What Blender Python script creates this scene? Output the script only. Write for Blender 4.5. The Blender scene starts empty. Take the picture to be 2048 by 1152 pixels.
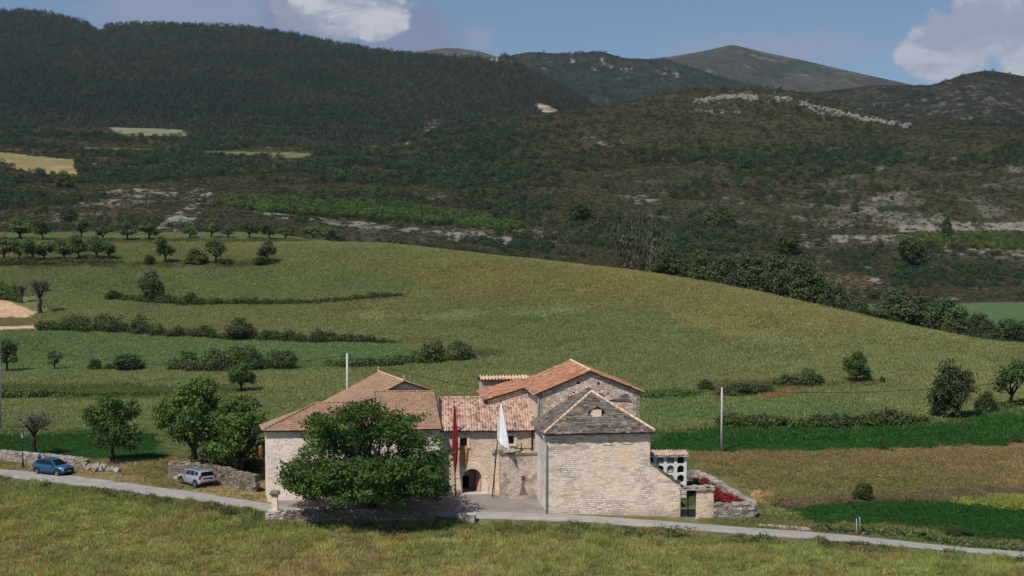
import bpy, bmesh, math, random
import numpy as np
from mathutils import Vector, Matrix

scene = bpy.context.scene
C = scene.collection
R = math.radians

# ------------------------------------------------------------------ camera, sky, sun, exposure
FPX = 2600.0            # focal length in pixels of the 2048 wide photograph
PITCH = R(2.33)         # camera looks down
H = 24.2                # camera height above the church forecourt
cam_data = bpy.data.cameras.new('camera')
cam = bpy.data.objects.new('camera', cam_data)
C.objects.link(cam)
cam.location = (0, 0, H)
cam.rotation_euler = (math.pi / 2 - PITCH, 0, 0)
cam_data.sensor_width = 36.0
cam_data.lens = 36.0 * FPX / 2048.0
cam_data.clip_start = 0.5
cam_data.clip_end = 30000
scene.camera = cam

SUN_EL, SUN_AZ = R(53), (-0.58, -0.815)      # the sun stands behind the camera's left shoulder
sd = bpy.data.lights.new('sun', 'SUN')
sd.energy = 4.2
sd.angle = R(0.5)
sd.color = (1.0, 0.955, 0.90)
sun = bpy.data.objects.new('sun', sd)
C.objects.link(sun)
sv = Vector((SUN_AZ[0] * math.cos(SUN_EL), SUN_AZ[1] * math.cos(SUN_EL), math.sin(SUN_EL)))
sun.rotation_euler = sv.to_track_quat('Z', 'Y').to_euler()
sun.location = sv * 300

scene.view_settings.view_transform = 'Standard'
scene.view_settings.look = 'None'
scene.view_settings.exposure = 0.0
scene.view_settings.gamma = 1.0
scene.view_settings.use_curve_mapping = False
scene.render.engine = 'CYCLES'
scene.cycles.max_bounces = 5
scene.cycles.diffuse_bounces = 2
scene.cycles.glossy_bounces = 2
scene.cycles.transmission_bounces = 3
scene.cycles.volume_bounces = 0
scene.cycles.transparent_max_bounces = 4


def S(r, g, b, k=1.0):
    """photo-like sRGB bytes to linear albedo"""
    out = []
    for v in (r, g, b):
        v /= 255.0
        out.append((v / 12.92 if v <= 0.04045 else ((v + 0.055) / 1.055) ** 2.4) * k)
    return tuple(out)


# ------------------------------------------------------------------ node helpers
class N:
    def __init__(self, tree):
        self.t = tree
        self.n = tree.nodes
        self.l = tree.links

    def new(self, kind, **kw):
        n = self.n.new(kind)
        for k, v in kw.items():
            setattr(n, k, v)
        return n

    def link(self, a, b):
        self.l.new(a, b)

    def setin(self, sock, v):
        if isinstance(v, bpy.types.NodeSocket):
            self.l.new(v, sock)
        elif v is not None:
            try:
                sock.default_value = v
            except Exception:
                sock.default_value = tuple(v) + (1.0,)

    def math(self, op, a, b=None, c=None, clamp=False):
        n = self.n.new('ShaderNodeMath')
        n.operation = op
        n.use_clamp = clamp
        for i, v in enumerate((a, b, c)):
            if v is not None:
                self.setin(n.inputs[i], v)
        return n.outputs[0]

    def mix(self, f, a, b, mode='MIX'):
        n = self.n.new('ShaderNodeMix')
        n.data_type = 'RGBA'
        n.blend_type = mode
        self.setin(n.inputs[0], f)
        self.setin(n.inputs[6], a if isinstance(a, bpy.types.NodeSocket) else tuple(a)[:3] + (1.0,))
        self.setin(n.inputs[7], b if isinstance(b, bpy.types.NodeSocket) else tuple(b)[:3] + (1.0,))
        return n.outputs[2]

    def ramp(self, f, stops, interp='LINEAR'):
        n = self.n.new('ShaderNodeValToRGB')
        n.color_ramp.interpolation = interp
        e = n.color_ramp.elements
        while len(e) < len(stops):
            e.new(0.5)
        for el, (p, c) in zip(e, stops):
            el.position = p
            el.color = (c, c, c, 1) if isinstance(c, (int, float)) else tuple(c)[:3] + (1,)
        self.l.new(f, n.inputs[0])
        return n.outputs[0]

    def smooth(self, v, lo, hi, a=0.0, b=1.0):
        n = self.n.new('ShaderNodeMapRange')
        n.interpolation_type = 'SMOOTHSTEP'
        self.setin(n.inputs[0], v)
        n.inputs[1].default_value = lo
        n.inputs[2].default_value = hi
        n.inputs[3].default_value = a
        n.inputs[4].default_value = b
        return n.outputs[0]

    def noise(self, vec, scale, detail=4, rough=0.55, dist=0.0):
        n = self.n.new('ShaderNodeTexNoise')
        if vec is not None:
            self.l.new(vec, n.inputs['Vector'])
        n.inputs['Scale'].default_value = scale
        n.inputs['Detail'].default_value = detail
        n.inputs['Roughness'].default_value = rough
        n.inputs['Distortion'].default_value = dist
        return n.outputs[0]

    def mapping(self, vec, scale=(1, 1, 1), loc=(0, 0, 0), rot=(0, 0, 0)):
        n = self.n.new('ShaderNodeMapping')
        self.l.new(vec, n.inputs[0])
        n.inputs[1].default_value = loc
        n.inputs[2].default_value = rot
        n.inputs[3].default_value = scale
        return n.outputs[0]

    def attr(self, name, kind='GEOMETRY'):
        n = self.n.new('ShaderNodeAttribute')
        n.attribute_type = kind
        n.attribute_name = name
        return n


def material(name):
    m = bpy.data.materials.new(name)
    m.use_nodes = True
    t = N(m.node_tree)
    b = m.node_tree.nodes['Principled BSDF']
    b.inputs['Roughness'].default_value = 0.9
    b.inputs['Specular IOR Level'].default_value = 0.2
    return m, t, b


def bump(t, b, h, strength=0.5, dist=0.05):
    n = t.new('ShaderNodeBump')
    n.inputs['Strength'].default_value = strength
    n.inputs['Distance'].default_value = dist
    t.link(h, n.inputs['Height'])
    t.link(n.outputs[0], b.inputs['Normal'])


# ------------------------------------------------------------------ world
w = bpy.data.worlds.new('World')
scene.world = w
w.use_nodes = True
t = N(w.node_tree)
for n in list(t.n):
    t.n.remove(n)
out = t.new('ShaderNodeOutputWorld')
bg = t.new('ShaderNodeBackground')
t.link(bg.outputs[0], out.inputs[0])
bg.inputs[1].default_value = 0.09
sky = t.new('ShaderNodeTexSky')
sky.sky_type = 'NISHITA'
sky.sun_disc = False
sky.sun_elevation = SUN_EL
sky.sun_rotation = math.atan2(SUN_AZ[0], SUN_AZ[1])
sky.air_density = 1.0
sky.dust_density = 0.4
sky.ozone_density = 3.0
sky.altitude = 600
tc = t.new('ShaderNodeTexCoord')
sep = t.new('ShaderNodeSeparateXYZ')
t.link(tc.outputs['Generated'], sep.inputs[0])
ay = t.math('MAXIMUM', sep.outputs[1], 0.02)
ca = t.math('DIVIDE', sep.outputs[0], ay)
ce = t.math('DIVIDE', sep.outputs[2], ay)


def sky_ae(X, Y):
    return (X - 1024) / FPX, math.tan(-PITCH - math.atan((Y - 576) / FPX))


comb = t.new('ShaderNodeCombineXYZ')
t.link(ca, comb.inputs[0])
t.link(ce, comb.inputs[1])
cn = t.noise(t.mapping(comb.outputs[0], (1, 1.35, 1)), 30, 10, 0.62, 0.25)
cn2 = t.noise(t.mapping(comb.outputs[0], (1, 1.7, 1), (3.1, 1.7, 0)), 19, 8, 0.62, 0.4)


def blob(X, Y, wx, wy):
    a, e = sky_ae(X, Y)
    da = t.math('DIVIDE', t.math('SUBTRACT', ca, a), wx / FPX)
    de = t.math('DIVIDE', t.math('SUBTRACT', ce, e), wy / FPX)
    r2 = t.math('ADD', t.math('MULTIPLY', da, da), t.math('MULTIPLY', de, de))
    return t.math('SUBTRACT', 1.0, t.math('SQRT', r2))


def union(items):
    u = items[0]
    for v in items[1:]:
        u = t.math('MAXIMUM', u, v)
    return u


def edge(u, amp, lo, hi):
    return t.smooth(t.math('ADD', u, t.math('MULTIPLY', t.math('SUBTRACT', cn, 0.5), amp)), lo, hi)


bright = edge(union([blob(680, 25, 105, 62), blob(600, 0, 70, 45), blob(750, 38, 72, 48), blob(700, -60, 190, 95)]), 1.9, -0.02, 0.24)
grey = edge(union([blob(810, 60, 125, 70), blob(570, 35, 60, 40), blob(860, 90, 70, 45)]), 1.3, -0.2, 0.6)
wisp = edge(union([blob(320, 5, 170, 60), blob(957, 78, 34, 28), blob(1560, 95, 240, 36), blob(430, 30, 200, 50)]), 1.4, -0.2, 0.6)
right = edge(union([blob(1900, 95, 100, 75), blob(1990, 55, 85, 75), blob(1830, 115, 50, 38), blob(2080, 100, 110, 90), blob(1960, 10, 70, 70), blob(1850, 90, 60, 50)]), 1.5, -0.02, 0.26)
# the sky away from the photograph's frame carries scattered cumulus too
skyc = t.mix(1.0, sky.outputs[0], (0.71, 0.79, 0.89), 'MULTIPLY')
SKYK = 1.0 / 0.09
c = t.mix(t.math('MULTIPLY', wisp, 0.62), skyc, tuple(v * SKYK for v in S(150, 158, 184)))
c = t.mix(t.math('MULTIPLY', grey, 0.72), c, tuple(v * SKYK for v in S(126, 136, 164)))
shade = t.smooth(cn2, 0.40, 0.62)
c = t.mix(t.math('MULTIPLY', bright, 0.9), c, t.mix(shade, tuple(v * SKYK for v in S(150, 156, 178)), tuple(v * SKYK for v in S(212, 212, 220))))
c = t.mix(t.math('MULTIPLY', right, 0.92), c, t.mix(shade, tuple(v * SKYK for v in S(158, 166, 188)), tuple(v * SKYK for v in S(196, 199, 210))))
t.link(c, bg.inputs[0])

# ------------------------------------------------------------------ projection helpers
SP, CP = math.sin(PITCH), math.cos(PITCH)


def drop(Y):
    return np.tan(PITCH + np.arctan((np.asarray(Y, float) - 576) / FPX))


def P(X, Y, d):
    z = H - d * float(drop(Y))
    c_ = d * CP + (H - z) * SP
    return Vector(((X - 1024) / FPX * c_, d, z))


def proj(x, y, z):
    c_ = y * CP + (H - z) * SP
    return 1024 + FPX * x / c_, 576 + FPX * ((H - z) * CP - y * SP) / c_


# ------------------------------------------------------------------ numpy noise
_rng = np.random.RandomState(7)
_LAT = _rng.rand(256, 256)


def vnoise(x, y, s, seed=0):
    x = np.asarray(x) / s + seed * 17.31
    y = np.asarray(y) / s + seed * 9.77
    xi, yi = np.floor(x).astype(int), np.floor(y).astype(int)
    fx, fy = x - xi, y - yi
    fx, fy = fx * fx * (3 - 2 * fx), fy * fy * (3 - 2 * fy)
    g = lambda i, j: _LAT[(xi + i) % 256, (yi + j) % 256]
    return (g(0, 0) * (1 - fx) + g(1, 0) * fx) * (1 - fy) + (g(0, 1) * (1 - fx) + g(1, 1) * fx) * fy


def fbm(x, y, s, seed=0, oct=4, gain=0.5):
    r, a, tot = 0, 1.0, 0
    for k in range(oct):
        r = r + a * vnoise(x, y, s / 2 ** k, seed + k * 3)
        tot += a
        a *= gain
    return r / tot


def sstep(v, lo, hi):
    q = np.clip((v - lo) / (hi - lo), 0, 1)
    return q * q * (3 - 2 * q)


def pchip(xs, ys, q):
    xs, ys = np.asarray(xs, float), np.asarray(ys, float)
    h = np.diff(xs)
    m = np.diff(ys) / h
    dd = np.zeros(len(xs))
    for i in range(1, len(xs) - 1):
        if m[i - 1] * m[i] > 0:
            w1, w2 = 2 * h[i] + h[i - 1], h[i] + 2 * h[i - 1]
            dd[i] = (w1 + w2) / (w1 / m[i - 1] + w2 / m[i])
    dd[0], dd[-1] = m[0], m[-1]
    q = np.clip(q, xs[0], xs[-1])
    k = np.clip(np.searchsorted(xs, q, side='right') - 1, 0, len(xs) - 2)
    s = (q - xs[k]) / h[k]
    return ((1 + 2 * s) * (1 - s) ** 2 * ys[k] + s * (1 - s) ** 2 * h[k] * dd[k]
            + s * s * (3 - 2 * s) * ys[k + 1] + s * s * (s - 1) * h[k] * dd[k + 1])


# ------------------------------------------------------------------ objects
def link(o, parent=None):
    C.objects.link(o)
    if parent is not None:
        o.parent = parent
    return o


def tag(o, label=None, cat=None, group=None, kind=None):
    for k, v in (('label', label), ('category', cat), ('group', group), ('kind', kind)):
        if v:
            o[k] = v
    return o


def thing(name, label, cat, loc=(0, 0, 0), group=None, rz=0.0, scale=None):
    o = bpy.data.objects.new(name, None)
    o.empty_display_size = 0.3
    link(o)
    o.location = loc
    o.rotation_euler = (0, 0, rz)
    if scale is not None:
        o.scale = scale
    return tag(o, label, cat, group)


def mesh_np(name, verts, quads=None, tris=None, mats=(), tone=None, smooth=False, col=None):
    """mesh from numpy arrays"""
    me = bpy.data.meshes.new(name)
    verts = np.asarray(verts, np.float32)
    me.vertices.add(len(verts))
    me.vertices.foreach_set('co', verts.ravel())
    loops, starts = [], []
    n = 0
    for f, k in ((quads, 4), (tris, 3)):
        if f is not None and len(f):
            f = np.asarray(f, np.int32)
            loops.append(f.ravel())
            starts.append(n + np.arange(len(f)) * k)
            n += f.size
    loops, starts = np.concatenate(loops), np.concatenate(starts)
    me.loops.add(n)
    me.loops.foreach_set('vertex_index', loops.astype(np.int32))
    me.polygons.add(len(starts))
    me.polygons.foreach_set('loop_start', starts.astype(np.int32))
    if smooth:
        me.polygons.foreach_set('use_smooth', np.ones(len(starts), bool))
    for m in mats:
        me.materials.append(m)
    if tone is not None:
        a = me.attributes.new('tone', 'FLOAT', 'POINT')
        a.data.foreach_set('value', np.asarray(tone, np.float32))
    if col is not None:
        a = me.attributes.new('Col', 'FLOAT_COLOR', 'POINT')
        cc = np.ones((len(verts), 4), np.float32)
        cc[:, :3] = col
        a.data.foreach_set('color', cc.ravel())
    me.update(calc_edges=True)
    me.validate()
    return me


class MB:
    """collects faces in world (or local) coordinates, then links them as one mesh"""

    def __init__(self):
        self.v, self.f, self.m, self.t, self.s = [], [], [], [], []

    def add(self, vs, fs, mat=0, tone=0.5, smooth=False):
        o = len(self.v)
        self.v += [tuple(p) for p in vs]
        self.t += [tone] * len(vs)
        for f in fs:
            self.f.append([o + i for i in f])
            self.m.append(mat)
            self.s.append(smooth)
        return o

    def poly(self, pts, mat=0, tone=0.5):
        self.add(pts, [list(range(len(pts)))], mat, tone)

    def box(self, c, size, ax=None, mat=0, tone=0.5, jit=0.0, rng=None, taper=1.0):
        ex, ey, ez = ax if ax else (Vector((1, 0, 0)), Vector((0, 1, 0)), Vector((0, 0, 1)))
        c = Vector(c)
        vs = []
        for k in (-1, 1):
            tp = taper if k > 0 else 1.0
            for j in (-1, 1):
                for i in (-1, 1):
                    p = c + ex * (i * size[0] / 2 * tp) + ey * (j * size[1] / 2 * tp) + ez * (k * size[2] / 2)
                    if jit:
                        p = p + Vector((rng.uniform(-1, 1), rng.uniform(-1, 1), rng.uniform(-1, 1))) * jit
                    vs.append(p)
        self.add(vs, [(0, 2, 3, 1), (4, 5, 7, 6), (0, 1, 5, 4), (2, 6, 7, 3), (0, 4, 6, 2), (1, 3, 7, 5)], mat, tone)

    def prism(self, pts, vec, mat=0, tone=0.5):
        """planar polygon extruded along vec"""
        n = len(pts)
        a = [Vector(p) for p in pts]
        b = [p + Vector(vec) for p in a]
        fs = [list(range(n - 1, -1, -1)), list(range(n, 2 * n))]
        fs += [(i, (i + 1) % n, n + (i + 1) % n, n + i) for i in range(n)]
        self.add(a + b, fs, mat, tone)

    def tube(self, pts, rad, n=8, mat=0, tone=0.5, cap=True, smooth=True):
        pts = [Vector(p) for p in pts]
        rad = rad if isinstance(rad, (list, tuple)) else [rad] * len(pts)
        vs, fs = [], []
        up = Vector((0.31, 0.17, 0.93))
        for i, p in enumerate(pts):
            d = (pts[min(i + 1, len(pts) - 1)] - pts[max(i - 1, 0)])
            d = d.normalized() if d.length > 1e-9 else Vector((0, 0, 1))
            a = d.cross(up if abs(d.dot(up)) < 0.95 else Vector((1, 0, 0))).normalized()
            b = d.cross(a)
            for k in range(n):
                an = 2 * math.pi * k / n
                vs.append(p + (a * math.cos(an) + b * math.sin(an)) * rad[i])
        for i in range(len(pts) - 1):
            for k in range(n):
                fs.append((i * n + k, i * n + (k + 1) % n, (i + 1) * n + (k + 1) % n, (i + 1) * n + k))
        if cap:
            fs.append(tuple(range(n - 1, -1, -1)))
            fs.append(tuple((len(pts) - 1) * n + k for k in range(n)))
        self.add(vs, fs, mat, tone, smooth)

    def lathe(self, prof, c=(0, 0, 0), n=16, axis='Z', mat=0, tone=0.5, smooth=True):
        vs, fs = [], []
        c = Vector(c)
        for r, z in prof:
            for k in range(n):
                an = 2 * math.pi * k / n
                p = (r * math.cos(an), r * math.sin(an), z) if axis == 'Z' else (r * math.cos(an), z, r * math.sin(an))
                vs.append(c + Vector(p))
        for i in range(len(prof) - 1):
            for k in range(n):
                fs.append((i * n + k, i * n + (k + 1) % n, (i + 1) * n + (k + 1) % n, (i + 1) * n + k))
        self.add(vs, fs, mat, tone, smooth)

    def mesh(self, name, mats, base=(0, 0, 0)):
        me = bpy.data.meshes.new(name)
        b = Vector(base)
        me.from_pydata([tuple(Vector(p) - b) for p in self.v], [], self.f)
        for m in (mats if isinstance(mats, (list, tuple)) else [mats]):
            me.materials.append(m)
        me.polygons.foreach_set('material_index', self.m)
        me.polygons.foreach_set('use_smooth', self.s)
        a = me.attributes.new('tone', 'FLOAT', 'POINT')
        a.data.foreach_set('value', self.t)
        bm = bmesh.new()
        bm.from_mesh(me)
        bmesh.ops.recalc_face_normals(bm, faces=bm.faces)
        bm.to_mesh(me)
        bm.free()
        me.update()
        return me

    def build(self, name, mats, parent=None, base=None):
        """base: the world point of the root the part hangs under (root has no rotation)"""
        if base is None:
            p, base = parent, Vector((0, 0, 0))
            while p is not None:
                base = base + Vector(p.location)
                p = p.parent
        o = bpy.data.objects.new(name, self.mesh(name, mats, base))
        return link(o, parent)

# ------------------------------------------------------------------ terrain (polar grid seen from the drone's place, real heights)
# every station: (photo column, distance, height or ('Y', photo row))
def _st(*rows):
    return [(X, d, z if not isinstance(z, tuple) else H - d * float(drop(z[0]))) for X, d, z in rows]


Y_ = lambda v: (v,)
ST = [
    _st((0, 40, -3.2), (2048, 40, -3.2)),
    _st((0, 75, -2.3), (2048, 75, -2.2)),
    _st((-400, 97, Y_(1150)), (0, 97, Y_(1152)), (2048, 96, Y_(1156)), (2450, 92, Y_(1190))),
    _st((-400, 131, -.1), (0, 122, -.15), (300, 116, -.45), (540, 111, -.9), (950, 109.5, -1.1), (1100, 109, -1.05), (1400, 107.5, -1.35), (1700, 105, -1.6), (1975, 102, -1.75), (2450, 96, -1.9)),
    _st((-400, 138, .4), (0, 127, .26), (300, 119.5, 0), (540, 113, -.45), (950, 111.5, -.5), (1100, 111, -.5), (1400, 110, -1.1), (1700, 107, -1.35), (1975, 104, -1.6), (2450, 98, -1.8)),
    _st((-400, 143, .5), (0, 131.5, .38), (150, 128, .3), (340, 123, .1), (540, 118, -.1), (950, 114, -.15), (1100, 113.3, -.2), (1400, 113, -1.0), (1700, 110, -1.35), (1975, 106, -1.6), (2450, 100, -1.8)),
    _st((-400, 150, .7), (0, 137, .5), (340, 128, .3), (540, 124, .05), (900, 122, .05), (1100, 121, -.2), (1300, 119.5, -.6), (1500, 118, -1.1), (1700, 114, -1.4), (1975, 110.5, -1.7), (2450, 105, -2.0)),
    _st((-400, 165, .3), (0, 158, .2), (312, 152, .2), (540, 146, .2), (1100, 136, .0), (1400, 126, -.7), (1570, 122, -1.05), (2048, 123, -.8), (2450, 122, -.8)),
    _st((-400, 205, .6), (0, 195, .4), (512, 170, .4), (1024, 154, .0), (1400, 147, -.45), (2048, 152, -.2), (2450, 155, 0)),
    _st((-400, 230, 1.4), (0, 220, 1.0), (512, 216, 1.1), (1024, 200, 1.1), (1300, 166, .15), (1450, 163, .1), (1850, 164, .4), (2048, 172, 1.0), (2450, 175, 2.0)),
    _st((-400, 270, 5), (0, 265, Y_(665)), (512, 255, Y_(690)), (1024, 245, Y_(700)), (1300, 192, Y_(790)), (1650, 198, Y_(765)), (2048, 199, Y_(760)), (2450, 200, 3)),
    _st((-400, 305, 9), (0, 303, Y_(605)), (512, 302, Y_(605)), (800, 304, Y_(590)), (1024, 290, Y_(600)), (1300, 257, Y_(650)), (1700, 234, Y_(690)), (2048, 227, Y_(712)), (2450, 212, 3.6)),
    _st((-400, 345, 16), (0, 345, Y_(530)), (512, 358, Y_(507)), (700, 371, Y_(488)), (1024, 345, Y_(517)), (1300, 318, Y_(548)), (1500, 295, Y_(583)), (1700, 268, Y_(628)), (2048, 240, Y_(692)), (2450, 222, 4.0)),
    _st((-400, 385, 22), (0, 385, Y_(482)), (512, 396, Y_(476)), (640, 405, 22.2), (760, 400, 17), (1024, 380, 12), (1300, 352, 9), (1700, 302, 3.0), (2048, 274, 1.2), (2450, 256, 1)),
    _st((-400, 425, 25), (0, 425, Y_(466)), (512, 430, Y_(464)), (700, 440, 19), (1024, 440, 15.5), (1300, 420, 11.5), (1700, 385, Y_(608)), (2048, 385, Y_(605)), (2450, 385, 4)),
    _st((-400, 480, 29), (0, 480, Y_(442)), (512, 490, Y_(440)), (700, 500, Y_(458)), (1024, 510, Y_(472)), (1300, 500, Y_(505)), (1700, 475, Y_(548)), (2048, 475, Y_(548)), (2450, 475, 11)),
    _st((-400, 590, 44), (0, 590, Y_(388)), (512, 600, Y_(398)), (1024, 620, Y_(420)), (1536, 610, Y_(462)), (2048, 600, Y_(462)), (2450, 600, 27)),
    _st((-400, 800, 68), (0, 800, Y_(332)), (512, 820, Y_(332)), (1024, 850, Y_(330)), (1300, 790, Y_(350)), (1536, 760, Y_(368)), (2048, 765, Y_(348)), (2450, 765, 62)),
    _st((-400, 1000, 92), (0, 1000, Y_(292)), (512, 1050, Y_(302)), (700, 1050, Y_(303)), (900, 1050, Y_(270)), (1024, 1050, Y_(262)), (1300, 1050, Y_(230)), (1490, 1050, Y_(214)), (1700, 1020, Y_(242)), (1900, 990, Y_(275)), (2048, 980, Y_(272)), (2450, 980, 98)),
    _st((-400, 1350, 130), (0, 1350, Y_(252)), (512, 1350, Y_(264)), (700, 1280, Y_(288)), (800, 1200, Y_(286)), (860, 1200, Y_(246)), (1024, 1200, Y_(236)), (1200, 1200, Y_(217)), (1300, 1200, Y_(201)), (1400, 1200, Y_(188)), (1490, 1200, Y_(184)), (1570, 1190, Y_(188)), (1700, 1170, Y_(222)), (1830, 1120, Y_(260)), (2048, 1100, Y_(255)), (2450, 1100, 118)),
    _st((-400, 1550, 136), (0, 1550, 150), (512, 1550, 140), (700, 1500, 112), (1024, 1480, 90), (2450, 1450, 80)),
    _st((0, 2100, 100), (2048, 2100, 60)),
]
NT, ND = 900, 960
TS = np.linspace(-0.60, 0.60, NT)
DS = np.exp(np.linspace(math.log(42), math.log(2000), ND))
XC = 1024 + FPX * TS
Zg = np.zeros((ND, NT))
_sd, _sz = [], []
for st in ST:
    st = sorted(st)
    xs = [s[0] for s in st]
    q = np.clip(XC, xs[0], xs[-1])
    _sd.append(pchip(xs, [s[1] for s in st], q) if len(xs) > 2 else np.interp(q, xs, [s[1] for s in st]))
    _sz.append(pchip(xs, [s[2] for s in st], q) if len(xs) > 2 else np.interp(q, xs, [s[2] for s in st]))
_sd, _sz = np.array(_sd), np.array(_sz)
for j in range(NT):
    Zg[:, j] = pchip(_sd[:, j], _sz[:, j], DS)
# soften creases along the columns
for _ in range(6):
    Zg[:, 1:-1] = (Zg[:, :-2] + 2 * Zg[:, 1:-1] + Zg[:, 2:]) / 4
TT, DD = np.meshgrid(TS, DS)
GX, GY = TT * DD, DD
K_CREST = np.interp(TS, TS, _sd[12])
KC = np.broadcast_to(K_CREST, (ND, NT))
# rougher country beyond the fields
_w = sstep(DD, 400, 700)
Zg += _w * ((fbm(GX, GY, 160, 3, 5) - 0.5) * 16 + (fbm(GX, GY, 30, 5, 3) - 0.5) * 5) * sstep(1500 - DD, 0, 250)
Zg += (fbm(GX, GY, 6, 9, 3) - 0.5) * 0.18 * (DD < 500)


def zground(x, y):
    x, y = np.asarray(x, float), np.asarray(y, float)
    fi = np.interp(y, DS, np.arange(ND))
    fj = np.interp(x / np.maximum(y, 1), TS, np.arange(NT))
    i, j = np.minimum(fi.astype(int), ND - 2), np.minimum(fj.astype(int), NT - 2)
    a, b = fi - i, fj - j
    return (Zg[i, j] * (1 - a) + Zg[i + 1, j] * a) * (1 - b) + (Zg[i, j + 1] * (1 - a) + Zg[i + 1, j + 1] * a) * b


def crest(x, y):
    return np.interp(np.asarray(x) / np.asarray(y), TS, K_CREST)


_dm = np.exp(np.linspace(math.log(60), math.log(1500), 6000))


def ground_at(X, d):
    """world point of the ground in photo column X at distance d"""
    x = (X - 1024) / FPX * d
    for _ in range(3):
        z = float(zground(x, d))
        x = (X - 1024) / FPX * (d * CP + (H - z) * SP)
    return Vector((x, d, float(zground(x, d))))


def hit(X, Y):
    """first ground point seen through photo pixel X, Y"""
    dr = float(drop(Y))
    zr = H - _dm * dr
    x = (X - 1024) / FPX * (_dm * CP + (H - zr) * SP)
    below = np.nonzero(zground(x, _dm) >= zr)[0]
    k = below[0] if len(below) else len(_dm) - 1
    return Vector((x[k], _dm[k], float(zground(x[k], _dm[k]))))


# ------------------------------------------------------------------ land cover: what grows or lies where (albedo per place on the ground)
PX, PY = proj(GX, GY, Zg)
n1 = fbm(GX, GY, 14, 1, 4)
n2 = fbm(GX, GY, 45, 2, 4)
n3 = fbm(GX, GY, 4.5, 3, 3)
WX = PX + (fbm(GX, GY, 5, 11, 3) - .5) * 9 + (fbm(GX, GY, 25, 12, 2) - .5) * 10
WY = PY + (fbm(GX, GY, 5, 13, 3) - .5) * 4 + (fbm(GX, GY, 25, 14, 2) - .5) * 4


def inpoly(poly, dmin=0, dmax=1e9, X=None, Y=None):
    X = WX if X is None else X
    Y = WY if Y is None else Y
    r = np.zeros(X.shape, bool)
    p = poly
    for (x0, y0), (x1, y1) in zip(p, p[1:] + p[:1]):
        if y0 == y1:
            continue
        c_ = ((y0 > Y) != (y1 > Y)) & (X < (x1 - x0) * (Y - y0) / (y1 - y0) + x0)
        r ^= c_
    return r & (DD >= dmin) & (DD <= dmax)


def lin3(a, b, f):
    return np.asarray(a) * (1 - f[..., None]) + np.asarray(b) * f[..., None]


def put(col, mask, c_):
    col[mask] = np.asarray(c_)[mask] if np.ndim(c_) == 3 else c_


n5 = fbm(GX, GY, 9, 51, 4)
olive = lin3(S(101, 107, 68), S(113, 111, 71), sstep(n2, .3, .65))
olive = lin3(olive, S(99, 108, 72), sstep(n1, .5, .75) * .6)
GC = olive.copy()
# golden brown swathe across the big field
g = np.exp(-((PX - 1130) / 330) ** 2 - ((PY - 565) / 42) ** 2) + .7 * np.exp(-((PX - 1500) / 260) ** 2 - ((PY - 640) / 40) ** 2)
GC = lin3(GC, S(125, 112, 68), np.clip(g * (0.2 + 1.0 * n1), 0, .7))
# near meadow
road_near = np.interp(XC, [s[0] for s in ST[4]], [s[1] for s in ST[4]])
mead = lin3(S(105, 107, 60), S(117, 109, 69), sstep(n1, .3, .7))
mead = lin3(mead, S(92, 104, 52), sstep(fbm(GX, GY, 5, 21, 3), .5, .72) * .55)
mead = lin3(mead, S(116, 94, 68), sstep(fbm(GX, GY, 3.5, 22, 3), .6, .8) * .4)
put(GC, DD < road_near[None, :] + 1, mead)
bank = np.broadcast_to((road_near)[None, :], DD.shape)
put(GC, (DD < bank + .5) & (DD > bank - 1.6 - 2.5 * n1), lin3(S(90, 98, 56), S(108, 104, 68), n3))
road_far = np.interp(XC, [s[0] for s in ST[5]], [s[1] for s in ST[5]])
# dry verge where the cars stand
dry = lin3(S(138, 122, 88), S(112, 104, 66), sstep(n3, .35, .65))
put(GC, (DD > road_far[None, :] - .5) & (DD < 137) & (PX < 560) & (PY > 905), dry)
put(GC, (DD > road_far[None, :] - .5) & (DD < 117) & (PX > 1400), lin3(S(84, 92, 48), S(108, 98, 66), sstep(n3, .3, .7)))
deep = lin3(S(38, 70, 28), S(48, 80, 35), n1)
put(GC, inpoly([(-600, 868), (0, 868), (312, 864), (335, 920), (225, 924), (0, 914), (-600, 905)], 134, 175), deep)
put(GC, inpoly([(-600, 770), (500, 775), (520, 790), (300, 800), (-600, 800)], 170, 220), lin3(S(86, 92, 54), S(70, 84, 44), n1))
bluegreen = lin3(S(88, 104, 64), S(98, 111, 72), n1)
put(GC, inpoly([(-600, 668), (75, 665), (300, 672), (700, 690), (840, 702), (835, 735), (600, 742), (300, 744), (-600, 746)], 200, 280), bluegreen)
f = sstep(n2, .3, .6) * .75
blue2 = lin3(GC, S(98, 111, 72), f)
put(GC, inpoly([(150, 540), (600, 535), (830, 560), (840, 585), (600, 602), (340, 607), (120, 592), (40, 560)], 280, 360), blue2)
put(GC, inpoly([(820, 600), (1300, 620), (1500, 700), (1400, 770), (1000, 760), (900, 680)], 180, 310), lin3(GC, S(90, 106, 66), sstep(n2, .4, .65) * .8))
put(GC, inpoly([(700, 626), (900, 630), (1240, 609), (1240, 619), (900, 642), (700, 636)], 200, 330), lin3(GC, S(130, 128, 94), .35 + n3 * .6))
# bare earth bank and the track at the left
earth = lin3(S(205, 172, 138), S(180, 146, 112), n3)
put(GC, inpoly([(-600, 585), (0, 597), (88, 630), (86, 634), (-600, 634)], 200, 340), earth)
put(GC, inpoly([(-600, 634), (95, 634), (90, 668), (-600, 668)], 200, 320), lin3(S(78, 84, 50), S(104, 86, 62), n1))
put(GC, inpoly([(-600, 654), (0, 653), (72, 650), (73, 656), (0, 659), (-600, 661)], 200, 320), S(190, 165, 138))
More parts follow.
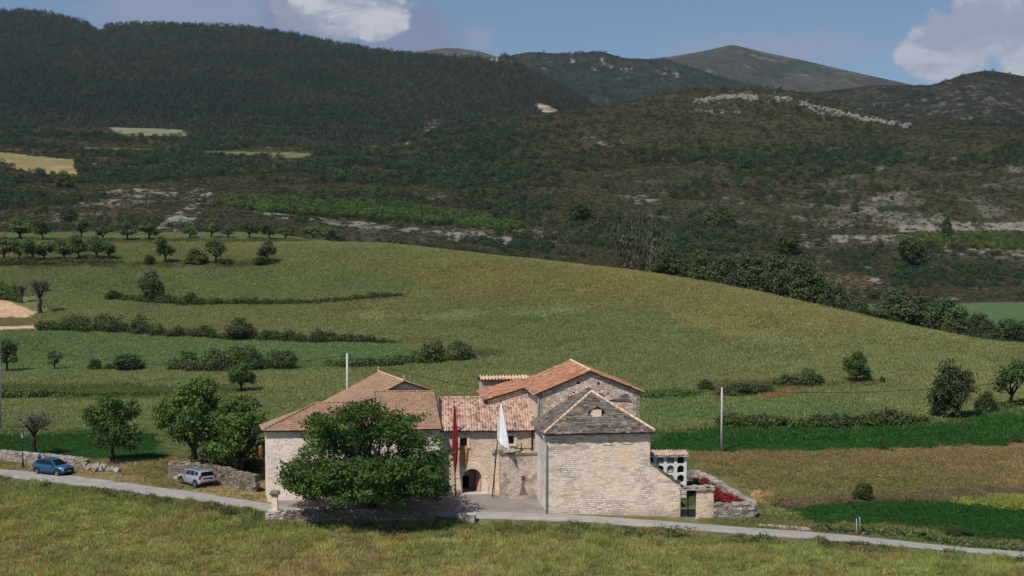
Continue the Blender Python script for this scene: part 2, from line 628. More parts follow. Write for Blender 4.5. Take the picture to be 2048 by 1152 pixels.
# banks of the terraces
brownb = lin3(S(92, 78, 54), S(72, 76, 42), n3)
put(GC, inpoly([(340, 604), (600, 604), (800, 588), (812, 594), (620, 610), (360, 612)], 250, 330), brownb)
put(GC, inpoly([(900, 712), (990, 704), (1000, 710), (930, 722)], 180, 260), brownb)
put(GC, inpoly([(820, 680), (880, 682), (880, 690), (800, 688)], 200, 290), lin3(S(128, 84, 60), S(96, 88, 56), n3))
put(GC, inpoly([(-600, 527), (300, 528), (560, 526), (560, 531), (300, 535), (-600, 535)], 300, 380), brownb)
put(GC, inpoly([(-600, 478), (640, 480), (640, 485), (-600, 486)], 330, 420), brownb)
put(GC, inpoly([(1420, 770), (1760, 765), (1765, 769), (1440, 790)], 150, 260), brownb)
put(GC, inpoly([(1280, 784), (1400, 784), (1400, 798), (1280, 800)], 150, 260), S(44, 80, 30))
put(GC, inpoly([(1505, 788), (1555, 784), (1560, 803), (1515, 808)], 150, 260), lin3(S(160, 84, 58), S(120, 98, 62), sstep(n5, .45, .75)))
put(GC, inpoly([(1282, 802), (1400, 798), (1640, 792), (1720, 804), (1850, 830), (1450, 850), (1282, 852)], 140, 230), lin3(S(86, 104, 66), S(104, 108, 64), n1))
put(GC, inpoly([(1284, 862), (1450, 858), (1850, 850), (2048, 820), (2700, 740), (2700, 875), (2048, 888), (1760, 903), (1400, 905), (1284, 905)], 135, 190), lin3(S(38, 71, 29), S(48, 82, 36), n1))
gb = np.clip((PY - 895) / 105, 0, 1)
brown = lin3(S(124, 104, 74), S(102, 102, 60), np.clip(gb * .8 + (n1 - .5) * 1.3, 0, 1))
put(GC, inpoly([(1370, 905), (1760, 903), (2048, 888), (2700, 875), (2700, 985), (2048, 992), (1900, 990), (1740, 1002), (1600, 1010), (1520, 1010), (1400, 940)], 114, 160), brown)
put(GC, inpoly([(1560, 1004), (1740, 992), (1950, 976), (2700, 970), (2700, 990), (2048, 990), (1850, 1002), (1560, 1014)], 112, 150), lin3(S(112, 86, 74), S(100, 92, 66), n3))
put(GC, inpoly([(1568, 1020), (1640, 1008), (1740, 1002), (1900, 1003), (2048, 1018), (2700, 1060), (2700, 1110), (2048, 1084), (1960, 1077), (1850, 1052), (1620, 1042)], 104, 130), lin3(S(34, 65, 27), S(44, 76, 33), n1))
put(GC, inpoly([(1880, 1001), (2048, 993), (2700, 990), (2700, 1015), (2048, 1018)], 104, 135), S(118, 122, 60))
put(GC, inpoly([(1490, 975), (1530, 985), (1536, 1010), (1512, 1008)], 105, 150), S(160, 130, 96))
put(GC, inpoly([(1360, 935), (1400, 938), (1520, 1010), (1420, 1012), (1360, 1012)], 113, 135, PX, PY), lin3(S(56, 84, 34), S(84, 92, 48), n3))
# the wild country beyond the field's brow
CR = np.where(XC < 660, 418.0, np.where(XC < 720, 418 - (XC - 660) / 60 * (418 - K_CREST - 2), K_CREST + 2))
CRB = np.broadcast_to(CR, DD.shape)
WILD = DD > CRB
hn = fbm(GX, GY, 60, 31, 5)
hn2 = fbm(GX, GY, 14, 32, 4)
heath = lin3(S(60, 62, 42), S(68, 62, 43), sstep(hn, .3, .7))
heath = lin3(heath, S(58, 64, 40), sstep(hn2, .4, .75) * .6)
greyer = np.clip(np.exp(-((PX - 1850) / 300) ** 2 - ((PY - 430) / 90) ** 2) + np.exp(-((PX - 230) / 180) ** 2 - ((PY - 415) / 35) ** 2) * .9
                 + np.exp(-((PX - 950) / 230) ** 2 - ((PY - 465) / 24) ** 2) * .8, 0, 1)
heath = lin3(heath, S(112, 106, 96), greyer * sstep(hn2, .45, .68) * .85)
put(GC, WILD, heath)
put(GC, inpoly([(-600, 468), (300, 466), (650, 474), (650, 480), (300, 479), (-600, 480)], 380, 430), lin3(S(98, 116, 82), S(104, 108, 64), n1))
put(GC, inpoly([(1690, 618), (1720, 609), (2048, 605), (2700, 600), (2700, 700), (2048, 672), (1930, 665), (1780, 655)], 274, 410), lin3(S(76, 100, 62), S(88, 108, 70), n1))
put(GC, inpoly([(1560, 540), (1700, 545), (1760, 560), (1700, 600), (1560, 600)], 330, 500), lin3(S(92, 92, 62), S(112, 84, 66), sstep(hn2, .5, .7)))
tan = lin3(S(166, 140, 98), S(128, 120, 80), sstep(n2 + (n1 - .5) * .5, .3, .65))
put(GC, inpoly([(-600, 300), (0, 304), (60, 311), (150, 320), (158, 357), (100, 353), (0, 332), (-600, 326)], 700, 1300), tan)
pale = lin3(S(118, 124, 92), S(128, 128, 100), n2)
put(GC, inpoly([(215, 252), (300, 250), (366, 256), (372, 274), (300, 271), (240, 273)], 700, 1500), pale)
put(GC, inpoly([(100, 289), (170, 295), (300, 300), (292, 308), (230, 306), (120, 293)], 700, 1500), pale)
put(GC, inpoly([(350, 304), (460, 303), (640, 306), (600, 316), (480, 318), (440, 312)], 700, 1500), lin3(S(98, 108, 64), S(110, 114, 72), n2))
ROCK = np.zeros(DD.shape)


def rock(poly, k=1.0, dmin=300, dmax=1500):
    m = inpoly(poly, dmin, dmax)
    ROCK[m] = np.maximum(ROCK[m], k)


rock([(1380, 200), (1450, 182), (1530, 180), (1600, 188), (1700, 214), (1820, 246), (1826, 256), (1700, 244), (1620, 222), (1560, 205), (1510, 206), (1430, 214)], .42)
rock([(1620, 214), (1655, 235), (1640, 236), (1612, 218)], .9)
rock([(1395, 218), (1480, 215), (1480, 228), (1400, 230)], .5)
rock([(1800, 448), (1850, 445), (2100, 446), (2600, 440), (2600, 462), (2048, 462), (1800, 464)], .95)
rock([(560, 440), (640, 436), (800, 450), (930, 450), (1050, 462), (1140, 482), (1060, 486), (960, 496), (920, 488), (850, 466), (700, 455)], .75)
rock([(490, 418), (560, 424), (620, 440), (560, 440)], .6)
rock([(310, 455), (345, 425), (400, 395), (425, 400), (385, 445), (340, 470)], .85)
rock([(100, 398), (250, 376), (420, 378), (430, 396), (300, 396), (160, 412)], .6)
rock([(1690, 440), (1740, 395), (1840, 368), (1830, 400), (1790, 440), (1740, 460)], .5)
rock([(1590, 470), (1780, 470), (1790, 484), (1590, 486)], .75)
rock([(1830, 486), (2100, 490), (2600, 490), (2600, 515), (2048, 514), (1850, 506)], .6)
rock([(1560, 540), (2048, 520), (2600, 520), (2600, 610), (2048, 600), (1700, 605)], .38)
rock([(800, 288), (870, 240), (880, 246), (820, 292)], .6)
rock([(1170, 275), (1300, 268), (1300, 290), (1180, 292)], .45)
rock([(1230, 385), (1330, 375), (1500, 400), (1500, 420), (1240, 405)], .4)
rn = fbm(GX, GY * .5, 7, 41, 4)
rk = sstep(rn * .55 + fbm(GX, GY * .6, 2.6, 43, 3) * .55 + ROCK * .36, .80, .93) * (ROCK > 0)
rk = np.maximum(rk, sstep(hn2 + greyer * .12, .76, .84) * WILD * .5)
GC = lin3(GC, lin3(S(134, 129, 120), S(122, 110, 96), n2 * .6), rk)
ROCKM = rk

m, t, b = material('ground_cover')
col = t.attr('Col')
geo = t.new('ShaderNodeNewGeometry')
pos = geo.outputs['Position']
f1 = t.noise(pos, 1.3, 5, .7)
f2 = t.noise(pos, .22, 4, .6)
v = t.math('ADD', t.smooth(f1, .25, .75, .62, 1.36), t.smooth(f2, .3, .7, -.12, .12))
cc = t.mix(1.0, col.outputs['Color'], v, 'MULTIPLY')
t.link(cc, b.inputs['Base Color'])
b.inputs['Specular IOR Level'].default_value = .05
bump(t, b, f1, .6, .25)
M_GROUND = m

quads = (np.arange(ND - 1)[:, None] * NT + np.arange(NT - 1)[None, :])
quads = np.stack([quads, quads + 1, quads + NT + 1, quads + NT], -1).reshape(-1, 4)
gv = np.stack([GX, GY, Zg], -1).reshape(-1, 3)
ground = link(bpy.data.objects.new('ground', mesh_np('ground', gv, quads, mats=[M_GROUND], smooth=True, col=GC.reshape(-1, 3))))
tag(ground, kind='structure')


def gcol(x, y, arr=None):
    arr = GC if arr is None else arr
    i = np.clip(np.round(np.interp(y, DS, np.arange(ND))).astype(int), 0, ND - 1)
    j = np.clip(np.round(np.interp(np.asarray(x) / y, TS, np.arange(NT))).astype(int), 0, NT - 1)
    return arr[i, j]


# ------------------------------------------------------------------ road and forecourt, sheets laid on the ground
def paved(name, pts_near, pts_far, mat, lift, n=160, m=6, jag=.18):
    xs = np.linspace(pts_near[0][0], pts_near[-1][0], n)
    vs, tn = [], []
    for k in range(m + 1):
        f_ = k / m
        dn = np.interp(xs, [p[0] for p in pts_near], [p[1] for p in pts_near])
        df = np.interp(xs, [p[0] for p in pts_far], [p[1] for p in pts_far])
        d = dn * (1 - f_) + df * f_
        if k in (0, m):
            d = d + (fbm(xs, xs * 0 + k, 22, 4, 3) - .5) * 2 * jag
        x = (xs - 1024) / FPX * d
        # a little camber
        tn.append(np.full(n, [.9, .1, .15, .5, .15, .1, .9][round(f_ * 6)]))
        vs.append(np.stack([x, d, zground(x, d) + lift + .05 * (1 - (2 * f_ - 1) ** 2)], -1))
    vs = np.array(vs).reshape(-1, 3)
    q = (np.arange(m)[:, None] * n + np.arange(n - 1)[None, :])
    q = np.stack([q, q + 1, q + n + 1, q + n], -1).reshape(-1, 4)
    return tag(link(bpy.data.objects.new(name, mesh_np(name, vs, q, mats=[mat], smooth=True, tone=np.concatenate(tn)))), kind='structure')


m, t, b = material('pale_gravel_road')
geo = t.new('ShaderNodeNewGeometry')
pos = geo.outputs['Position']
a1 = t.noise(pos, .8, 5, .65)
a2 = t.noise(pos, 9, 3, .6)
c1 = t.mix(t.smooth(a1, .3, .7), S(146, 141, 135), S(170, 164, 156))
wear = t.attr('tone').outputs['Fac']
c1 = t.mix(t.math('MULTIPLY', t.smooth(t.math('ADD', wear, t.math('MULTIPLY', t.math('SUBTRACT', a1, .5), 1.2)), .35, .75), .55), c1, S(116, 108, 92))
crk = t.noise(t.mapping(pos, (1, 1, 1)), 2.2, 6, .75, 1.2)
c1 = t.mix(t.smooth(t.math('ABSOLUTE', t.math('SUBTRACT', crk, .5)), 0, .012, .45, 0), c1, S(84, 80, 72))
c1 = t.mix(t.smooth(a2, .55, .75, 0, .35), c1, S(110, 106, 100))
t.link(c1, b.inputs['Base Color'])
bump(t, b, a2, .3, .03)
M_ROAD = m
m, t, b = material('worn_forecourt_paving')
geo = t.new('ShaderNodeNewGeometry')
pos = geo.outputs['Position']
a1 = t.noise(pos, .5, 5, .65)
a2 = t.noise(pos, 5, 4, .6)
c1 = t.mix(t.smooth(a1, .3, .7), S(128, 118, 112), S(150, 140, 132))
c1 = t.mix(t.smooth(a2, .5, .75, 0, .5), c1, S(104, 96, 90))
t.link(c1, b.inputs['Base Color'])
bump(t, b, a2, .3, .03)
M_COURT = m
RN = [(-420, 138.5), (0, 127.4), (300, 119.8), (540, 114.2), (760, 113.2), (950, 111.9), (1100, 111.2), (1400, 110.2), (1700, 107.2), (1975, 104.2), (2100, 102.6), (2450, 98.3)]
RF = [(-420, 143), (0, 131.3), (150, 128), (340, 122.6), (540, 117), (760, 115.6), (950, 114), (1100, 113.0), (1400, 112.8), (1700, 109.9), (1975, 106.1), (2100, 104.6), (2450, 100.2)]
paved('road', RN, RF, M_ROAD, .03)
paved('forecourt', [(540, 115.5), (700, 114.5), (950, 112.9), (1094, 112.6), (1100, 112.8)], [(540, 118.6), (700, 119.5), (885, 120.6), (1040, 121), (1100, 121)], M_COURT, .055, 80, 10, .05)

# ------------------------------------------------------------------ far hills (each a heightfield of its own, at its own distance)
def far_hill(name, ridge, d0, z0, dridge, mat, colf, nd=150, bow=1.15, rough=22, seed=1, back=.35, step=6):
    xs = np.arange(ridge[0][0], ridge[-1][0] + 1, step)
    ty = pchip([r[0] for r in ridge], [r[1] for r in ridge], xs)
    tt = (xs - 1024) / FPX
    dr = np.interp(xs, [k[0] for k in dridge], [k[1] for k in dridge])
    zr = H - dr * drop(ty)
    s = np.concatenate([np.linspace(0, 1, nd), 1 + np.linspace(.02, back, nd // 5)])
    S2, J = np.meshgrid(s, np.arange(len(xs)), indexing='ij')
    D = d0 + (dr[J] - d0) * S2
    up = np.clip(S2, 0, 1) ** bow
    dn = np.clip((S2 - 1) / back, 0, 1)
    Z = z0 + (zr[J] - z0) * up * (1 - .6 * dn ** 1.4)
    X = tt[J] * D
    env = np.clip(S2 * 4, 0, 1) * np.clip(np.abs(S2 - 1) * 5, 0.02, 1)
    Z = Z + ((fbm(X, D * .45, 420, seed, 5) - .5) * rough * 3.2 + (fbm(X, D, 70, seed + 5, 4) - .5) * rough * .8) * env
    v = np.stack([X, D, Z], -1).reshape(-1, 3)
    n, mm = S2.shape
    q = (np.arange(n - 1)[:, None] * mm + np.arange(mm - 1)[None, :])
    q = np.stack([q, q + 1, q + mm + 1, q + mm], -1).reshape(-1, 4)
    px, py = proj(X, D, Z)
    colr = colf(X, D, Z, px, py)
    o = link(bpy.data.objects.new(name, mesh_np(name, v, q, mats=[mat], smooth=True, col=colr.reshape(-1, 3))))
    tag(o, kind='structure')
    return X, D, Z, px, py


m, t, b = material('wooded_hillside')
col = t.attr('Col')
geo = t.new('ShaderNodeNewGeometry')
pos = geo.outputs['Position']
f1 = t.noise(pos, .10, 6, .75)
f2 = t.noise(pos, .022, 5, .68)
v = t.math('ADD', t.smooth(f1, .28, .72, .3, 1.7), t.smooth(f2, .32, .68, -.4, .4))
t.link(t.mix(1.0, col.outputs['Color'], v, 'MULTIPLY'), b.inputs['Base Color'])
b.inputs['Specular IOR Level'].default_value = 0
bump(t, b, f1, 1.0, 9)
M_HILL = m


def ell(px, py, X, Y, wx, wy, rot=0):
    c_, s_ = math.cos(rot), math.sin(rot)
    a, b_ = px - X, py - Y
    return np.exp(-((a * c_ + b_ * s_) / wx) ** 2 - ((-a * s_ + b_ * c_) / wy) ** 2)


def col_forest(X, D, Z, px, py):
    n_ = fbm(X, D, 120, 61, 4)
    c_ = lin3(S(36, 42, 34), S(52, 54, 40), n_)  # forest floor kept dark, cloud shadow included in the colour
    r_ = ell(px, py, 1103, 224, 36, 9, .5) * 2.4 + ell(px, py, 985, 118, 45, 8, .12) * 1.3 + ell(px, py, 1110, 150, 55, 10, .45) * 1.1 + ell(px, py, 560, 98, 16, 4) * .6 + ell(px, py, 400, 110, 90, 40) * .2
    f_ = sstep(fbm(X, D, 16, 62, 4) + r_ * .55, .95, 1.1)
    return lin3(c_, S(178, 168, 150), f_)


def col_back(X, D, Z, px, py):
    n_ = fbm(X, D, 160, 63, 4)
    c_ = lin3(S(38, 48, 40), S(56, 60, 46), n_)
    r_ = ell(px, py, 1320, 145, 60, 16) * .75 + ell(px, py, 1200, 135, 90, 25) * .45 + ell(px, py, 1195, 180, 20, 12) * .5 + ell(px, py, 1120, 120, 60, 12) * .4
    f_ = sstep(fbm(X, D * .6, 22, 64, 4) + r_ * .45, .84, .98)
    return lin3(c_, S(150, 144, 136), f_ * .8)


def col_peak(X, D, Z, px, py):
    n_ = fbm(X, D, 300, 65, 5)
    c_ = lin3(S(60, 62, 50), S(86, 80, 68), sstep(n_, .35, .65))
    c_ = lin3(c_, S(46, 56, 42), sstep(fbm(X, D, 130, 66, 5), .48, .6) * .85)
    f_ = sstep(fbm(X, D, 60, 67, 3), .68, .8) * sstep(px, 1380, 1420)
    c_ = lin3(c_, S(120, 112, 102), f_ * .7)
    return lin3(c_, np.asarray(S(96, 92, 86)), (px < 1010) * .5)


def col_right(X, D, Z, px, py):
    n_ = fbm(X, D, 110, 68, 4)
    c_ = lin3(S(48, 52, 38), S(62, 60, 44), n_)
    f_ = sstep(fbm(X, D * .5, 9, 69, 4) + ell(px, py, 1900, 205, 190, 40) * .2, .72, .88)
    return lin3(c_, S(128, 118, 104), f_ * .65)


far_hill('mountains', [(700, 150), (800, 118), (860, 100), (900, 96), (950, 101), (1010, 116), (1200, 126), (1330, 114), (1400, 103), (1440, 94), (1460, 90), (1490, 96), (1520, 103), (1600, 120), (1700, 143), (1790, 163), (1900, 185), (2100, 200)], 4200, 150,
         [(700, 6500)], M_HILL, col_peak, rough=48, seed=20)
BH = far_hill('back_hills', [(860, 190), (930, 150), (985, 122), (1030, 109), (1060, 104), (1130, 107), (1200, 103), (1225, 110), (1250, 116), (1320, 119), (1360, 128), (1420, 148), (1500, 168), (1560, 180), (1650, 190), (1800, 215), (2000, 260)], 2500, 60,
         [(860, 4000)], M_HILL, col_back, rough=34, seed=30)
RH = far_hill('right_hill', [(1380, 250), (1500, 205), (1600, 187), (1680, 178), (1760, 170), (1850, 170), (1890, 160), (1930, 147), (1970, 141), (2010, 146), (2048, 152), (2150, 140), (2300, 165), (2600, 190)], 1450, 66,
              [(1380, 2600), (2048, 2500)], M_HILL, col_right, rough=20, seed=40)
FH = far_hill('forest_hill', [(-560, 60), (-300, 20), (-100, 8), (0, 22), (60, 24), (150, 38), (185, 52), (205, 64), (222, 52), (300, 49), (450, 53), (550, 63), (650, 83), (800, 108), (950, 119), (1010, 115), (1060, 143), (1120, 170), (1195, 218), (1250, 262), (1330, 330)], 1330, 118,
              [(-560, 2900), (300, 2900), (800, 2700), (1000, 2450), (1195, 2000), (1330, 1800)], M_HILL, col_forest, rough=24, seed=50)


# ------------------------------------------------------------------ building materials
def stone_mat(name, cols, mortar, sx=2.6, sz=5.0, stain=None, mort=.06, tone_amt=0.0, bumpd=.05, contrast=1.0, gain=1.0):
    """rubble or coursed masonry: flattened cells with recessed joints, per-stone colour, weather stains"""
    m, t, b = material(name)
    geo = t.new('ShaderNodeNewGeometry')
    pos = geo.outputs['Position']
    nz = t.new('ShaderNodeTexNoise')
    t.link(pos, nz.inputs['Vector'])
    nz.inputs['Scale'].default_value = 2.6
    nz.inputs['Detail'].default_value = 5
    ad = t.new('ShaderNodeVectorMath', operation='MULTIPLY_ADD')
    t.link(nz.outputs[1], ad.inputs[0])
    ad.inputs[1].default_value = (.34, .34, .12)
    t.link(pos, ad.inputs[2])
    mp = t.mapping(ad.outputs[0], (sx, sx, sz))
    vo = t.new('ShaderNodeTexVoronoi')
    t.link(mp, vo.inputs['Vector'])
    vo.inputs['Scale'].default_value = 1
    vo.inputs['Randomness'].default_value = .85
    ve = t.new('ShaderNodeTexVoronoi', feature='DISTANCE_TO_EDGE')
    t.link(mp, ve.inputs['Vector'])
    ve.inputs['Scale'].default_value = 1
    ve.inputs['Randomness'].default_value = .85
    sepc = t.new('ShaderNodeSeparateColor')
    t.link(vo.outputs['Color'], sepc.inputs[0])
    wob = t.noise(pos, 5.5, 4, .7)
    stones = t.ramp(t.math('ADD', t.math('MULTIPLY', sepc.outputs[0], .65), t.math('MULTIPLY', t.smooth(wob, .25, .75), .35)), [(i / max(1, len(cols) - 1), c_) for i, c_ in enumerate(cols)])
    fine = t.noise(pos, 7, 5, .7)
    big = t.noise(pos, .35, 5, .65)
    stones = t.mix(1.0, stones, t.smooth(fine, .25, .75, 1 - .28 * contrast, 1 + .25 * contrast), 'MULTIPLY')
    c_ = t.mix(t.math('MULTIPLY', t.smooth(ve.outputs['Distance'], mort * .3, mort * 1.6, 1.0, 0), t.smooth(wob, .3, .6, .3, .95)), stones, mortar)
    if stain:
        for (colr, lo, hi, k, sc) in stain:
            nn = t.noise(t.mapping(pos, (1, 1, 1.3), (sc * 3, 0, 0)), sc, 5, .65)
            c_ = t.mix(t.smooth(nn, lo, hi, 0, k), c_, colr)
    c_ = t.mix(1.0, c_, t.smooth(big, .3, .7, .85 * gain, 1.12 * gain), 'MULTIPLY')
    if tone_amt:
        at = t.attr('tone')
        c_ = t.mix(1.0, c_, t.math('ADD', t.math('MULTIPLY', at.outputs['Fac'], tone_amt * 2), 1 - tone_amt), 'MULTIPLY')
    t.link(c_, b.inputs['Base Color'])
    hgt = t.math('ADD', t.smooth(ve.outputs['Distance'], 0, mort * 2.2), t.math('MULTIPLY', fine, .6))
    bump(t, b, hgt, .55, bumpd * .5)
    b.inputs['Roughness'].default_value = .92
    return m


def plain(name, c_, rough=.6, metal=0.0, spec=.3, var=.12, sc=6, coat=0):
    m, t, b = material(name)
    geo = t.new('ShaderNodeTexCoord')
    nn = t.noise(geo.outputs['Object'], sc, 4, .6)
    t.link(t.mix(1.0, tuple(c_), t.smooth(nn, .3, .7, 1 - var, 1 + var), 'MULTIPLY'), b.inputs['Base Color'])
    b.inputs['Roughness'].default_value = rough
    b.inputs['Metallic'].default_value = metal
    b.inputs['Specular IOR Level'].default_value = spec
    b.inputs['Coat Weight'].default_value = coat
    return m


M_HOUSE = stone_mat('house_rubble_masonry', [S(146, 132, 122), S(190, 174, 160), S(208, 194, 180), S(172, 158, 148), S(196, 176, 158)], S(204, 186, 168), 3.0, 5.6,
                    stain=[(S(196, 160, 120), .58, .75, .45, .5)], mort=.10, gain=1.45)
M_MID = stone_mat('forecourt_wall_masonry', [S(146, 128, 112), S(184, 164, 144), S(196, 176, 152), S(164, 146, 132), S(178, 160, 146)], S(188, 166, 142), 3.2, 5.6,
                  stain=[(S(196, 168, 134), .54, .72, .4, .45), (S(124, 114, 106), .5, .7, .55, .7)], mort=.10, contrast=1.2, gain=1.38)
def course_mat(name, cols, mortar, row=.2, bw=.52, gain=1.0, stains=()):
    """roughly coursed masonry: uneven courses, per-stone colour, open joints, weather streaks"""
    m, t, b = material(name)
    geo = t.new('ShaderNodeNewGeometry')
    pos = geo.outputs['Position']
    sp = t.new('ShaderNodeSeparateXYZ')
    t.link(pos, sp.inputs[0])
    sn = t.new('ShaderNodeSeparateXYZ')
    t.link(geo.outputs['True Normal'], sn.inputs[0])
    side = t.math('GREATER_THAN', t.math('ABSOLUTE', sn.outputs[0]), t.math('ABSOLUTE', sn.outputs[1]))
    u = t.math('ADD', t.math('MULTIPLY', sp.outputs[1], side), t.math('MULTIPLY', sp.outputs[0], t.math('SUBTRACT', 1.0, side)))
    wz = t.math('ADD', sp.outputs[2], t.math('MULTIPLY', t.math('SUBTRACT', t.noise(pos, .9, 3, .6), .5), .22))
    wz = t.math('ADD', wz, t.math('MULTIPLY', t.math('SUBTRACT', t.noise(pos, 3.5, 2, .6), .5), .09))
    wu = t.math('ADD', u, t.math('MULTIPLY', t.math('SUBTRACT', t.noise(pos, 2.1, 3, .6), .5), .5))
    cv = t.new('ShaderNodeCombineXYZ')
    t.link(wu, cv.inputs[0])
    t.link(wz, cv.inputs[1])
    br = t.new('ShaderNodeTexBrick')
    t.link(cv.outputs[0], br.inputs['Vector'])
    br.inputs['Color1'].default_value = (0, 0, 0, 1)
    br.inputs['Color2'].default_value = (1, 1, 1, 1)
    br.inputs['Mortar'].default_value = (.5, .5, .5, 1)
    br.inputs['Scale'].default_value = 1
    br.inputs['Mortar Size'].default_value = .018
    br.inputs['Mortar Smooth'].default_value = .6
    br.inputs['Bias'].default_value = 0
    br.inputs['Brick Width'].default_value = bw
    br.inputs['Row Height'].default_value = row
    br.offset = .43
    br.squash = .7
    br.squash_frequency = 3
    sc_ = t.new('ShaderNodeSeparateColor')
    t.link(br.outputs['Color'], sc_.inputs[0])
    st_ = t.ramp(sc_.outputs[0], [(i / (len(cols) - 1), c_) for i, c_ in enumerate(cols)])
    fine = t.noise(pos, 6, 5, .75)
    st_ = t.mix(1.0, st_, t.smooth(fine, .25, .75, .74, 1.24), 'MULTIPLY')
    patch = t.smooth(t.noise(pos, .55, 4, .6), .42, .6)         # mortar smeared over the joints in places
    c_ = t.mix(t.math('MULTIPLY', br.outputs['Fac'], t.math('SUBTRACT', .95, t.math('MULTIPLY', patch, .7))), st_, S(112, 98, 86))
    c_ = t.mix(t.math('MULTIPLY', patch, .35), c_, mortar)
    for (colr, lo, hi, k, sx_, sz_) in stains:
        nn = t.noise(t.mapping(pos, (sx_, sx_, sz_), (sx_ * 3, 0, sz_)), 1, 5, .65)
        c_ = t.mix(t.smooth(nn, lo, hi, 0, k), c_, colr)
    foot = t.math('MULTIPLY', t.smooth(t.math('ADD', sp.outputs[2], t.math('MULTIPLY', t.noise(pos, .8, 4, .7), 2.2)), -.1, 1.6, 1, 0), .6)
    c_ = t.mix(foot, c_, S(120, 104, 84))
    c_ = t.mix(1.0, c_, (gain, gain, gain), 'MULTIPLY')
    t.link(c_, b.inputs['Base Color'])
    bump(t, b, t.math('SUBTRACT', t.math('MULTIPLY', fine, .5), t.math('MULTIPLY', br.outputs['Fac'], 1.0)), .6, .03)
    return m


M_CHAP = course_mat('chapel_coursed_masonry', [S(160, 144, 132), S(198, 180, 164), S(214, 196, 178), S(178, 160, 146), S(206, 186, 166)], S(204, 184, 162), .17, .5, 1.5,
                    [(S(210, 174, 130), .52, .7, .5, .32, .5), (S(128, 120, 112), .54, .68, .62, .35, 1.6), (S(112, 104, 96), .6, .7, .6, .8, 5)])
M_NAVE = stone_mat('nave_rubble_masonry', [S(128, 114, 100), S(168, 152, 134), S(206, 192, 176), S(150, 132, 114), S(182, 162, 142)], S(140, 122, 104), 2.6, 5.2,
                   stain=[(S(168, 138, 104), .56, .72, .4, .5)], mort=.12, contrast=1.5, gain=1.5)
M_NAVESIDE = stone_mat('nave_side_plaster', [S(176, 160, 140), S(188, 170, 148), S(168, 154, 138)], S(184, 166, 144), 1.6, 3.4, stain=[(S(196, 166, 124), .5, .7, .5, .5)], mort=.05, bumpd=.02, gain=1.3)
M_TERR = stone_mat('grey_stained_terrace_masonry', [S(128, 118, 108), S(168, 154, 140), S(184, 170, 154), S(148, 136, 126)], S(164, 150, 136), 3.0, 5.4,
                   stain=[(S(96, 90, 80), .46, .64, .65, .6), (S(196, 170, 138), .58, .72, .4, .5)], mort=.09, contrast=1.3, gain=1.3)
M_PLASTER = stone_mat('grey_lime_render', [S(172, 164, 156), S(184, 176, 166), S(164, 154, 146)], S(176, 166, 156), 1.0, 1.6, stain=[(S(196, 170, 138), .55, .75, .4, .5)], mort=.03, bumpd=.015, gain=1.5)
M_RUBBLE = stone_mat('drystone', [S(128, 120, 110), S(168, 158, 148), S(148, 134, 120), S(186, 176, 164)], S(130, 120, 108), 3, 4, stain=[(S(104, 100, 84), .5, .68, .55, .7)], mort=.02, tone_amt=.4, bumpd=.02, contrast=1.4)
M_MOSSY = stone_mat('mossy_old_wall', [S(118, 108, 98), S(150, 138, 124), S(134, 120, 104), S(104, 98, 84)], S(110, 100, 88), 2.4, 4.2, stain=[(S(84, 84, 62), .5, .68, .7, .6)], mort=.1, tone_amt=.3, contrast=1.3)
M_SLAB = stone_mat('roof_stone_slabs', [S(88, 80, 74), S(118, 108, 98), S(102, 94, 86), S(140, 130, 116)], S(92, 84, 76), 3, 3, stain=[(S(142, 136, 118), .54, .68, .6, 1.6), (S(88, 90, 62), .56, .7, .6, .9)], mort=.02, tone_amt=.5, bumpd=.02, contrast=1.5)
M_DRESS = stone_mat('dressed_stone_surround', [S(212, 190, 168), S(222, 202, 180), S(206, 182, 158)], S(200, 178, 156), 1.6, 2.0, mort=.03, bumpd=.01, gain=1.15)
M_DARK = plain('dark_opening', S(26, 23, 21), .9, var=.3)
M_WOOD = plain('old_dark_timber', S(66, 50, 38), .8, var=.3, sc=9)
M_PIPE = plain('pale_zinc_pipe', S(176, 178, 178), .5, .2, .4, .08)
M_PIPEB = plain('brown_downpipe', S(52, 42, 36), .6)
M_WHITE = plain('white_limewash', S(222, 220, 216), .8, var=.05)
M_IRON = plain('black_iron', S(34, 34, 36), .5, .3, .4)
M_PINK = plain('pinkish_plaster', S(204, 160, 150), .9, var=.15, sc=3)
M_PALEST = plain('pale_concrete', S(186, 180, 170), .85, var=.12)
M_METALBOX = plain('grey_meter_box', S(170, 170, 168), .6)


def tile_mat(name, cols, lich, k=.35):
    m, t, b = material(name)
    at = t.attr('tone')
    geo = t.new('ShaderNodeNewGeometry')
    pos = geo.outputs['Position']
    c_ = t.ramp(at.outputs['Fac'], [(i / (len(cols) - 1), q) for i, q in enumerate(cols)])
    nn = t.noise(pos, 1.1, 5, .65)
    fn = t.noise(pos, 11, 4, .7)
    c_ = t.mix(t.smooth(nn, .5, .72, 0, k), c_, lich)
    c_ = t.mix(1.0, c_, t.smooth(fn, .25, .75, .72, 1.25), 'MULTIPLY')
    t.link(c_, b.inputs['Base Color'])
    bump(t, b, fn, .25, .02)
    return m


M_TILE_OLD = tile_mat('weathered_pink_roman_tiles', [S(128, 100, 88), S(168, 132, 114), S(196, 162, 142), S(210, 184, 164), S(182, 144, 124)], S(120, 100, 88), .55)
M_TILE_RED = tile_mat('orange_roman_tiles', [S(118, 82, 64), S(158, 108, 82), S(176, 124, 96), S(180, 140, 112), S(140, 96, 74)], S(118, 92, 76), .6)
M_TILE_TAN = tile_mat('tan_flat_tiles', [S(140, 112, 92), S(158, 126, 102), S(172, 138, 112)], S(134, 114, 94), .45)
M_TILE_HIP = tile_mat('pale_ridge_tiles', [S(196, 164, 130), S(212, 182, 150), S(222, 196, 166), S(190, 140, 104)], S(170, 150, 128), .4)


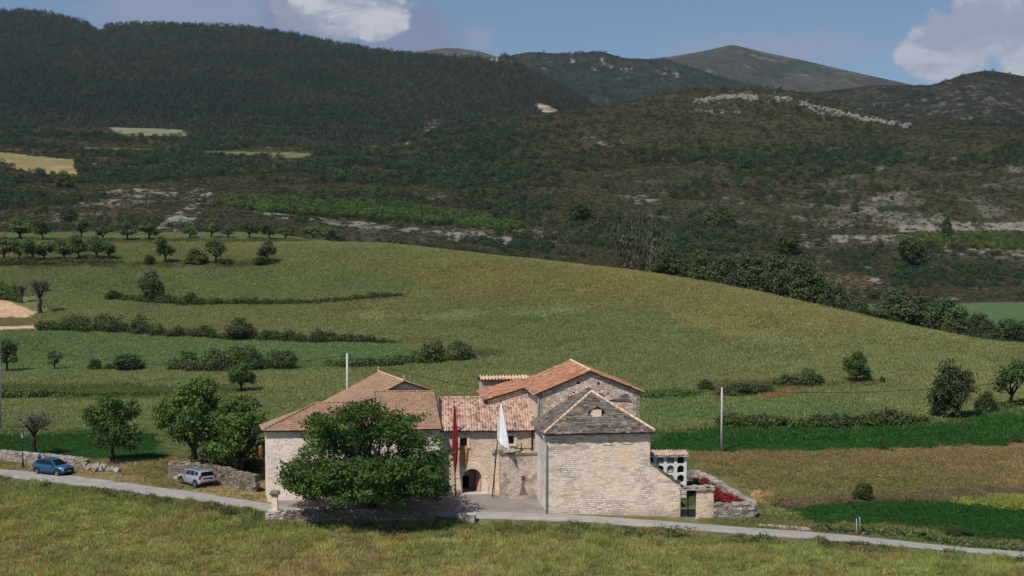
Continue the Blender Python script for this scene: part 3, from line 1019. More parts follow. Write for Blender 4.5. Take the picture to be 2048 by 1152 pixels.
# ------------------------------------------------------------------ building helpers
def wall(mb, p0, p1, top, zb, openings=(), depth=.35, mat=0, bm=None, back=True):
    """upright wall from plan point p0 to p1. top: [(u, z)...]; openings: (u0, u1, zlo, [(u, ztop)...]) cut right through with reveals"""
    p0, p1 = Vector((p0[0], p0[1], 0)), Vector((p1[0], p1[1], 0))
    L = (p1 - p0).length
    ex = (p1 - p0) / L
    inn = Vector((-ex.y, ex.x, 0))
    if not isinstance(top, (list, tuple)):
        top = [(0, top), (L, top)]
    cuts = {0.0, L}
    for u, _ in top:
        if 0 < u < L:
            cuts.add(u)
    for o in openings:
        cuts.add(o[0])
        cuts.add(o[1])
        for u, _ in o[3]:
            cuts.add(u)
    k = 0.0
    while k < L:
        cuts.add(k)
        k += 6
    cuts = sorted(cuts)
    tz = lambda u: float(np.interp(u, [a for a, _ in top], [z for _, z in top]))
    W = lambda u, z, d_=0: p0 + ex * u + inn * d_ + Vector((0, 0, z))
    for a, b_ in zip(cuts, cuts[1:]):
        if b_ - a < 1e-6:
            continue
        mid = (a + b_) / 2
        segs = []
        lo0, lo1 = zb, zb
        for o in sorted([o for o in openings if o[0] - 1e-6 <= mid <= o[1] + 1e-6], key=lambda o: o[2]):
            ot = lambda u: float(np.interp(u, [q for q, _ in o[3]], [z for _, z in o[3]]))
            if o[2] > max(lo0, lo1) + 1e-4:
                segs.append((lo0, lo1, o[2], o[2]))
            lo0, lo1 = ot(a), ot(b_)
            mb.poly([W(a, lo0), W(b_, lo1), W(b_, lo1, depth), W(a, lo0, depth)], mat if bm is None else bm)
            mb.poly([W(a, o[2]), W(b_, o[2]), W(b_, o[2], depth), W(a, o[2], depth)], mat if bm is None else bm)
        segs.append((lo0, lo1, tz(a), tz(b_)))
        for l0, l1, h0, h1 in segs:
            mb.poly([W(a, l0), W(b_, l1), W(b_, h1), W(a, h0)], mat)
    for o in openings:
        for u in (o[0], o[1]):
            zt = float(np.interp(u, [q for q, _ in o[3]], [z for _, z in o[3]]))
            if zt > o[2] + 1e-3:
                mb.poly([W(u, o[2]), W(u, zt), W(u, zt, depth), W(u, o[2], depth)], mat if bm is None else bm)
    return W


def bilin(q, u, v):
    e0, e1, r0, r1 = [Vector(p) for p in q]
    return (e0 * (1 - u) + e1 * u) * (1 - v) + (r0 * (1 - u) + r1 * u) * v


def tiled(quad, gap=.26, course=.42, amp=.075, jitter=.012, seed=1, clip=(), flat=False, thick=.10, lo=0.0, hi=1.0):
    """a roof plane of real tiles. quad = eave left, eave right, ridge left, ridge right; clip = [(point, outward normal)]"""
    rng = np.random.RandomState(seed)
    e0, e1, r0, r1 = [Vector(p) for p in quad]
    nrm = (e1 - e0).cross(r0 - e0).normalized()
    if nrm.z < 0:
        nrm = -nrm
    width = max((e1 - e0).length, (r1 - r0).length)
    run = max((r0 - e0).length, (r1 - e1).length)
    nc, nr = max(2, int(round(width / gap))), max(2, int(round(run / course)))
    prof = [(0, 0), (.14, .62), (.3, 1.0), (.5, .62), (.62, 0), (.8, -.35)] if not flat else [(0, 0), (.1, .7), (.22, .7), (.34, .1), (.7, 0), (.97, .05)]
    bm = bmesh.new()
    tone = bm.verts.layers.float.new('tone')
    tn = np.clip(rng.normal(.5, .26, (nr, nc)), 0, 1) * (hi - lo) + lo
    tn = np.clip(tn + (fbm(*np.meshgrid(np.arange(nc), np.arange(nr)), 5, seed) - .5) * .5, 0, 1)
    for r_ in range(nr):
        rows = []
        jz = rng.normal(0, jitter, nc)
        jy = rng.normal(0, jitter * 1.5, nc)
        for e, v in enumerate((r_ / nr - .012, (r_ + 1) / nr)):
            row = []
            for c_ in range(nc):
                for u, h in prof:
                    p = bilin(quad, (c_ + u) / nc, v + (jy[c_] / run if e == 0 else 0))
                    p = p + nrm * (h * amp + (.035 if e == 0 else .0) + jz[c_] + .02)
                    q = bm.verts.new(p)
                    q[tone] = tn[r_, c_]
                    row.append(q)
            p = bilin(quad, 1, v) + nrm * (.02 + (.035 if e == 0 else 0))
            q = bm.verts.new(p)
            q[tone] = tn[r_, nc - 1]
            row.append(q)
            rows.append(row)
        for a in range(len(rows[0]) - 1):
            f_ = bm.faces.new((rows[0][a], rows[0][a + 1], rows[1][a + 1], rows[1][a]))
            f_.smooth = False
        # front lip of the course
        lip = []
        for a, q in enumerate(rows[0]):
            w_ = bm.verts.new(q.co - nrm * (.06 if r_ else .05))
            w_[tone] = q[tone] * .8
            lip.append(w_)
        for a in range(len(lip) - 1):
            bm.faces.new((lip[a], lip[a + 1], rows[0][a + 1], rows[0][a]))
    for pnt, nn in clip:
        geom = bm.verts[:] + bm.edges[:] + bm.faces[:]
        bmesh.ops.bisect_plane(bm, geom=geom, plane_co=Vector(pnt), plane_no=Vector(nn), clear_outer=True)
    # boards under the tiles
    under = bmesh.new()
    ti = bm.verts.layers.float['tone']
    c0 = [bilin(quad, u, v) - nrm * .03 for u, v in ((0, 0), (1, 0), (1, 1), (0, 1))]
    g = bmesh.new()
    a = [g.verts.new(p) for p in c0]
    b_ = [g.verts.new(p - nrm * thick) for p in c0]
    g.faces.new(a)
    g.faces.new(b_[::-1])
    for i in range(4):
        g.faces.new((a[i], b_[i], b_[(i + 1) % 4], a[(i + 1) % 4]))
    for pnt, nn in clip:
        bmesh.ops.bisect_plane(g, geom=g.verts[:] + g.edges[:] + g.faces[:], plane_co=Vector(pnt), plane_no=Vector(nn), clear_outer=True)
        ed = [e for e in g.edges if e.is_boundary]
        if ed:
            bmesh.ops.contextual_create(g, geom=ed)
    mp = {}
    for v_ in g.verts:
        mp[v_] = bm.verts.new(v_.co)
        mp[v_][ti] = .5
    for f_ in g.faces:
        try:
            q = bm.faces.new([mp[v_] for v_ in f_.verts])
            q.material_index = 1
        except ValueError:
            pass
    g.free()
    under.free()
    return bm


def bm_obj(name, bms, mats, parent):
    base, p = Vector((0, 0, 0)), parent
    while p is not None:
        base = base + Vector(p.location)
        p = p.parent
    full = bmesh.new()
    full.verts.layers.float.new('tone')
    for bm in bms if isinstance(bms, (list, tuple)) else [bms]:
        tmp = bpy.data.meshes.new('tmp')
        bm.to_mesh(tmp)
        bm.free()
        full.from_mesh(tmp)
        bpy.data.meshes.remove(tmp)
    bmesh.ops.translate(full, verts=full.verts, vec=-base)
    me = bpy.data.meshes.new(name)
    full.to_mesh(me)
    full.free()
    for m_ in mats:
        me.materials.append(m_)
    return link(bpy.data.objects.new(name, me), parent)


def slab_roof(mb, poly, updir, seed=1, course=.27, size=(.28, .62), thick=.055, lift=.03):
    """stone slabs laid in courses on a planar polygon (convex), eave first"""
    rng = random.Random(seed)
    pts = [Vector(p) for p in poly]
    nrm = (pts[1] - pts[0]).cross(pts[2] - pts[0]).normalized()
    if nrm.z < 0:
        nrm = -nrm
    ax = (pts[1] - pts[0]).normalized()
    up = nrm.cross(ax).normalized()
    if up.z < 0:
        up = -up
    o = pts[0]
    uv = [((p - o).dot(ax), (p - o).dot(up)) for p in pts]
    vmax = max(v for _, v in uv)
    v = -.02
    while v < vmax:
        xs = []
        vv = min(max(v + course * .3, 0.001), vmax - .001)
        for (u0, v0), (u1, v1) in zip(uv, uv[1:] + uv[:1]):
            if (v0 - vv) * (v1 - vv) <= 0 and abs(v1 - v0) > 1e-6:
                xs.append(u0 + (u1 - u0) * (vv - v0) / (v1 - v0))
        if len(xs) >= 2:
            a, b_ = min(xs), max(xs)
            u = a
            while u < b_ - .05:
                w_ = min(rng.uniform(*size), b_ - u)
                if w_ > .08:
                    th = thick * rng.uniform(.6, 1.6)
                    tl = rng.uniform(.10, .2)
                    yy = up * math.cos(tl) - nrm * math.sin(tl)
                    zz = nrm * math.cos(tl) + up * math.sin(tl)
                    c_ = o + ax * (u + w_ / 2) + up * (v + course * .55 + rng.uniform(-.05, .05)) + nrm * (lift + th / 2 + .03)
                    mb.box(c_, (w_ * .98, course * 1.75, th), (ax, yy, zz), tone=min(1, max(0, rng.gauss(.5, .3))), jit=.018, rng=rng)
                u += w_
        v += course


def local_frame(o, yaw):
    ex, ey = Vector((math.cos(yaw), math.sin(yaw), 0)), Vector((-math.sin(yaw), math.cos(yaw), 0))
    f_ = lambda x, y, z=0.0: Vector((o[0], o[1], 0)) + ex * x + ey * y + Vector((0, 0, z))

    def lx(X, y, z):
        lo, hi = -60.0, 60.0
        for _ in range(50):
            m_ = (lo + hi) / 2
            q = f_(m_, y, z)
            if proj(q.x, q.y, q.z)[0] < X:
                lo = m_
            else:
                hi = m_
        return (lo + hi) / 2

    def lz(x, y, Y):
        q = f_(x, y, 0)
        return H - q.y * float(drop(Y))

    return f_, lx, lz, ex, ey

# ------------------------------------------------------------------ chapel block in front, with the nave behind it
CH0 = P(1095, 1023, 113.0)
cf, clx, clz, cex, cey = local_frame(CH0, R(8))
cw = clx(1300, 0, 3.0)                  # chapel width
ce = clz(0, 0, 868)                     # wall top
CD = 7.0                                # depth to the nave's gable
chapel = thing('chapel', 'square cream stone chapel with a dark stone slab pyramid roof at the road', 'chapel', (CH0.x, CH0.y, -.3))
mb = MB()
wall(mb, cf(0, 0), cf(cw, 0), ce, -2.2)
wall(mb, cf(cw, 0), cf(cw, CD), ce, -2.2)
# string course and rough ledges on the front wall
rng = random.Random(4)
for zz, u0, u1 in ((ce - .72, .5, cw - .1), (ce - .95, .6, 2.6), (ce - 1.02, 4.0, 8.0)):
    u = u0
    while u < u1:
        L = rng.uniform(.4, 1.0)
        if rng.random() < .75:
            mb.box(cf(u + L / 2, -.012, zz + rng.uniform(-.03, .03)), (L, .06, .07), (cex, cey, Vector((0, 0, 1))), jit=.012, rng=rng)
        u += L
mb.build('front_wall', M_CHAP, chapel)
mb = MB()
wall(mb, cf(0, CD), cf(0, 0), ce, -2.2)
mb.build('side_wall', M_PLASTER, chapel)
OV = .36
za = clz(4.4, 4.6, 786)
axx = clx(1183, 4.6, za)
ez = ce + .02
E = lambda x, y, z: cf(x, y, z)
apex = E(axx, 4.6, za)
bk = E(axx, CD - .02, za + .05)
fl, fr = E(-OV, -OV, ez), E(cw + OV, -OV, ez)
bl, br = E(-OV, CD - .02, ez), E(cw + OV, CD - .02, ez)
mb = MB()
slab_roof(mb, [fl, fr, apex], None, 11)
slab_roof(mb, [bl, fl, apex, bk], None, 12)
slab_roof(mb, [fr, br, bk, apex], None, 13)
dn = Vector((0, 0, -.12))
for tri in ([fl, fr, apex], [bl, fl, apex, bk], [fr, br, bk, apex]):
    mb.poly(tri, tone=.2)
mb.poly([p + dn for p in (fl, fr, br, bl)], tone=.2)
for a, b_ in ((fl, fr), (bl, fl), (fr, br)):
    mb.poly([a, b_, b_ + dn, a + dn], tone=.2)
roof = mb.build('roof', M_SLAB, chapel)
mb = MB()
rng = random.Random(9)
for a, b_ in ((fl, apex), (fr, apex)):
    n = 13
    d_ = (b_ - a)
    for i in range(n):
        p, q = a + d_ * (i / n) + Vector((0, 0, .13)), a + d_ * ((i + 1.12) / n) + Vector((0, 0, .13 + .03))
        mb.tube([p, q], [.15, .125], 7, tone=min(1, max(0, rng.gauss(.5, .25))))
mb.build('hip_tiles', M_TILE_HIP, roof)
# the little stone dormer in the front slope
dx = clx(1192, 1.9, 8.0)
dy = 1.75
dz = ez + (za - ez) * (dy + OV) / (4.6 + OV)
mb = MB()
mb.box(cf(dx, dy + .12, dz + .22), (.78, .9, .66), (cex, cey, Vector((0, 0, 1))), mat=0)
mb.box(cf(dx - .46, dy - .02, dz + .18), (.16, .22, .62), (cex, cey, Vector((0, 0, 1))), mat=0, tone=.9)
dorm = mb.build('dormer', [M_DRESS, M_SLAB], chapel)
mb = MB()
for s in (-1, 1):
    for k in range(3):
        cc_ = cf(dx + s * (.18 + .2 * k), dy + .3, dz + .8 - .13 * k)
        sl = (cex * s * .83 - Vector((0, 0, 1)) * .55).normalized()
        mb.box(cc_, (.34, 1.1, .07), (sl, cey, sl.cross(cey) * (-1)), tone=.6 - .15 * k, jit=.02, rng=rng)
mb.build('dormer_roof', M_SLAB, dorm)
# gutter and white downpipe at the left front corner
mb = MB()
mb.tube([cf(-OV - .03, CD, ez - .02), cf(-OV - .03, -.15, ez - .06)], .06, 6)
mb.tube([cf(-OV - .03, -.15, ez - .06), cf(-.32, -.12, ez - .5), cf(-.09, -.09, ez - .95), cf(-.09, -.09, -.2)], .075, 7)
mb.build('downpipe', M_PIPE, chapel)

# nave
nl = clx(1078, CD, 8.5)
nr = clx(1279, CD, 8.5)
nze = clz(nl, CD, 786)
nzr = clz((nl + nr) / 2, CD, 743)
nxr = clx(1179, CD, nzr)
NLEN = 9.5
nave = thing('church_nave', 'tall grey stone church nave, two small gable holes, orange tiled roof', 'church', tuple(cf((nl + nr) / 2, CD, -.3)))
mb = MB()
hole = []
for X, Yh in ((1157, 766), (1197, 767)):
    u = clx(X, CD, 10) - nl
    z = clz(nl + u, CD, Yh)
    hole.append((u - .13, u + .13, z - .13, [(u - .13, z + .13), (u + .13, z + .13)]))
for X, Yh, hw, hh in ((1148, 785, .1, .06), (1217, 787, .08, .06)):
    u = clx(X, CD, 10) - nl
    z = clz(nl + u, CD, Yh)
    hole.append((u - hw, u + hw, z - hh, [(u - hw, z + hh), (u + hw, z + hh)]))
wall(mb, cf(nl, CD), cf(nr, CD), [(0, nze), (nxr - nl, nzr), (nr - nl, nze)], -2.2, hole, .5)
wall(mb, cf(nr, CD), cf(nr, CD + NLEN), nze, -2.2)
wall(mb, cf(nr, CD + NLEN), cf(nl, CD + NLEN), [(0, nze), (nr - nxr, nzr), (nr - nl, nze)], -2.2)
# pale corner stones
for k in range(26):
    z = 3.2 + k * .36
    if z > nze - .2:
        break
    for xx, s in ((nl, 1), (nr, -1)):
        L = .62 if (k + (s > 0)) % 2 else .36
        mb.box(cf(xx + s * (L / 2 - .02), CD + .02, z), (L, .09, .3), (cex, cey, Vector((0, 0, 1))), mat=1, jit=.012, rng=rng)
mb.build('gable_wall', [M_NAVE, M_RUBBLE], nave)
mb = MB()
wall(mb, cf(nl, CD + NLEN), cf(nl, CD), nze, -2.2)
mb.build('side_wall', M_NAVESIDE, nave)
# broken stone ledges left in the gable above the chapel roof
mb = MB()
for X0, X1, Yl, dpth in ((1094, 1113, 826, .34), (1117, 1146, 813, .42), (1136, 1150, 796, .3), (1157, 1170, 788, .28), (1172, 1183, 783, .2), (1193, 1206, 792, .3), (1222, 1239, 817, .3), (1218, 1262, 803, .08), (1136, 1158, 803, .1), (1240, 1256, 794, .06)):
    a, b_ = clx(X0, CD, 8.5), clx(X1, CD, 8.5)
    z = clz(a, CD, Yl)
    mb = MB()
    mb.box(cf((a + b_) / 2, CD - dpth / 2, z + .09), (b_ - a, dpth, .1), (cex, cey, Vector((0, 0, 1))), tone=.7, jit=.035, rng=rng)
    mb.box(cf((a + b_) / 2 + .1, CD - dpth / 3, z + .2), ((b_ - a) * .7, dpth * .7, .12), (cex, cey, Vector((0, 0, 1))), tone=.4, jit=.04, rng=rng)
    mb.build('ledge_stone', M_SLAB, nave)
# roof
sl = (nzr - nze) / (nxr - nl)
ov = .38
FV, BV = CD - .28, CD + NLEN + .25
quadL = [cf(nl - ov, BV, nze - sl * ov + .06), cf(nl - ov, FV, nze - sl * ov + .06), cf(nxr, BV, nzr + .06), cf(nxr, FV, nzr + .06)]
slr = (nzr - nze) / (nr - nxr)
quadR = [cf(nr + ov, FV, nze - slr * ov + .06), cf(nr + ov, BV, nze - slr * ov + .06), cf(nxr, FV, nzr + .06), cf(nxr, BV, nzr + .06)]
nroof = bm_obj('roof', [tiled(quadL, seed=3, jitter=.02), tiled(quadR, seed=4, jitter=.02)], [M_TILE_RED, M_WOOD], nave)
mb = MB()
n = 24
for i in range(n):
    a, b_ = FV + (BV - FV) * i / n, FV + (BV - FV) * (i + 1.15) / n
    mb.tube([cf(nxr, b_, nzr + .13), cf(nxr, a, nzr + .17)], [.12, .14], 7, tone=rng.random())
mb.build('ridge_tiles', M_TILE_HIP, nroof)
mb = MB()
mb.tube([cf(nl - .1, CD + .3, nze - .1), cf(nl - .07, CD - .07, nze - .4), cf(nl - .07, CD - .07, ez + .3)], .055, 7)
mb.tube([cf(nl - ov - .04, BV, nze - sl * ov - .02), cf(nl - ov - .04, FV + .3, nze - sl * ov - .05)], .06, 6)
mb.build('gutter_pipe', M_PIPE, nave)

# lower aisle running out to the left of the nave
AY = CD + 6.0
al = clx(975, AY, 8.5)
az0 = clz(al, AY, 799)
az1 = clz(nl, AY, 773)
aisle = thing('church_aisle', 'low stone side aisle under an orange roof sloping down left from the nave', 'church aisle', tuple(cf((al + nl) / 2, AY, -.2)))
mb = MB()
AL = 6.5
wall(mb, cf(al, AY), cf(nl, AY), [(0, az0), (nl - al, az1)], -2)
wall(mb, cf(al, AY + AL), cf(al, AY), az0, -2)
wall(mb, cf(nl, AY + AL), cf(al, AY + AL), [(0, az1), (nl - al, az0)], -2)
mb.build('wall', M_NAVE, aisle)
sl2 = (az1 - az0) / (nl - al)
quad = [cf(al - .3, AY + AL, az0 - .3 * sl2 + .05), cf(al - .3, AY - .25, az0 - .3 * sl2 + .05), cf(nl - .02, AY + AL, az1 + .05), cf(nl - .02, AY - .25, az1 + .05)]
bm_obj('roof', tiled(quad, seed=6, jitter=.02), [M_TILE_RED, M_WOOD], aisle)
mb = MB()
mb.tube([cf(al - .32, AY, az0 - .25), cf(al - .2, AY - .2, az0 - .8), cf(al - .1, AY - .1, 3)], .07, 6)
mb.build('downpipe', M_PIPEB, aisle)

# the stone annex behind the aisle
TY = AY + AL + .3
tl, tr = clx(965, TY, 9), clx(1056, TY, 9)
tz = clz(tl, TY, 759)
annex = thing('stone_annex', 'small stone outbuilding with a pale tiled roof edge rising behind the church aisle', 'outbuilding', tuple(cf((tl + tr) / 2, TY, 0)))
mb = MB()
wall(mb, cf(tl, TY), cf(tr, TY), tz, -1)
wall(mb, cf(tr, TY), cf(tr, TY + 3.2), tz, -1)
wall(mb, cf(tl, TY + 3.2), cf(tl, TY), tz, -1)
wall(mb, cf(tr, TY + 3.2), cf(tl, TY + 3.2), tz, -1)
mb.build('wall', M_NAVE, annex)
quad = [cf(tl - .2, TY - .3, tz - .02), cf(tr + .2, TY - .3, tz - .02), cf(tl - .2, TY + 1.2, tz + .22), cf(tr + .2, TY + 1.2, tz + .22)]
quad2 = [cf(tr + .2, TY + 3.4, tz - .2), cf(tl - .2, TY + 3.4, tz - .2), cf(tr + .2, TY + 1.2, tz + .22), cf(tl - .2, TY + 1.2, tz + .22)]
bm_obj('roof', [tiled(quad, gap=.33, amp=.1, seed=8), tiled(quad2, gap=.33, amp=.1, seed=9)], [M_TILE_HIP, M_WOOD], annex)

# ------------------------------------------------------------------ middle wing with the arched doorway
MW0 = P(893, 990, 120.2)
mf, mlx, mlz, mex, mey = local_frame(MW0, R(4))
ml, mr = mlx(878, 0, 3), mlx(1071, 0, 4)
mz = mlz(0, 0, 860)
midw = thing('forecourt_wing', 'low stone wing with arched doorway and weathered pink roman tile roof', 'wing', tuple(mf((ml + mr) / 2, 0, 0)))
MU = lambda X, z: mlx(X, 0, z) - ml
ops = []
win = []
for (X0, X1, Y0, Y1) in ((920, 934, 876, 893), (1014, 1028, 873, 890)):
    za_, zb_ = mlz(0, 0, Y0), mlz(0, 0, Y1)
    u0, u1 = MU(X0, za_), MU(X1, za_)
    ops.append((u0, u1, zb_, [(u0, za_), (u1, za_)]))
    win.append((u0, u1, zb_, za_))
dz0, dz1 = mlz(0, 0, 989), mlz(0, 0, 938)
u0, u1 = MU(925, 1), MU(963, 1)
uc, rr = (u0 + u1) / 2, (u1 - u0) / 2
arch = [(uc - rr * math.cos(a), dz1 - rr + rr * math.sin(a)) for a in np.linspace(0, math.pi, 13)]
ops.append((u0, u1, dz0, arch))
mb = MB()
WM = wall(mb, mf(ml, 0), mf(mr, 0), mz, -1.2, ops, .5, bm=1)
mb.build('front_wall', [M_MID, M_DRESS], midw)
# window surrounds and interiors
for (a, b_, lo, hi) in win:
    mb = MB()
    s_ = .16
    mb.box(WM((a + b_) / 2, hi + .12, -.02), (b_ - a + .5, .1, .24), (mex, mey, Vector((0, 0, 1))))
    mb.box(WM((a + b_) / 2, lo - .08, -.04), (b_ - a + .5, .16, .16), (mex, mey, Vector((0, 0, 1))))
    mb.box(WM(a - .13, (lo + hi) / 2, -.02), (.24, .1, hi - lo - .005), (mex, mey, Vector((0, 0, 1))))
    mb.box(WM(b_ + .13, (lo + hi) / 2, -.02), (.24, .1, hi - lo - .005), (mex, mey, Vector((0, 0, 1))))
    w_ = mb.build('window', M_DRESS, midw)
    mb = MB()
    mb.box(WM((a + b_) / 2, (lo + hi) / 2, .42), (b_ - a + .1, .04, hi - lo + .1), (mex, mey, Vector((0, 0, 1))))
    mb.build('pane', plain('dark_window_glass', S(22, 24, 26), .12, 0, .5), w_)
# archway: dressed stone ring, passage behind
mb = MB()
ring = 13
for k in range(ring):
    a0, a1 = math.pi * k / ring + .012, math.pi * (k + 1) / ring - .012
    q = [(uc - r_ * math.cos(an), dz1 - rr + r_ * math.sin(an)) for r_, an in ((rr + .004, a0), (rr + .62, a0), (rr + .62, a1), (rr + .004, a1))]
    mb.prism([WM(u, z, -.045) for u, z in q], mey * .12, tone=rng.random())
z = dz0
while z < dz1 - rr - .1:
    hh = rng.uniform(.35, .55)
    hh = min(hh, dz1 - rr - z)
    for s in (-1, 1):
        wj = .62 if rng.random() < .5 else .5
        mb.box(WM(uc + s * (rr + .004 + wj / 2), z + hh / 2, .01), (wj, .11, hh - .02), (mex, mey, Vector((0, 0, 1))), tone=rng.random())
    z += hh
door = mb.build('arched_doorway', M_DRESS, midw)
mb = MB()
mb.box(WM(uc, dz0 + .03, .1), (2 * rr + .5, .9, .14), (mex, mey, Vector((0, 0, 1))))
mb.build('threshold', M_PALEST, door)
mb = MB()           # entrance passage: side walls, ceiling, back wall
PD = 2.6
for s in (-1, 1):
    mb.box(WM(uc + s * (rr + .45), dz0 + 1.2, .5 + PD / 2), (.2, PD, 3.2), (mex, mey, Vector((0, 0, 1))), mat=0)
mb.box(WM(uc + .45, dz0 + 1.2, .5 + PD), (1.25, .1, 3.2), (mex, mey, Vector((0, 0, 1))), mat=0)
mb.box(WM(uc - .6, dz0 + 1.95, .52 + PD), (1.0, .1, 1.5), (mex, mey, Vector((0, 0, 1))), mat=1)
mb.box(WM(uc - .55, dz0 + .6, 1.0 + PD), (1.1, .1, 1.3), (mex, mey, Vector((0, 0, 1))), mat=2)
mb.box(WM(uc, dz0 - .02, .5 + PD / 2), (2.4, PD, .1), (mex, mey, Vector((0, 0, 1))), mat=1)
mb.build('entrance_passage', [M_PINK, M_MID, M_DARK], door)
mb = MB()           # the right door leaf stands half open
dl = WM(uc + rr - .06, dz0, .5)
dd_ = (mey * .9 - mex * .42).normalized()
mb.box(dl + dd_ * .42 + Vector((0, 0, 1.02)), (.84, .05, 1.9), (dd_, dd_.cross(Vector((0, 0, 1))), Vector((0, 0, 1))))
mb.build('door_leaf', M_PINK, door)
mb = MB()
gx = mlz(0, 0, 898)
mb.tube([WM(MU(1029, 3.6), gx, -.03), WM(MU(1066, 3.6), gx - .04, -.03)], .018, 5)
mb.tube([WM(MU(1064, 4), mz - .1, -.07), WM(MU(1064, 4), 4.1, -.07)], .07, 7)
mb.build('downpipe', M_PIPEB, midw)
bx = WM(MU(987, 4), mlz(0, 0, 903), -.09)
mb = MB()
mb.box(bx, (.3, .18, .42), (mex, mey, Vector((0, 0, 1))))
mb.box(bx - mey * .1, (.24, .03, .34), (mex, mey, Vector((0, 0, 1))), tone=.8)
mb.build('meter_box', M_METALBOX, midw)
# roof in two lengths, the right one a little lower
RUN = 6.0
zr_ = mlz(0, RUN, 797)
ee = mz - .02
ms = mlx(969, RUN, 8)
def msplit(y, z): return mlx(969, y, z)
mq = [mf(ml + .05, -.42, ee), mf(ms - .05, -.42, ee), mf(ml + .05, RUN, zr_), mf(ms, RUN, zr_)]
zr2 = zr_ - .32
mq2 = [mf(ms - .05, -.42, ee - .02), mf(mr + .02, -.42, ee - .02), mf(ms, RUN - .4, zr2), mf(mr + .25, RUN - .4, zr2)]
mq3 = [mf(mr, 2 * RUN, ee), mf(ml, 2 * RUN, ee), mf(mr, RUN, zr_ - .01), mf(ml, RUN, zr_ - .01)]
mroof = bm_obj('roof', [tiled(mq, seed=21, jitter=.014), tiled(mq2, seed=22, jitter=.014), tiled(mq3, seed=23, gap=.5)], [M_TILE_OLD, M_WOOD], midw)
mb = MB()
for i in range(28):
    u = ml + (ms - ml) * i / 28
    mb.tube([mf(u, RUN, zr_ + .07), mf(u + (ms - ml) / 25, RUN, zr_ + .1)], [.12, .14], 6, tone=rng.random())
n = 14
for i in range(n):
    u = ms + (mr - ms) * i / n
    mb.tube([mf(u, RUN - .4, zr2 + .06), mf(u + (mr - ms) / (n - 1.5), RUN - .4, zr2 + .09)], [.11, .13], 6, tone=rng.random())
mb.build('ridge_tiles', M_TILE_OLD, mroof)
mb = MB()
wall(mb, mf(mr, 2 * RUN), mf(ml, 2 * RUN), mz, -1)
wall(mb, mf(mr, RUN - .5), mf(mr, 2 * RUN), [(0, zr2), (.5, zr_), (RUN + .5, mz)], -1)
mb.build('back_wall', M_MID, midw)

# raised terrace block between the wing and the chapel, with the little spout
tfl, tfr = mlx(1001, -2.2, 2), mlx(1078, -2.2, 2)
ttz = mlz(tfl, -2.2, 909)
terr = thing('terrace_block', 'stained stone terrace block with mossy top between doorway and chapel', 'terrace', tuple(mf((tfl + tfr) / 2, -2.2, 0)))
mb = MB()
wall(mb, mf(tfl + .25, -2.2), mf(tfr, -2.2), ttz, -1)
wall(mb, mf(tfl, -1.9), mf(tfl + .25, -2.2), ttz, -1)
wall(mb, mf(tfl, 0), mf(tfl, -1.9), ttz, -1)
mb.poly([mf(tfl, 0, ttz - .02), mf(tfl, -1.9, ttz - .02), mf(tfl + .25, -2.2, ttz - .02), mf(tfr, -2.2, ttz - .02), mf(tfr, 0, ttz - .02)])
mb.build('wall', M_TERR, terr)
mb = MB()
u = tfl
while u < tfr - .1:
    L = min(rng.uniform(.4, .8), tfr - u)
    mb.box(mf(u + L / 2, -2.1, ttz + .05), (L * .98, .42, .16), (mex, mey, Vector((0, 0, 1))), tone=rng.random(), jit=.03, rng=rng)
    u += L
for k in range(4):
    mb.box(mf(tfl + .1, -1.75 + k * .5, ttz + .05), (.4, .48, .15), (mex, mey, Vector((0, 0, 1))), tone=rng.random(), jit=.03, rng=rng)
mb.build('coping', M_MOSSY, terr)
sx_ = mlx(1046, -2.2, 1.8)
sz_ = mlz(sx_, -2.2, 955)
mb = MB()
mb.box(mf(sx_, -2.23, sz_), (.26, .08, .3), (mex, mey, Vector((0, 0, 1))))
mb.tube([mf(sx_, -2.25, sz_), mf(sx_, -2.42, sz_ - .02), mf(sx_, -2.47, sz_ - .12)], .035, 7)
mb.build('spout', plain('rust_red_iron', S(132, 54, 40), .7), terr)
mb = MB()
pts = [(-.12, -.25), (.1, -.22), (.12, -.7), (.26, -1.2), (.5, -1.62), (-.42, -1.66), (-.2, -1.2), (-.12, -.7)]
mb.poly([mf(sx_ + a, -2.206, sz_ + b_) for a, b_ in pts])
mb.build('damp_stain', plain('dark_algae_stain', S(122, 104, 88), .9, var=.35, sc=5), terr)

# ------------------------------------------------------------------ parish house at the left, hipped front range and gabled back range
FL, FR = P(525, 861, 117.5), P(883, 858, 118.7)
hz = (FL.z + FR.z) / 2
FL.z = FR.z = hz
house = thing('parish_house', 'big rubble stone house with tan tiled hipped and gabled roofs behind the walnut tree', 'house', (P(700, 990, 118).x, 118.2, 0))
hx = (FR - FL).normalized()
hy = Vector((-hx.y, hx.x, 0))
WL, WR = FL + hx * .42 + hy * .4, FR - hx * .15 + hy * .4
Lh = (WR - WL).length
bdir = Vector((math.sin(R(-15)), math.cos(R(-15)), 0))
BLc = WL + bdir * 4.2
mb = MB()
hops = []
for X, Y0, Y1, hw in ((826, 871, 886, .22),):
    q = (P(X, 878, 118.9) - WL).dot(hx)
    z0_, z1_ = H - 118.9 * float(drop(Y1)), H - 118.9 * float(drop(Y0))
    hops.append((q - hw, q + hw, z0_, [(q - hw, z1_), (q + hw, z1_)]))
WH = wall(mb, WL, WR, hz - .02, -1.4, hops, .35)
wall(mb, WL + bdir * 3.3, WL, hz - .02, -1.4)
wall(mb, WR, WR + hy * 8, [(0, hz - .02), (6.2, hz + 2.4), (8, hz + 2)], -1.4)
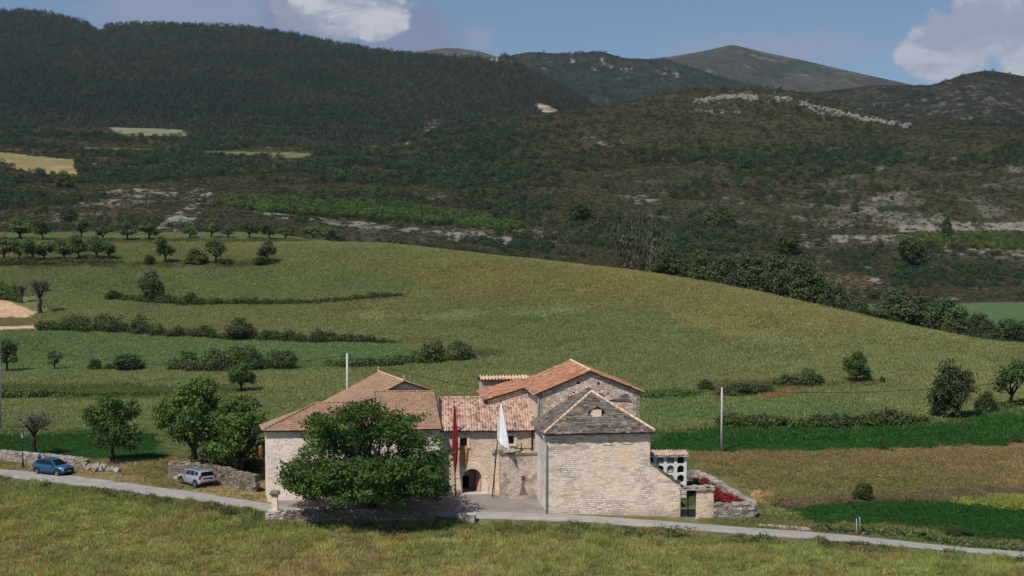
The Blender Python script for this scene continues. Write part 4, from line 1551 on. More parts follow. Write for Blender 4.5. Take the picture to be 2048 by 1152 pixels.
# flared plaster foot at the left corner
mb.prism([WH(-.02, -.6, -.16), WH(.9, -.6, -.1), WH(.45, 1.6, -.02), WH(-.02, 2.0, -.02)], hy * .12, mat=1)
mb.build('wall', [M_HOUSE, M_DRESS], house)
q = hops[0]
mb = MB()
mb.box(WH((q[0] + q[1]) / 2, (q[2] + q[3][0][1]) / 2, .3), (.5, .04, .8), (hx, hy, Vector((0, 0, 1))))
mb.build('window', bpy.data.materials['dark_window_glass'], house)
# roofs
tan20 = .372
TR = P(868, 784, 125.7)
RDG = TR.z
rl = (P(749, 784, 125.6))
rl.z = RDG
foot = FL + hx * ((rl - FL).dot(hx))
foot.z = hz
bms = []
qR = [foot, FR, rl, TR]
bms.append(tiled(qR, gap=.30, course=.37, amp=.03, jitter=.004, seed=31, flat=True))
# left lower range with hip
LR = P(632, 807, 122.6)
LR2 = P(760, 806, 123.3)
LR2.z = LR.z
farl = FL + hx * ((LR - FL).dot(hx) - 6)
hipn = (FL - LR).cross(Vector((0, 0, 1)))
if hipn.dot(hx) > 0:
    hipn = -hipn
BL = FL + bdir * 3.6
ez_l = FL - hx * .6
def onplane(e, dirn, k): return e + dirn * k
qa = [FL.copy(), foot, LR - (LR - LR2).normalized() * 0 - hx * ((LR - FL).dot(hx)), None]
top_l = FL + hy * ((LR - FL).dot(hy)) + Vector((0, 0, LR.z - hz))
top_r = foot + hy * ((LR - FL).dot(hy)) + Vector((0, 0, LR.z - hz))
bms.append(tiled([FL, foot, top_l, top_r], gap=.30, course=.37, amp=.03, jitter=.004, seed=32, flat=True, clip=[(FL, hipn)]))
# hip end facing left
d1 = (BL - FL)
hz_run = LR - FL
q_top0 = LR + Vector((0, 0, 0))
nrmL = d1.cross(LR - FL).normalized()
side_l, side_r = BL + bdir * 3.0, FL
upv = (LR - FL) - bdir * ((LR - FL).dot(bdir))
bms.append(tiled([BL + bdir * 4, FL, BL + bdir * 4 + upv, FL + upv], gap=.30, course=.37, amp=.03, jitter=.004, seed=33, flat=True, clip=[(FL, -hipn), (BL, bdir)]))
# back slope of the left range
bk_r = top_r + hy * 5 - Vector((0, 0, 1.9))
bk_l = LR + hy * 5 - Vector((0, 0, 1.9))
bms.append(tiled([bk_r, bk_l, top_r, LR], gap=.5, course=.6, amp=.03, seed=34, flat=True))
hroof = bm_obj('front_roof', bms, [M_TILE_TAN, M_WOOD], house)
mb = MB()
for a, b_, n in ((FL, LR, 16), (LR, LR2, 14), (rl, TR, 16), (rl, foot + (rl - foot) * .45, 10)):
    d_ = b_ - a
    for i in range(n):
        mb.tube([a + d_ * (i / n) + Vector((0, 0, .07)), a + d_ * ((i + 1.1) / n) + Vector((0, 0, .09))], .1, 6, tone=rng.random())
mb.build('hip_tiles', M_TILE_TAN, hroof)
# gabled back range
G1, G2 = P(808, 763, 126.6), P(757, 744, 135.2)
gz = (G1.z + G2.z) / 2
G1.z = G2.z = gz
gd = (G2 - G1).normalized()
gp = Vector((-gd.y, gd.x, 0))      # to the left of the ridge
if gp.x > 0:
    gp = -gp
lw = 6.4
Ldrop = 3.05
rw = 2.95
Rdrop = 1.02
b2, b1 = G2 + gp * lw - Vector((0, 0, Ldrop)), G1 + gp * lw - Vector((0, 0, Ldrop))
r2, r1 = G2 - gp * rw - Vector((0, 0, Rdrop)), G1 - gp * rw - Vector((0, 0, Rdrop))
broof = bm_obj('back_roof', [tiled([b2, b1, G2, G1], gap=.34, course=.36, amp=.022, jitter=.004, seed=35, flat=True, hi=.9),
                             tiled([r1, r2, G1, G2], gap=.30, course=.37, amp=.03, jitter=.004, seed=36, flat=True)], [M_TILE_TAN, M_WOOD], house)
mb = MB()
for i in range(20):
    d_ = G2 - G1
    mb.tube([G1 + d_ * (i / 20) + Vector((0, 0, .07)), G1 + d_ * ((i + 1.1) / 20) + Vector((0, 0, .09))], .1, 6, tone=rng.random())
for g_ in (G1, G2):
    mb.lathe([(.12, 0), (.09, .12), (.05, .2), (.09, .3), (.10, .36), (.05, .44), (0.0, .5)], g_ + Vector((0, 0, .12)), 8, tone=.95)
mb.build('ridge_tiles', M_TILE_HIP, broof)
mb = MB()
i1 = G1 + gd * .35
gl, gr = i1 + gp * 3.0, i1 - gp * (rw - .25)
wall(mb, gl, gr, [(0, gz - 3.0 * Ldrop / lw - .1), (3.0, gz - .1), (3.0 + rw - .25, gz - Rdrop * (rw - .25) / rw - .1)], 3)
i2 = G2 - gd * .3
wall(mb, i2 - gp * (rw - .25), i2 + gp * (lw - .3), [(0, gz - Rdrop + .0), (rw - .25, gz - .1), (rw + lw - .55, gz - Ldrop + .1)], -1)
wall(mb, i2 + gp * (lw - .3), i1 + gp * (lw - .3), gz - Ldrop + .1, -1)
wall(mb, gr, i2 - gp * (rw - .25), gz - Rdrop + .0, -1)
mb.build('gable_wall', M_HOUSE, house)

# ------------------------------------------------------------------ foliage
def leaf_mat(name, dark, light, attr_kind=None, trans=.25):
    m, t, b = material(name)
    at = t.attr('tone')
    geo = t.new('ShaderNodeNewGeometry')
    oi = t.new('ShaderNodeObjectInfo')
    c_ = t.mix(at.outputs['Fac'], dark, light)
    if attr_kind:
        ic = t.attr('tint', 'INSTANCER')
        c_ = t.mix(1.0, ic.outputs['Color'], t.math('ADD', t.math('MULTIPLY', at.outputs['Fac'], 1.1), .45), 'MULTIPLY')
    else:
        c_ = t.mix(1.0, c_, t.math('ADD', t.math('MULTIPLY', oi.outputs['Random'], .4), .8), 'MULTIPLY')
    t.link(c_, b.inputs['Base Color'])
    b.inputs['Roughness'].default_value = .65
    b.inputs['Specular IOR Level'].default_value = .15
    if trans:
        tr = t.new('ShaderNodeBsdfTranslucent')
        t.link(t.mix(1.0, c_, (1.1, 1.15, .5), 'MULTIPLY'), tr.inputs[0])
        mx = t.new('ShaderNodeMixShader')
        mx.inputs[0].default_value = trans
        t.link(b.outputs[0], mx.inputs[1])
        t.link(tr.outputs[0], mx.inputs[2])
        t.link(mx.outputs[0], m.node_tree.nodes['Material Output'].inputs[0])
    return m


M_WALNUT = leaf_mat('walnut_leaves', S(42, 66, 28), S(98, 124, 58))
M_ASH = leaf_mat('fresh_green_leaves', S(62, 82, 40), S(110, 132, 66))
M_ALMOND = leaf_mat('almond_leaves', S(70, 88, 52), S(112, 130, 76))
M_OAK = leaf_mat('dark_oak_leaves', S(52, 66, 40), S(90, 104, 60), trans=.15)
M_HEDGE = leaf_mat('hedge_leaves', S(54, 68, 38), S(94, 108, 58), trans=.15)
M_POPLAR = leaf_mat('grey_poplar_leaves', S(72, 78, 56), S(112, 116, 88))
M_GREYT = leaf_mat('grey_twigs', S(84, 76, 66), S(112, 104, 92), trans=0)
M_ROSELEAF = leaf_mat('rose_leaves', S(40, 62, 26), S(84, 108, 46))
M_ROSE = leaf_mat('red_roses', S(120, 22, 34), S(190, 48, 60))
M_BARK = plain('rough_bark', S(70, 62, 54), .95, var=.3, sc=4)
M_BARKD = plain('dark_bark', S(50, 44, 38), .95, var=.3, sc=4)


def leaf_quads(cent, size, rng, nrm=None, flat=.5, aspect=.55):
    """rhombic leaf sprays around centres; nrm = preferred facing"""
    n = len(cent)
    r_ = rng.normal(size=(n, 3))
    if nrm is not None:
        r_ = nrm * flat * 2 + r_ * .8
    r_ /= np.linalg.norm(r_, axis=1)[:, None] + 1e-9
    a = np.cross(r_, rng.normal(size=(n, 3)))
    a /= np.linalg.norm(a, axis=1)[:, None] + 1e-9
    b_ = np.cross(r_, a)
    s_ = size * rng.uniform(.6, 1.35, n)[:, None]
    v = np.stack([cent - a * s_, cent + b_ * s_ * aspect + a * s_ * .15, cent + a * s_, cent - b_ * s_ * aspect], 1)
    return v.reshape(-1, 3)


def foliage(lobes, size, per, rng, clus=14, spread=.5, shell=.55, hollow=True, facing=.6):
    """lobes: (cx, cy, cz, rx, ry, rz). Clusters of sprays spread through the outer part of every lobe"""
    cents, tones, nrms = [], [], []
    L = np.array(lobes, float)
    for li, (cx, cy, cz, rx, ry, rz) in enumerate(lobes):
        nc = max(3, int(per * (rx * ry + rx * rz + ry * rz) / 3))
        d_ = rng.normal(size=(nc, 3))
        d_ /= np.linalg.norm(d_, axis=1)[:, None]
        rad = (shell + (1.05 - shell) * rng.rand(nc) ** .6)[:, None]
        p = np.array([cx, cy, cz]) + d_ * rad * np.array([rx, ry, rz])
        keep = np.ones(nc, bool)
        for k in range(len(L)):
            if k != li:
                q = (p - L[k, :3]) / L[k, 3:]
                keep &= (q ** 2).sum(1) > .42
        p, d_ = p[keep], d_[keep]
        if len(p) == 0:
            continue
        tb = np.clip(.45 + rng.normal(0, .14) + rng.normal(0, .2, len(p)), 0, 1)
        pp = np.repeat(p, clus, 0)
        dd_ = np.repeat(d_, clus, 0)
        sp = size * spread * 4
        pp = pp + rng.normal(size=pp.shape) * sp * np.array([1, 1, .6])
        cents.append(pp)
        nrms.append(dd_ + np.array([0, 0, .35]))
        tones.append(np.clip(np.repeat(tb, clus) + rng.normal(0, .15, len(pp)), 0, 1))
    cents, tones, nrms = np.concatenate(cents), np.concatenate(tones), np.concatenate(nrms)
    return leaf_quads(cents, size, rng, nrms, facing), np.repeat(tones, 4)


def leaf_mesh(name, v, tones, mat):
    return mesh_np(name, v, np.arange(len(v)).reshape(-1, 4), mats=[mat], tone=tones)


def limb(mb, a, b_, r0, r1, rng, n=5, wob=.08, sides=6):
    a, b_ = Vector(a), Vector(b_)
    L = (b_ - a).length
    pts = []
    for i in range(n + 1):
        f_ = i / n
        p = a.lerp(b_, f_)
        if 0 < i < n:
            p += Vector((rng.normal(), rng.normal(), rng.normal() * .5)) * wob * L
        pts.append(p)
    mb.tube(pts, [r0 + (r1 - r0) * i / n for i in range(n + 1)], sides)


PROTO = {}


def proto_tree(kind, var):
    """unit tree: 1 wide, 1 high; returns (crown mesh, trunk mesh)"""
    key = (kind, var)
    if key in PROTO:
        return PROTO[key]
    rng = np.random.RandomState(hash(kind) % 1000 + var * 37 if False else sum(map(ord, kind)) + var * 37)
    lobes = []
    mb = MB()
    if kind == 'almond':            # small open crown on a short leaning forked trunk
        n = int(rng.randint(5, 9))
        lean = rng.uniform(-.1, .1)
        for i in range(n):
            a = 2 * math.pi * i / n + rng.uniform(-.3, .3)
            r_ = rng.uniform(.18, .34)
            lobes.append((r_ * math.cos(a) + lean, r_ * math.sin(a), rng.uniform(.42, .84), rng.uniform(.09, .2), rng.uniform(.09, .2), rng.uniform(.08, .17)))
        lobes.append((lean * 2, rng.uniform(-.08, .08), .84, rng.uniform(.12, .2), rng.uniform(.12, .2), .14))
        fork = Vector((lean * .5, 0, .26))
        limb(mb, (0, 0, -.06), fork, .05, .035, rng, 4, .06)
        for l_ in lobes[:6]:
            limb(mb, fork, (l_[0] * .9, l_[1] * .9, l_[2]), .026, .008, rng, 4, .07, 5)
        v, tn = foliage(lobes, .034, 1500, rng, 11, .42, .3)
        mats = (M_ALMOND, M_BARKD)
    elif kind == 'broadleaf':       # full rounded tree
        lobes.append((0, 0, .62, .26, .26, .28))
        for i in range(10):
            a = 2 * math.pi * i / 10 + rng.uniform(-.3, .3)
            r_ = rng.uniform(.22, .33)
            lobes.append((r_ * math.cos(a), r_ * math.sin(a), rng.uniform(.34, .76), rng.uniform(.13, .2), rng.uniform(.13, .2), rng.uniform(.11, .17)))
        for i in range(3):
            lobes.append((rng.uniform(-.16, .16), rng.uniform(-.16, .16), rng.uniform(.82, .9), .14, .14, .1))
        fork = Vector((0, 0, .26))
        limb(mb, (0, 0, -.05), fork, .042, .034, rng, 4, .03)
        for l_ in lobes[:9]:
            limb(mb, fork, l_[:3], .022, .006, rng, 4, .06, 5)
        v, tn = foliage(lobes, .021, 2600, rng, 12, .42, .38)
        mats = (M_ASH, M_BARK)
    elif kind == 'oak':             # dense round crown low to the ground
        lobes.append((0, 0, .5, .3, .3, .34))
        for i in range(9):
            a = 2 * math.pi * i / 9 + rng.uniform(-.3, .3)
            r_ = rng.uniform(.22, .34)
            lobes.append((r_ * math.cos(a), r_ * math.sin(a), rng.uniform(.26, .66), rng.uniform(.14, .2), rng.uniform(.14, .2), rng.uniform(.13, .2)))
        lobes.append((rng.uniform(-.1, .1), 0, .82, .2, .2, .16))
        limb(mb, (0, 0, -.05), (0, 0, .4), .045, .03, rng, 4, .04)
        for l_ in lobes[1:6]:
            limb(mb, (0, 0, .22), l_[:3], .02, .006, rng, 4, .06, 5)
        v, tn = foliage(lobes, .028, 1500, rng, 12, .42, .42)
        mats = (M_OAK, M_BARKD)
    elif kind == 'bush':            # spreads from the ground
        for i in range(9):
            a = 2 * math.pi * i / 9 + rng.uniform(-.4, .4)
            r_ = rng.uniform(.12, .34)
            h_ = rng.uniform(.22, .6)
            lobes.append((r_ * math.cos(a), r_ * math.sin(a), h_, rng.uniform(.13, .2), rng.uniform(.13, .2), min(h_, rng.uniform(.2, .32))))
        lobes.append((0, 0, .66, .24, .24, .28))
        for l_ in lobes[:6]:
            limb(mb, (0, 0, -.04), l_[:3], .02, .006, rng, 4, .06, 5)
        v, tn = foliage(lobes, .038, 1200, rng, 11, .42, .42)
        mats = (M_HEDGE, M_BARKD)
    elif kind == 'poplar':          # tall, airy, greyish
        for i in range(11):
            z = .2 + .72 * i / 11
            a = rng.uniform(0, 6.28)
            lobes.append((.2 * math.cos(a) * (1 - z * .5), .2 * math.sin(a) * (1 - z * .5), z, rng.uniform(.14, .22), rng.uniform(.14, .22), .11))
        limb(mb, (0, 0, -.05), (0, 0, .95), .03, .006, rng, 6, .01)
        for l_ in lobes:
            limb(mb, (0, 0, max(.05, l_[2] - .2)), l_[:3], .012, .004, rng, 3, .04, 4)
        v, tn = foliage(lobes, .036, 500, rng, 8, .4, .3)
        mats = (M_POPLAR, M_BARK)
    elif kind == 'conifer':
        for i in range(9):
            z = .1 + .84 * i / 9
            w_ = .42 * (1 - z) + .06
            for k in range(3):
                a = rng.uniform(0, 6.28)
                lobes.append((w_ * .5 * math.cos(a), w_ * .5 * math.sin(a), z, w_ * .7, w_ * .7, .07))
        limb(mb, (0, 0, -.04), (0, 0, .95), .04, .006, rng, 4, .005)
        v, tn = foliage(lobes, .05, 500, rng, 8, .4, .3)
        mats = (M_OAK, M_BARKD)
    cm = leaf_mesh(kind + '_crown', v, tn, mats[0])
    tm = mb.mesh(kind + '_trunk', mats[1])
    PROTO[key] = (cm, tm)
    return PROTO[key]


NAMES = {'almond': 'almond_tree', 'broadleaf': 'broadleaf_tree', 'oak': 'oak_tree', 'bush': 'bush', 'poplar': 'poplar_tree', 'conifer': 'conifer_tree'}
_vc = {}


def plant(kind, pos, w, h, label, group=None, cat=None):
    k = _vc[kind] = _vc.get(kind, 0) + 1
    cm, tm = proto_tree(kind, k % (6 if kind == 'almond' else 4 if kind in ('bush', 'oak') else 3 if kind == 'broadleaf' else 2))
    o = thing(NAMES[kind], label, cat or ('bush' if kind == 'bush' else 'tree'), pos, group, rz=random.Random(k * 7 + len(label)).uniform(0, 6.28), scale=(w * (.88 + .24 * ((k * 7) % 5) / 4), w * (.88 + .24 * ((k * 3) % 7) / 6), h))
    link(bpy.data.objects.new('crown', cm), o)
    link(bpy.data.objects.new('stems' if kind == 'bush' else 'trunk', tm), o)
    return o


def plant_px(kind, X, Yb, hpx, wpx, label, group=None, d=None, cat=None):
    """stands where the photo's pixel meets the ground (or at distance d for feet hidden by a rise), as tall and wide as seen"""
    g = hit(X, Yb) if d is None else ground_at(X, d)
    m_per = g.y / FPX
    if d is None:
        h = hpx * m_per * 1.02
    else:
        h = (H - g.y * float(drop(Yb - hpx))) - g.z
    if d is not None:
        h, wpx = h * 1.18, wpx * 1.35
    return plant(kind, g - Vector((0, 0, .05)), wpx * m_per, h, label, group, cat)


# ---- almond rows on the upper terraces
UP = 'almond trees along the upper terrace'
up = [(42, 479, 37, 54, 'wide low almond tree at the far left end of the upper terrace row'),
      (86, 482, 40, 34, 'upright almond tree second from the left in the upper terrace row'),
      (163, 478, 36, 40, 'almond tree with dark forked trunk, third from left in upper terrace row'),
      (207, 481, 26, 30, 'small almond tree, fourth from left in upper terrace row'),
      (256, 482, 34, 44, 'almond tree leaning left beside the pale rock scar, fifth in upper row'),
      (298, 480, 30, 40, 'spreading almond tree, sixth from left in upper terrace row'),
      (381, 479, 28, 34, 'neat round almond tree below the pale rock slope, upper terrace row'),
      (423, 478, 38, 32, 'tall narrow almond tree in the middle of the upper terrace row'),
      (457, 478, 24, 26, 'thin yellowish almond tree between two taller ones in the upper row'),
      (499, 479, 32, 36, 'open almond tree with V shaped trunk in the upper terrace row'),
      (540, 480, 30, 34, 'almond tree right of the V shaped one in the upper terrace row'),
      (570, 480, 22, 34, 'low broad almond tree, third from right in the upper terrace row'),
      (627, 481, 30, 48, 'broad almond tree second from right in the upper terrace row'),
      (655, 483, 24, 36, 'last almond tree at the right end of the upper terrace row')]
for X, Y, h, w_, lab in up:
    plant_px('almond', X, Y, h * 1.12, w_ * 1.25, lab, UP)
LO = 'almond trees along the lower terrace'
lo = [(8, 524, 46, 52, 'almond tree cut by the left photo edge in the second terrace row'),
      (38, 522, 38, 36, 'pale grey almond tree second from left in the second terrace row'),
      (68, 524, 42, 40, 'dark leafy almond tree third from left in the second terrace row'),
      (88, 523, 38, 42, 'leaning almond tree fourth from left in the second terrace row'),
      (130, 523, 40, 40, 'almond tree with thin crooked trunk, fifth in the second terrace row'),
      (158, 521, 46, 48, 'grey trunked almond tree in the thick clump of the second row'),
      (194, 521, 44, 46, 'leafy almond tree in the middle of the thick clump, second row'),
      (219, 521, 36, 32, 'almond tree at the right edge of the thick clump, second row'),
      (333, 528, 50, 44, 'ragged tall almond tree standing apart right of the thick clump'),
      (432, 528, 46, 42, 'almond tree with bent trunk near the right end of the second row'),
      (533, 527, 42, 36, 'thin almond tree over a dark bush, last of the second row')]
for X, Y, h, w_, lab in lo:
    plant_px('almond', X, Y, h * 1.12, w_ * 1.25, lab, LO)
bush = [(298, 531, 24, 24, 'small dark bush right of the almond clump on the second terrace'),
        (392, 529, 34, 44, 'rounded grey green bush left of the bent almond tree'),
        (452, 530, 14, 34, 'low dark bush at the foot of the bent almond tree'),
        (528, 529, 18, 50, 'low dark bush at the foot of the last thin almond tree'),
        (226, 600, 22, 38, 'small round bush on the bank left of the lone round oak'),
        (382, 607, 24, 32, 'small bush on the bank right of the lone round oak'),
        (258, 744, 40, 62, 'rounded green bush alone below the blue green field'),
        (190, 743, 26, 36, 'dark purple green bush left of the rounded bush below the field'),
        (217, 743, 18, 24, 'tiny pale bush between two bigger ones below the blue green field'),
        (1412, 783, 26, 40, 'pale leafed bush at the left end of the hedge behind the right pole'),
        (1478, 793, 30, 54, 'bush just right of the slim pole on the far field edge'),
        (1530, 789, 22, 42, 'small bright bush beside the red earth patch'),
        (1764, 769, 20, 12, 'tiny upright bush right of the young tree on the field edge'),
        (1972, 826, 46, 46, 'yellow green bush between the two field trees at the right'),
        (1725, 1002, 40, 46, 'dark round bush alone between brown field and green crop'),
        (1765, 902, 22, 16, 'small dark bush at the lower edge of the deep green crop'),
        (1915, 1070, 18, 60, 'low straggly bush on the verge at the lower right'),
        (2030, 884, 16, 40, 'dark bush at the right photo edge by the deep green crop'),
        (1575, 508, 42, 62, 'dark dome shaped bush on the scrub slope above the stream trees'),
        (130, 375, 32, 44, 'dark dome shaped bush below the tan field on the left hill'),
        (1160, 440, 44, 52, 'big dark bush in the middle of the scrub hillside'),
        (1440, 452, 40, 60, 'big dark bush right of the middle of the scrub hillside'),
        (1828, 532, 58, 66, 'tall dark bush above the green valley field at the right'),
        (1745, 598, 18, 26, 'small bush standing on the valley path left of the far green field'),
        (140, 445, 30, 40, 'dark bush under the grey rock band on the left hill')]
for X, Y, h, w_, lab in bush:
    plant_px('bush', X, Y, h, w_, lab)
plant_px('oak', 303, 602, 64, 58, 'lone round dark oak on the bank in the middle of the left field')
plant_px('oak', 478, 682, 48, 56, 'round oak rising above the long hedge across the left field')
plant_px('almond', 14, 746, 68, 52, 'young tree with crooked trunk beside the pole at the left photo edge')
plant_px('almond', 109, 742, 42, 34, 'small mop headed tree with bent trunk on the left field edge')
plant_px('broadleaf', 482, 786, 64, 66, 'slender green tree behind the clump left of the house')
plant_px('broadleaf', 1713, 767, 64, 60, 'young green tree on the far field edge right of the slim pole')
plant_px('oak', 1900, 838, 118, 100, 'large round green tree at the right by the deep green crop')
plant_px('almond', 2022, 816, 100, 100, 'spreading tree with forked trunk at the right photo edge')
plant_px('conifer', 1895, 478, 50, 30, 'single dark conifer beside the white rock band at the right')
# ---- trees by the house
plant_px('broadleaf', 226, 926, 146, 126, 'leafy round tree with dark trunk behind the drystone wall by the cars')
plant_px('broadleaf', 388, 948, 196, 160, 'tall dark green tree behind the old wall, left of the house')
plant_px('broadleaf', 480, 958, 166, 172, 'bright green tree against the left end of the house')
plant_px('bush', 425, 952, 60, 110, 'dark undergrowth bush in the shade at the foot of the two house trees')
plant_px('bush', 505, 950, 36, 60, 'bright shrub on top of the old wall beside the house corner')
# ---- trees along the stream beyond the field's brow, left to right
TL = 'trees along the stream beyond the field'
pop = [(1238, 432, 34), (1258, 438, 36), (1282, 436, 38), (1306, 446, 36), (1326, 470, 34)]
for i, (X, Yt, w_) in enumerate(pop):
    K = float(np.interp(X, XC, K_CREST))
    d = K + 52
    plant_px('poplar', X, Yt, 0, w_, 'tall thin grey poplar, %s from the left in the poplar clump' % ['first', 'second', 'third', 'fourth', 'last'][i], TL, d=d)
strm = [('oak', 1338, 508, 60, 22), ('oak', 1372, 520, 60, 30), ('oak', 1408, 512, 64, 26), ('oak', 1446, 520, 60, 30), ('oak', 1478, 530, 60, 34), ('oak', 1502, 518, 78, 24),
        ('oak', 1548, 522, 84, 28), ('oak', 1596, 530, 76, 24), ('oak', 1632, 560, 64, 30), ('oak', 1672, 580, 70, 24), ('bush', 1718, 606, 50, 20), ('oak', 1795, 590, 76, 24),
        ('oak', 1842, 598, 80, 30), ('oak', 1886, 606, 76, 22), ('bush', 1916, 640, 56, 20), ('oak', 1958, 634, 58, 34), ('bush', 1990, 660, 56, 24), ('oak', 2018, 644, 60, 26), ('oak', 2050, 650, 66, 24)]
desc = ['small oak just right of the poplar clump', 'oak second right of the poplar clump', 'round oak third right of the poplar clump', 'oak at the middle of the stream line, fourth right of the poplars',
        'lower oak left of the biggest stream trees', 'tall oak at the left of the three biggest stream trees', 'biggest dark oak of the stream line', 'dark oak at the right of the three biggest stream trees',
        'sloping crowned oak right of the three biggest stream trees', 'low oak where the stream trees meet the field edge', 'scrubby bush in the gap left of the valley field',
        'bushy oak at the left of the group before the valley field', 'middle oak of the group before the valley field', 'right hand oak of the group before the valley field', 'low bush at the foot of the group before the valley field',
        'round small oak alone below the valley field', 'low bush between the last stream trees at the right', 'second last stream oak at the right photo edge', 'last stream oak cut by the right photo edge']
for (kd, X, Yt, w_, dd_), lab in zip(strm, desc):
    K = float(np.interp(X, XC, K_CREST))
    plant_px(kd, X, Yt, 0, w_, lab, TL, d=K + dd_)

# ---- the big walnut before the house
wl = hit(742, 1030)
wl = ground_at(742, 113.6)
walnut = thing('walnut_tree', 'huge spreading dark green walnut tree in front of the stone house', 'tree', wl)
rng = np.random.RandomState(5)
sc_ = 113.6 / FPX
outl = [(610, 935, 42, 34), (600, 965, 36, 28), (640, 900, 48, 40), (645, 960, 46, 40), (650, 860, 40, 32), (690, 830, 46, 32), (735, 818, 44, 30), (790, 850, 44, 32), (760, 858, 60, 42), (705, 880, 62, 50), (820, 882, 44, 36),
        (850, 915, 40, 36), (862, 958, 36, 36), (835, 985, 44, 30), (790, 930, 62, 52), (740, 950, 66, 52), (690, 960, 60, 46), (660, 992, 46, 26), (725, 998, 54, 26), (785, 998, 54, 26), (880, 985, 22, 22), (870, 930, 26, 24), (822, 838, 24, 16), (590, 985, 22, 14), (640, 845, 24, 14)]
lobes = []
for X, Y, rx, ry in outl:
    for k in range(2):
        back = 1.9 + (1 - ((X - 742) / 170) ** 2) * 2.2
        Y = Y - (14 if Y > 975 and k == 0 else 0)
        yy = rng.uniform(-1.35, .0) * max(back, .6) if k == 0 else rng.uniform(0, 1) * max(back, .6)
        p = P(X, Y, 113.6 + yy)
        s_ = 1 if k == 0 else .9
        lobes.append(((p.x - wl.x), yy, p.z - wl.z, rx * sc_ * s_, max(rx * sc_ * .8, .6), ry * sc_ * s_ * .82))
for k in range(60):
    X = rng.uniform(590, 868)
    yy = -rng.uniform(2.4, 6.2) * (1 - .25 * abs((X - 735) / 150) ** 2)
    p = P(X, rng.uniform(925, 992), 113.6 + yy)
    lobes.append((p.x - wl.x, yy, p.z - wl.z, rng.uniform(.9, 1.5), rng.uniform(.9, 1.4), rng.uniform(.5, .8)))
big = list(lobes)
lobes = [(a, b_, c_, r1_ * .86, r2_ * .86, r3_ * .8) for a, b_, c_, r1_, r2_, r3_ in lobes]
for k in range(150):
    a, b_, c_, r1_, r2_, r3_ = big[rng.randint(len(big))]
    d_ = rng.normal(size=3)
    d_ /= np.linalg.norm(d_)
    q = rng.uniform(.35, .85)
    f_ = rng.uniform(.95, 1.2)
    lobes.append((a + d_[0] * r1_ * f_, b_ + d_[1] * r2_ * f_, c_ + d_[2] * r3_ * f_ * .9, q * 1.15, q, q * .55))
mb = MB()
limb(mb, (0, 0, -.3), (.1, 0, 2.0), .42, .34, rng, 4, .03, 9)
for l_ in lobes[::3]:
    limb(mb, (.1, 0, 1.9), (l_[0] * .85, l_[1] * .85, l_[2]), .19, .03, rng, 5, .05, 6)
link(bpy.data.objects.new('trunk', mb.mesh('walnut_trunk', M_BARKD)), walnut)
v, tn = foliage(lobes, .14, 33, rng, 11, .46, .3)
link(bpy.data.objects.new('crown', leaf_mesh('walnut_crown', v, tn, M_WALNUT)), walnut)


# ---- bare trees (twigs only)
def bare_tree(name, label, pos, h, w, seed, mat=M_GREYT):
    rng = np.random.RandomState(seed)
    o = thing(name, label, 'tree', pos)
    tk, tw = MB(), MB()
    fork = Vector((0, 0, h * .38))
    limb(tk, (0, 0, -.2), fork, h * .055, h * .042, rng, 4, .02, 8)

    def grow(p, d_, L, r_, lev):
        e = p + d_ * L
        limb(tk if lev < 2 else tw, p, e, max(r_, h * .0028), max(r_ * .55, h * .0022), rng, 3, .05, 5 if lev < 2 else 3)
        if lev < 4:
            for _ in range(4 if lev < 3 else 6):
                nd = (d_ + Vector((rng.normal() * .55, rng.normal() * .55, rng.normal() * .4 + .12))).normalized()
                grow(p.lerp(e, rng.uniform(.4, 1)), nd, L * rng.uniform(.5, .75), r_ * .5, lev + 1)
    for k in range(5):
        a = k * 1.256 + rng.uniform(-.3, .3)
        grow(fork, Vector((math.cos(a) * w / h * .75, math.sin(a) * w / h * .75, .9)).normalized(), h * .25, h * .026, 0)
    link(bpy.data.objects.new('trunk', tk.mesh(name + '_trunk', M_BARKD)), o)
    link(bpy.data.objects.new('twigs', tw.mesh(name + '_twigs', mat)), o)
    return o


g = hit(68, 912)
bare_tree('bare_tree', 'bare grey tree with thick dark trunk behind the blue car', g, 104 * g.y / FPX, 74 * g.y / FPX, 3)
g = hit(80, 628)
bare_tree('bare_tree', 'tall bare grey tree at the right tip of the bare earth bank', g, 82 * g.y / FPX, 44 * g.y / FPX, 8)
g = hit(44, 606)
bare_tree('bare_tree', 'small thin bare tree above the bare earth bank at the left', g, 42 * g.y / FPX, 18 * g.y / FPX, 12)


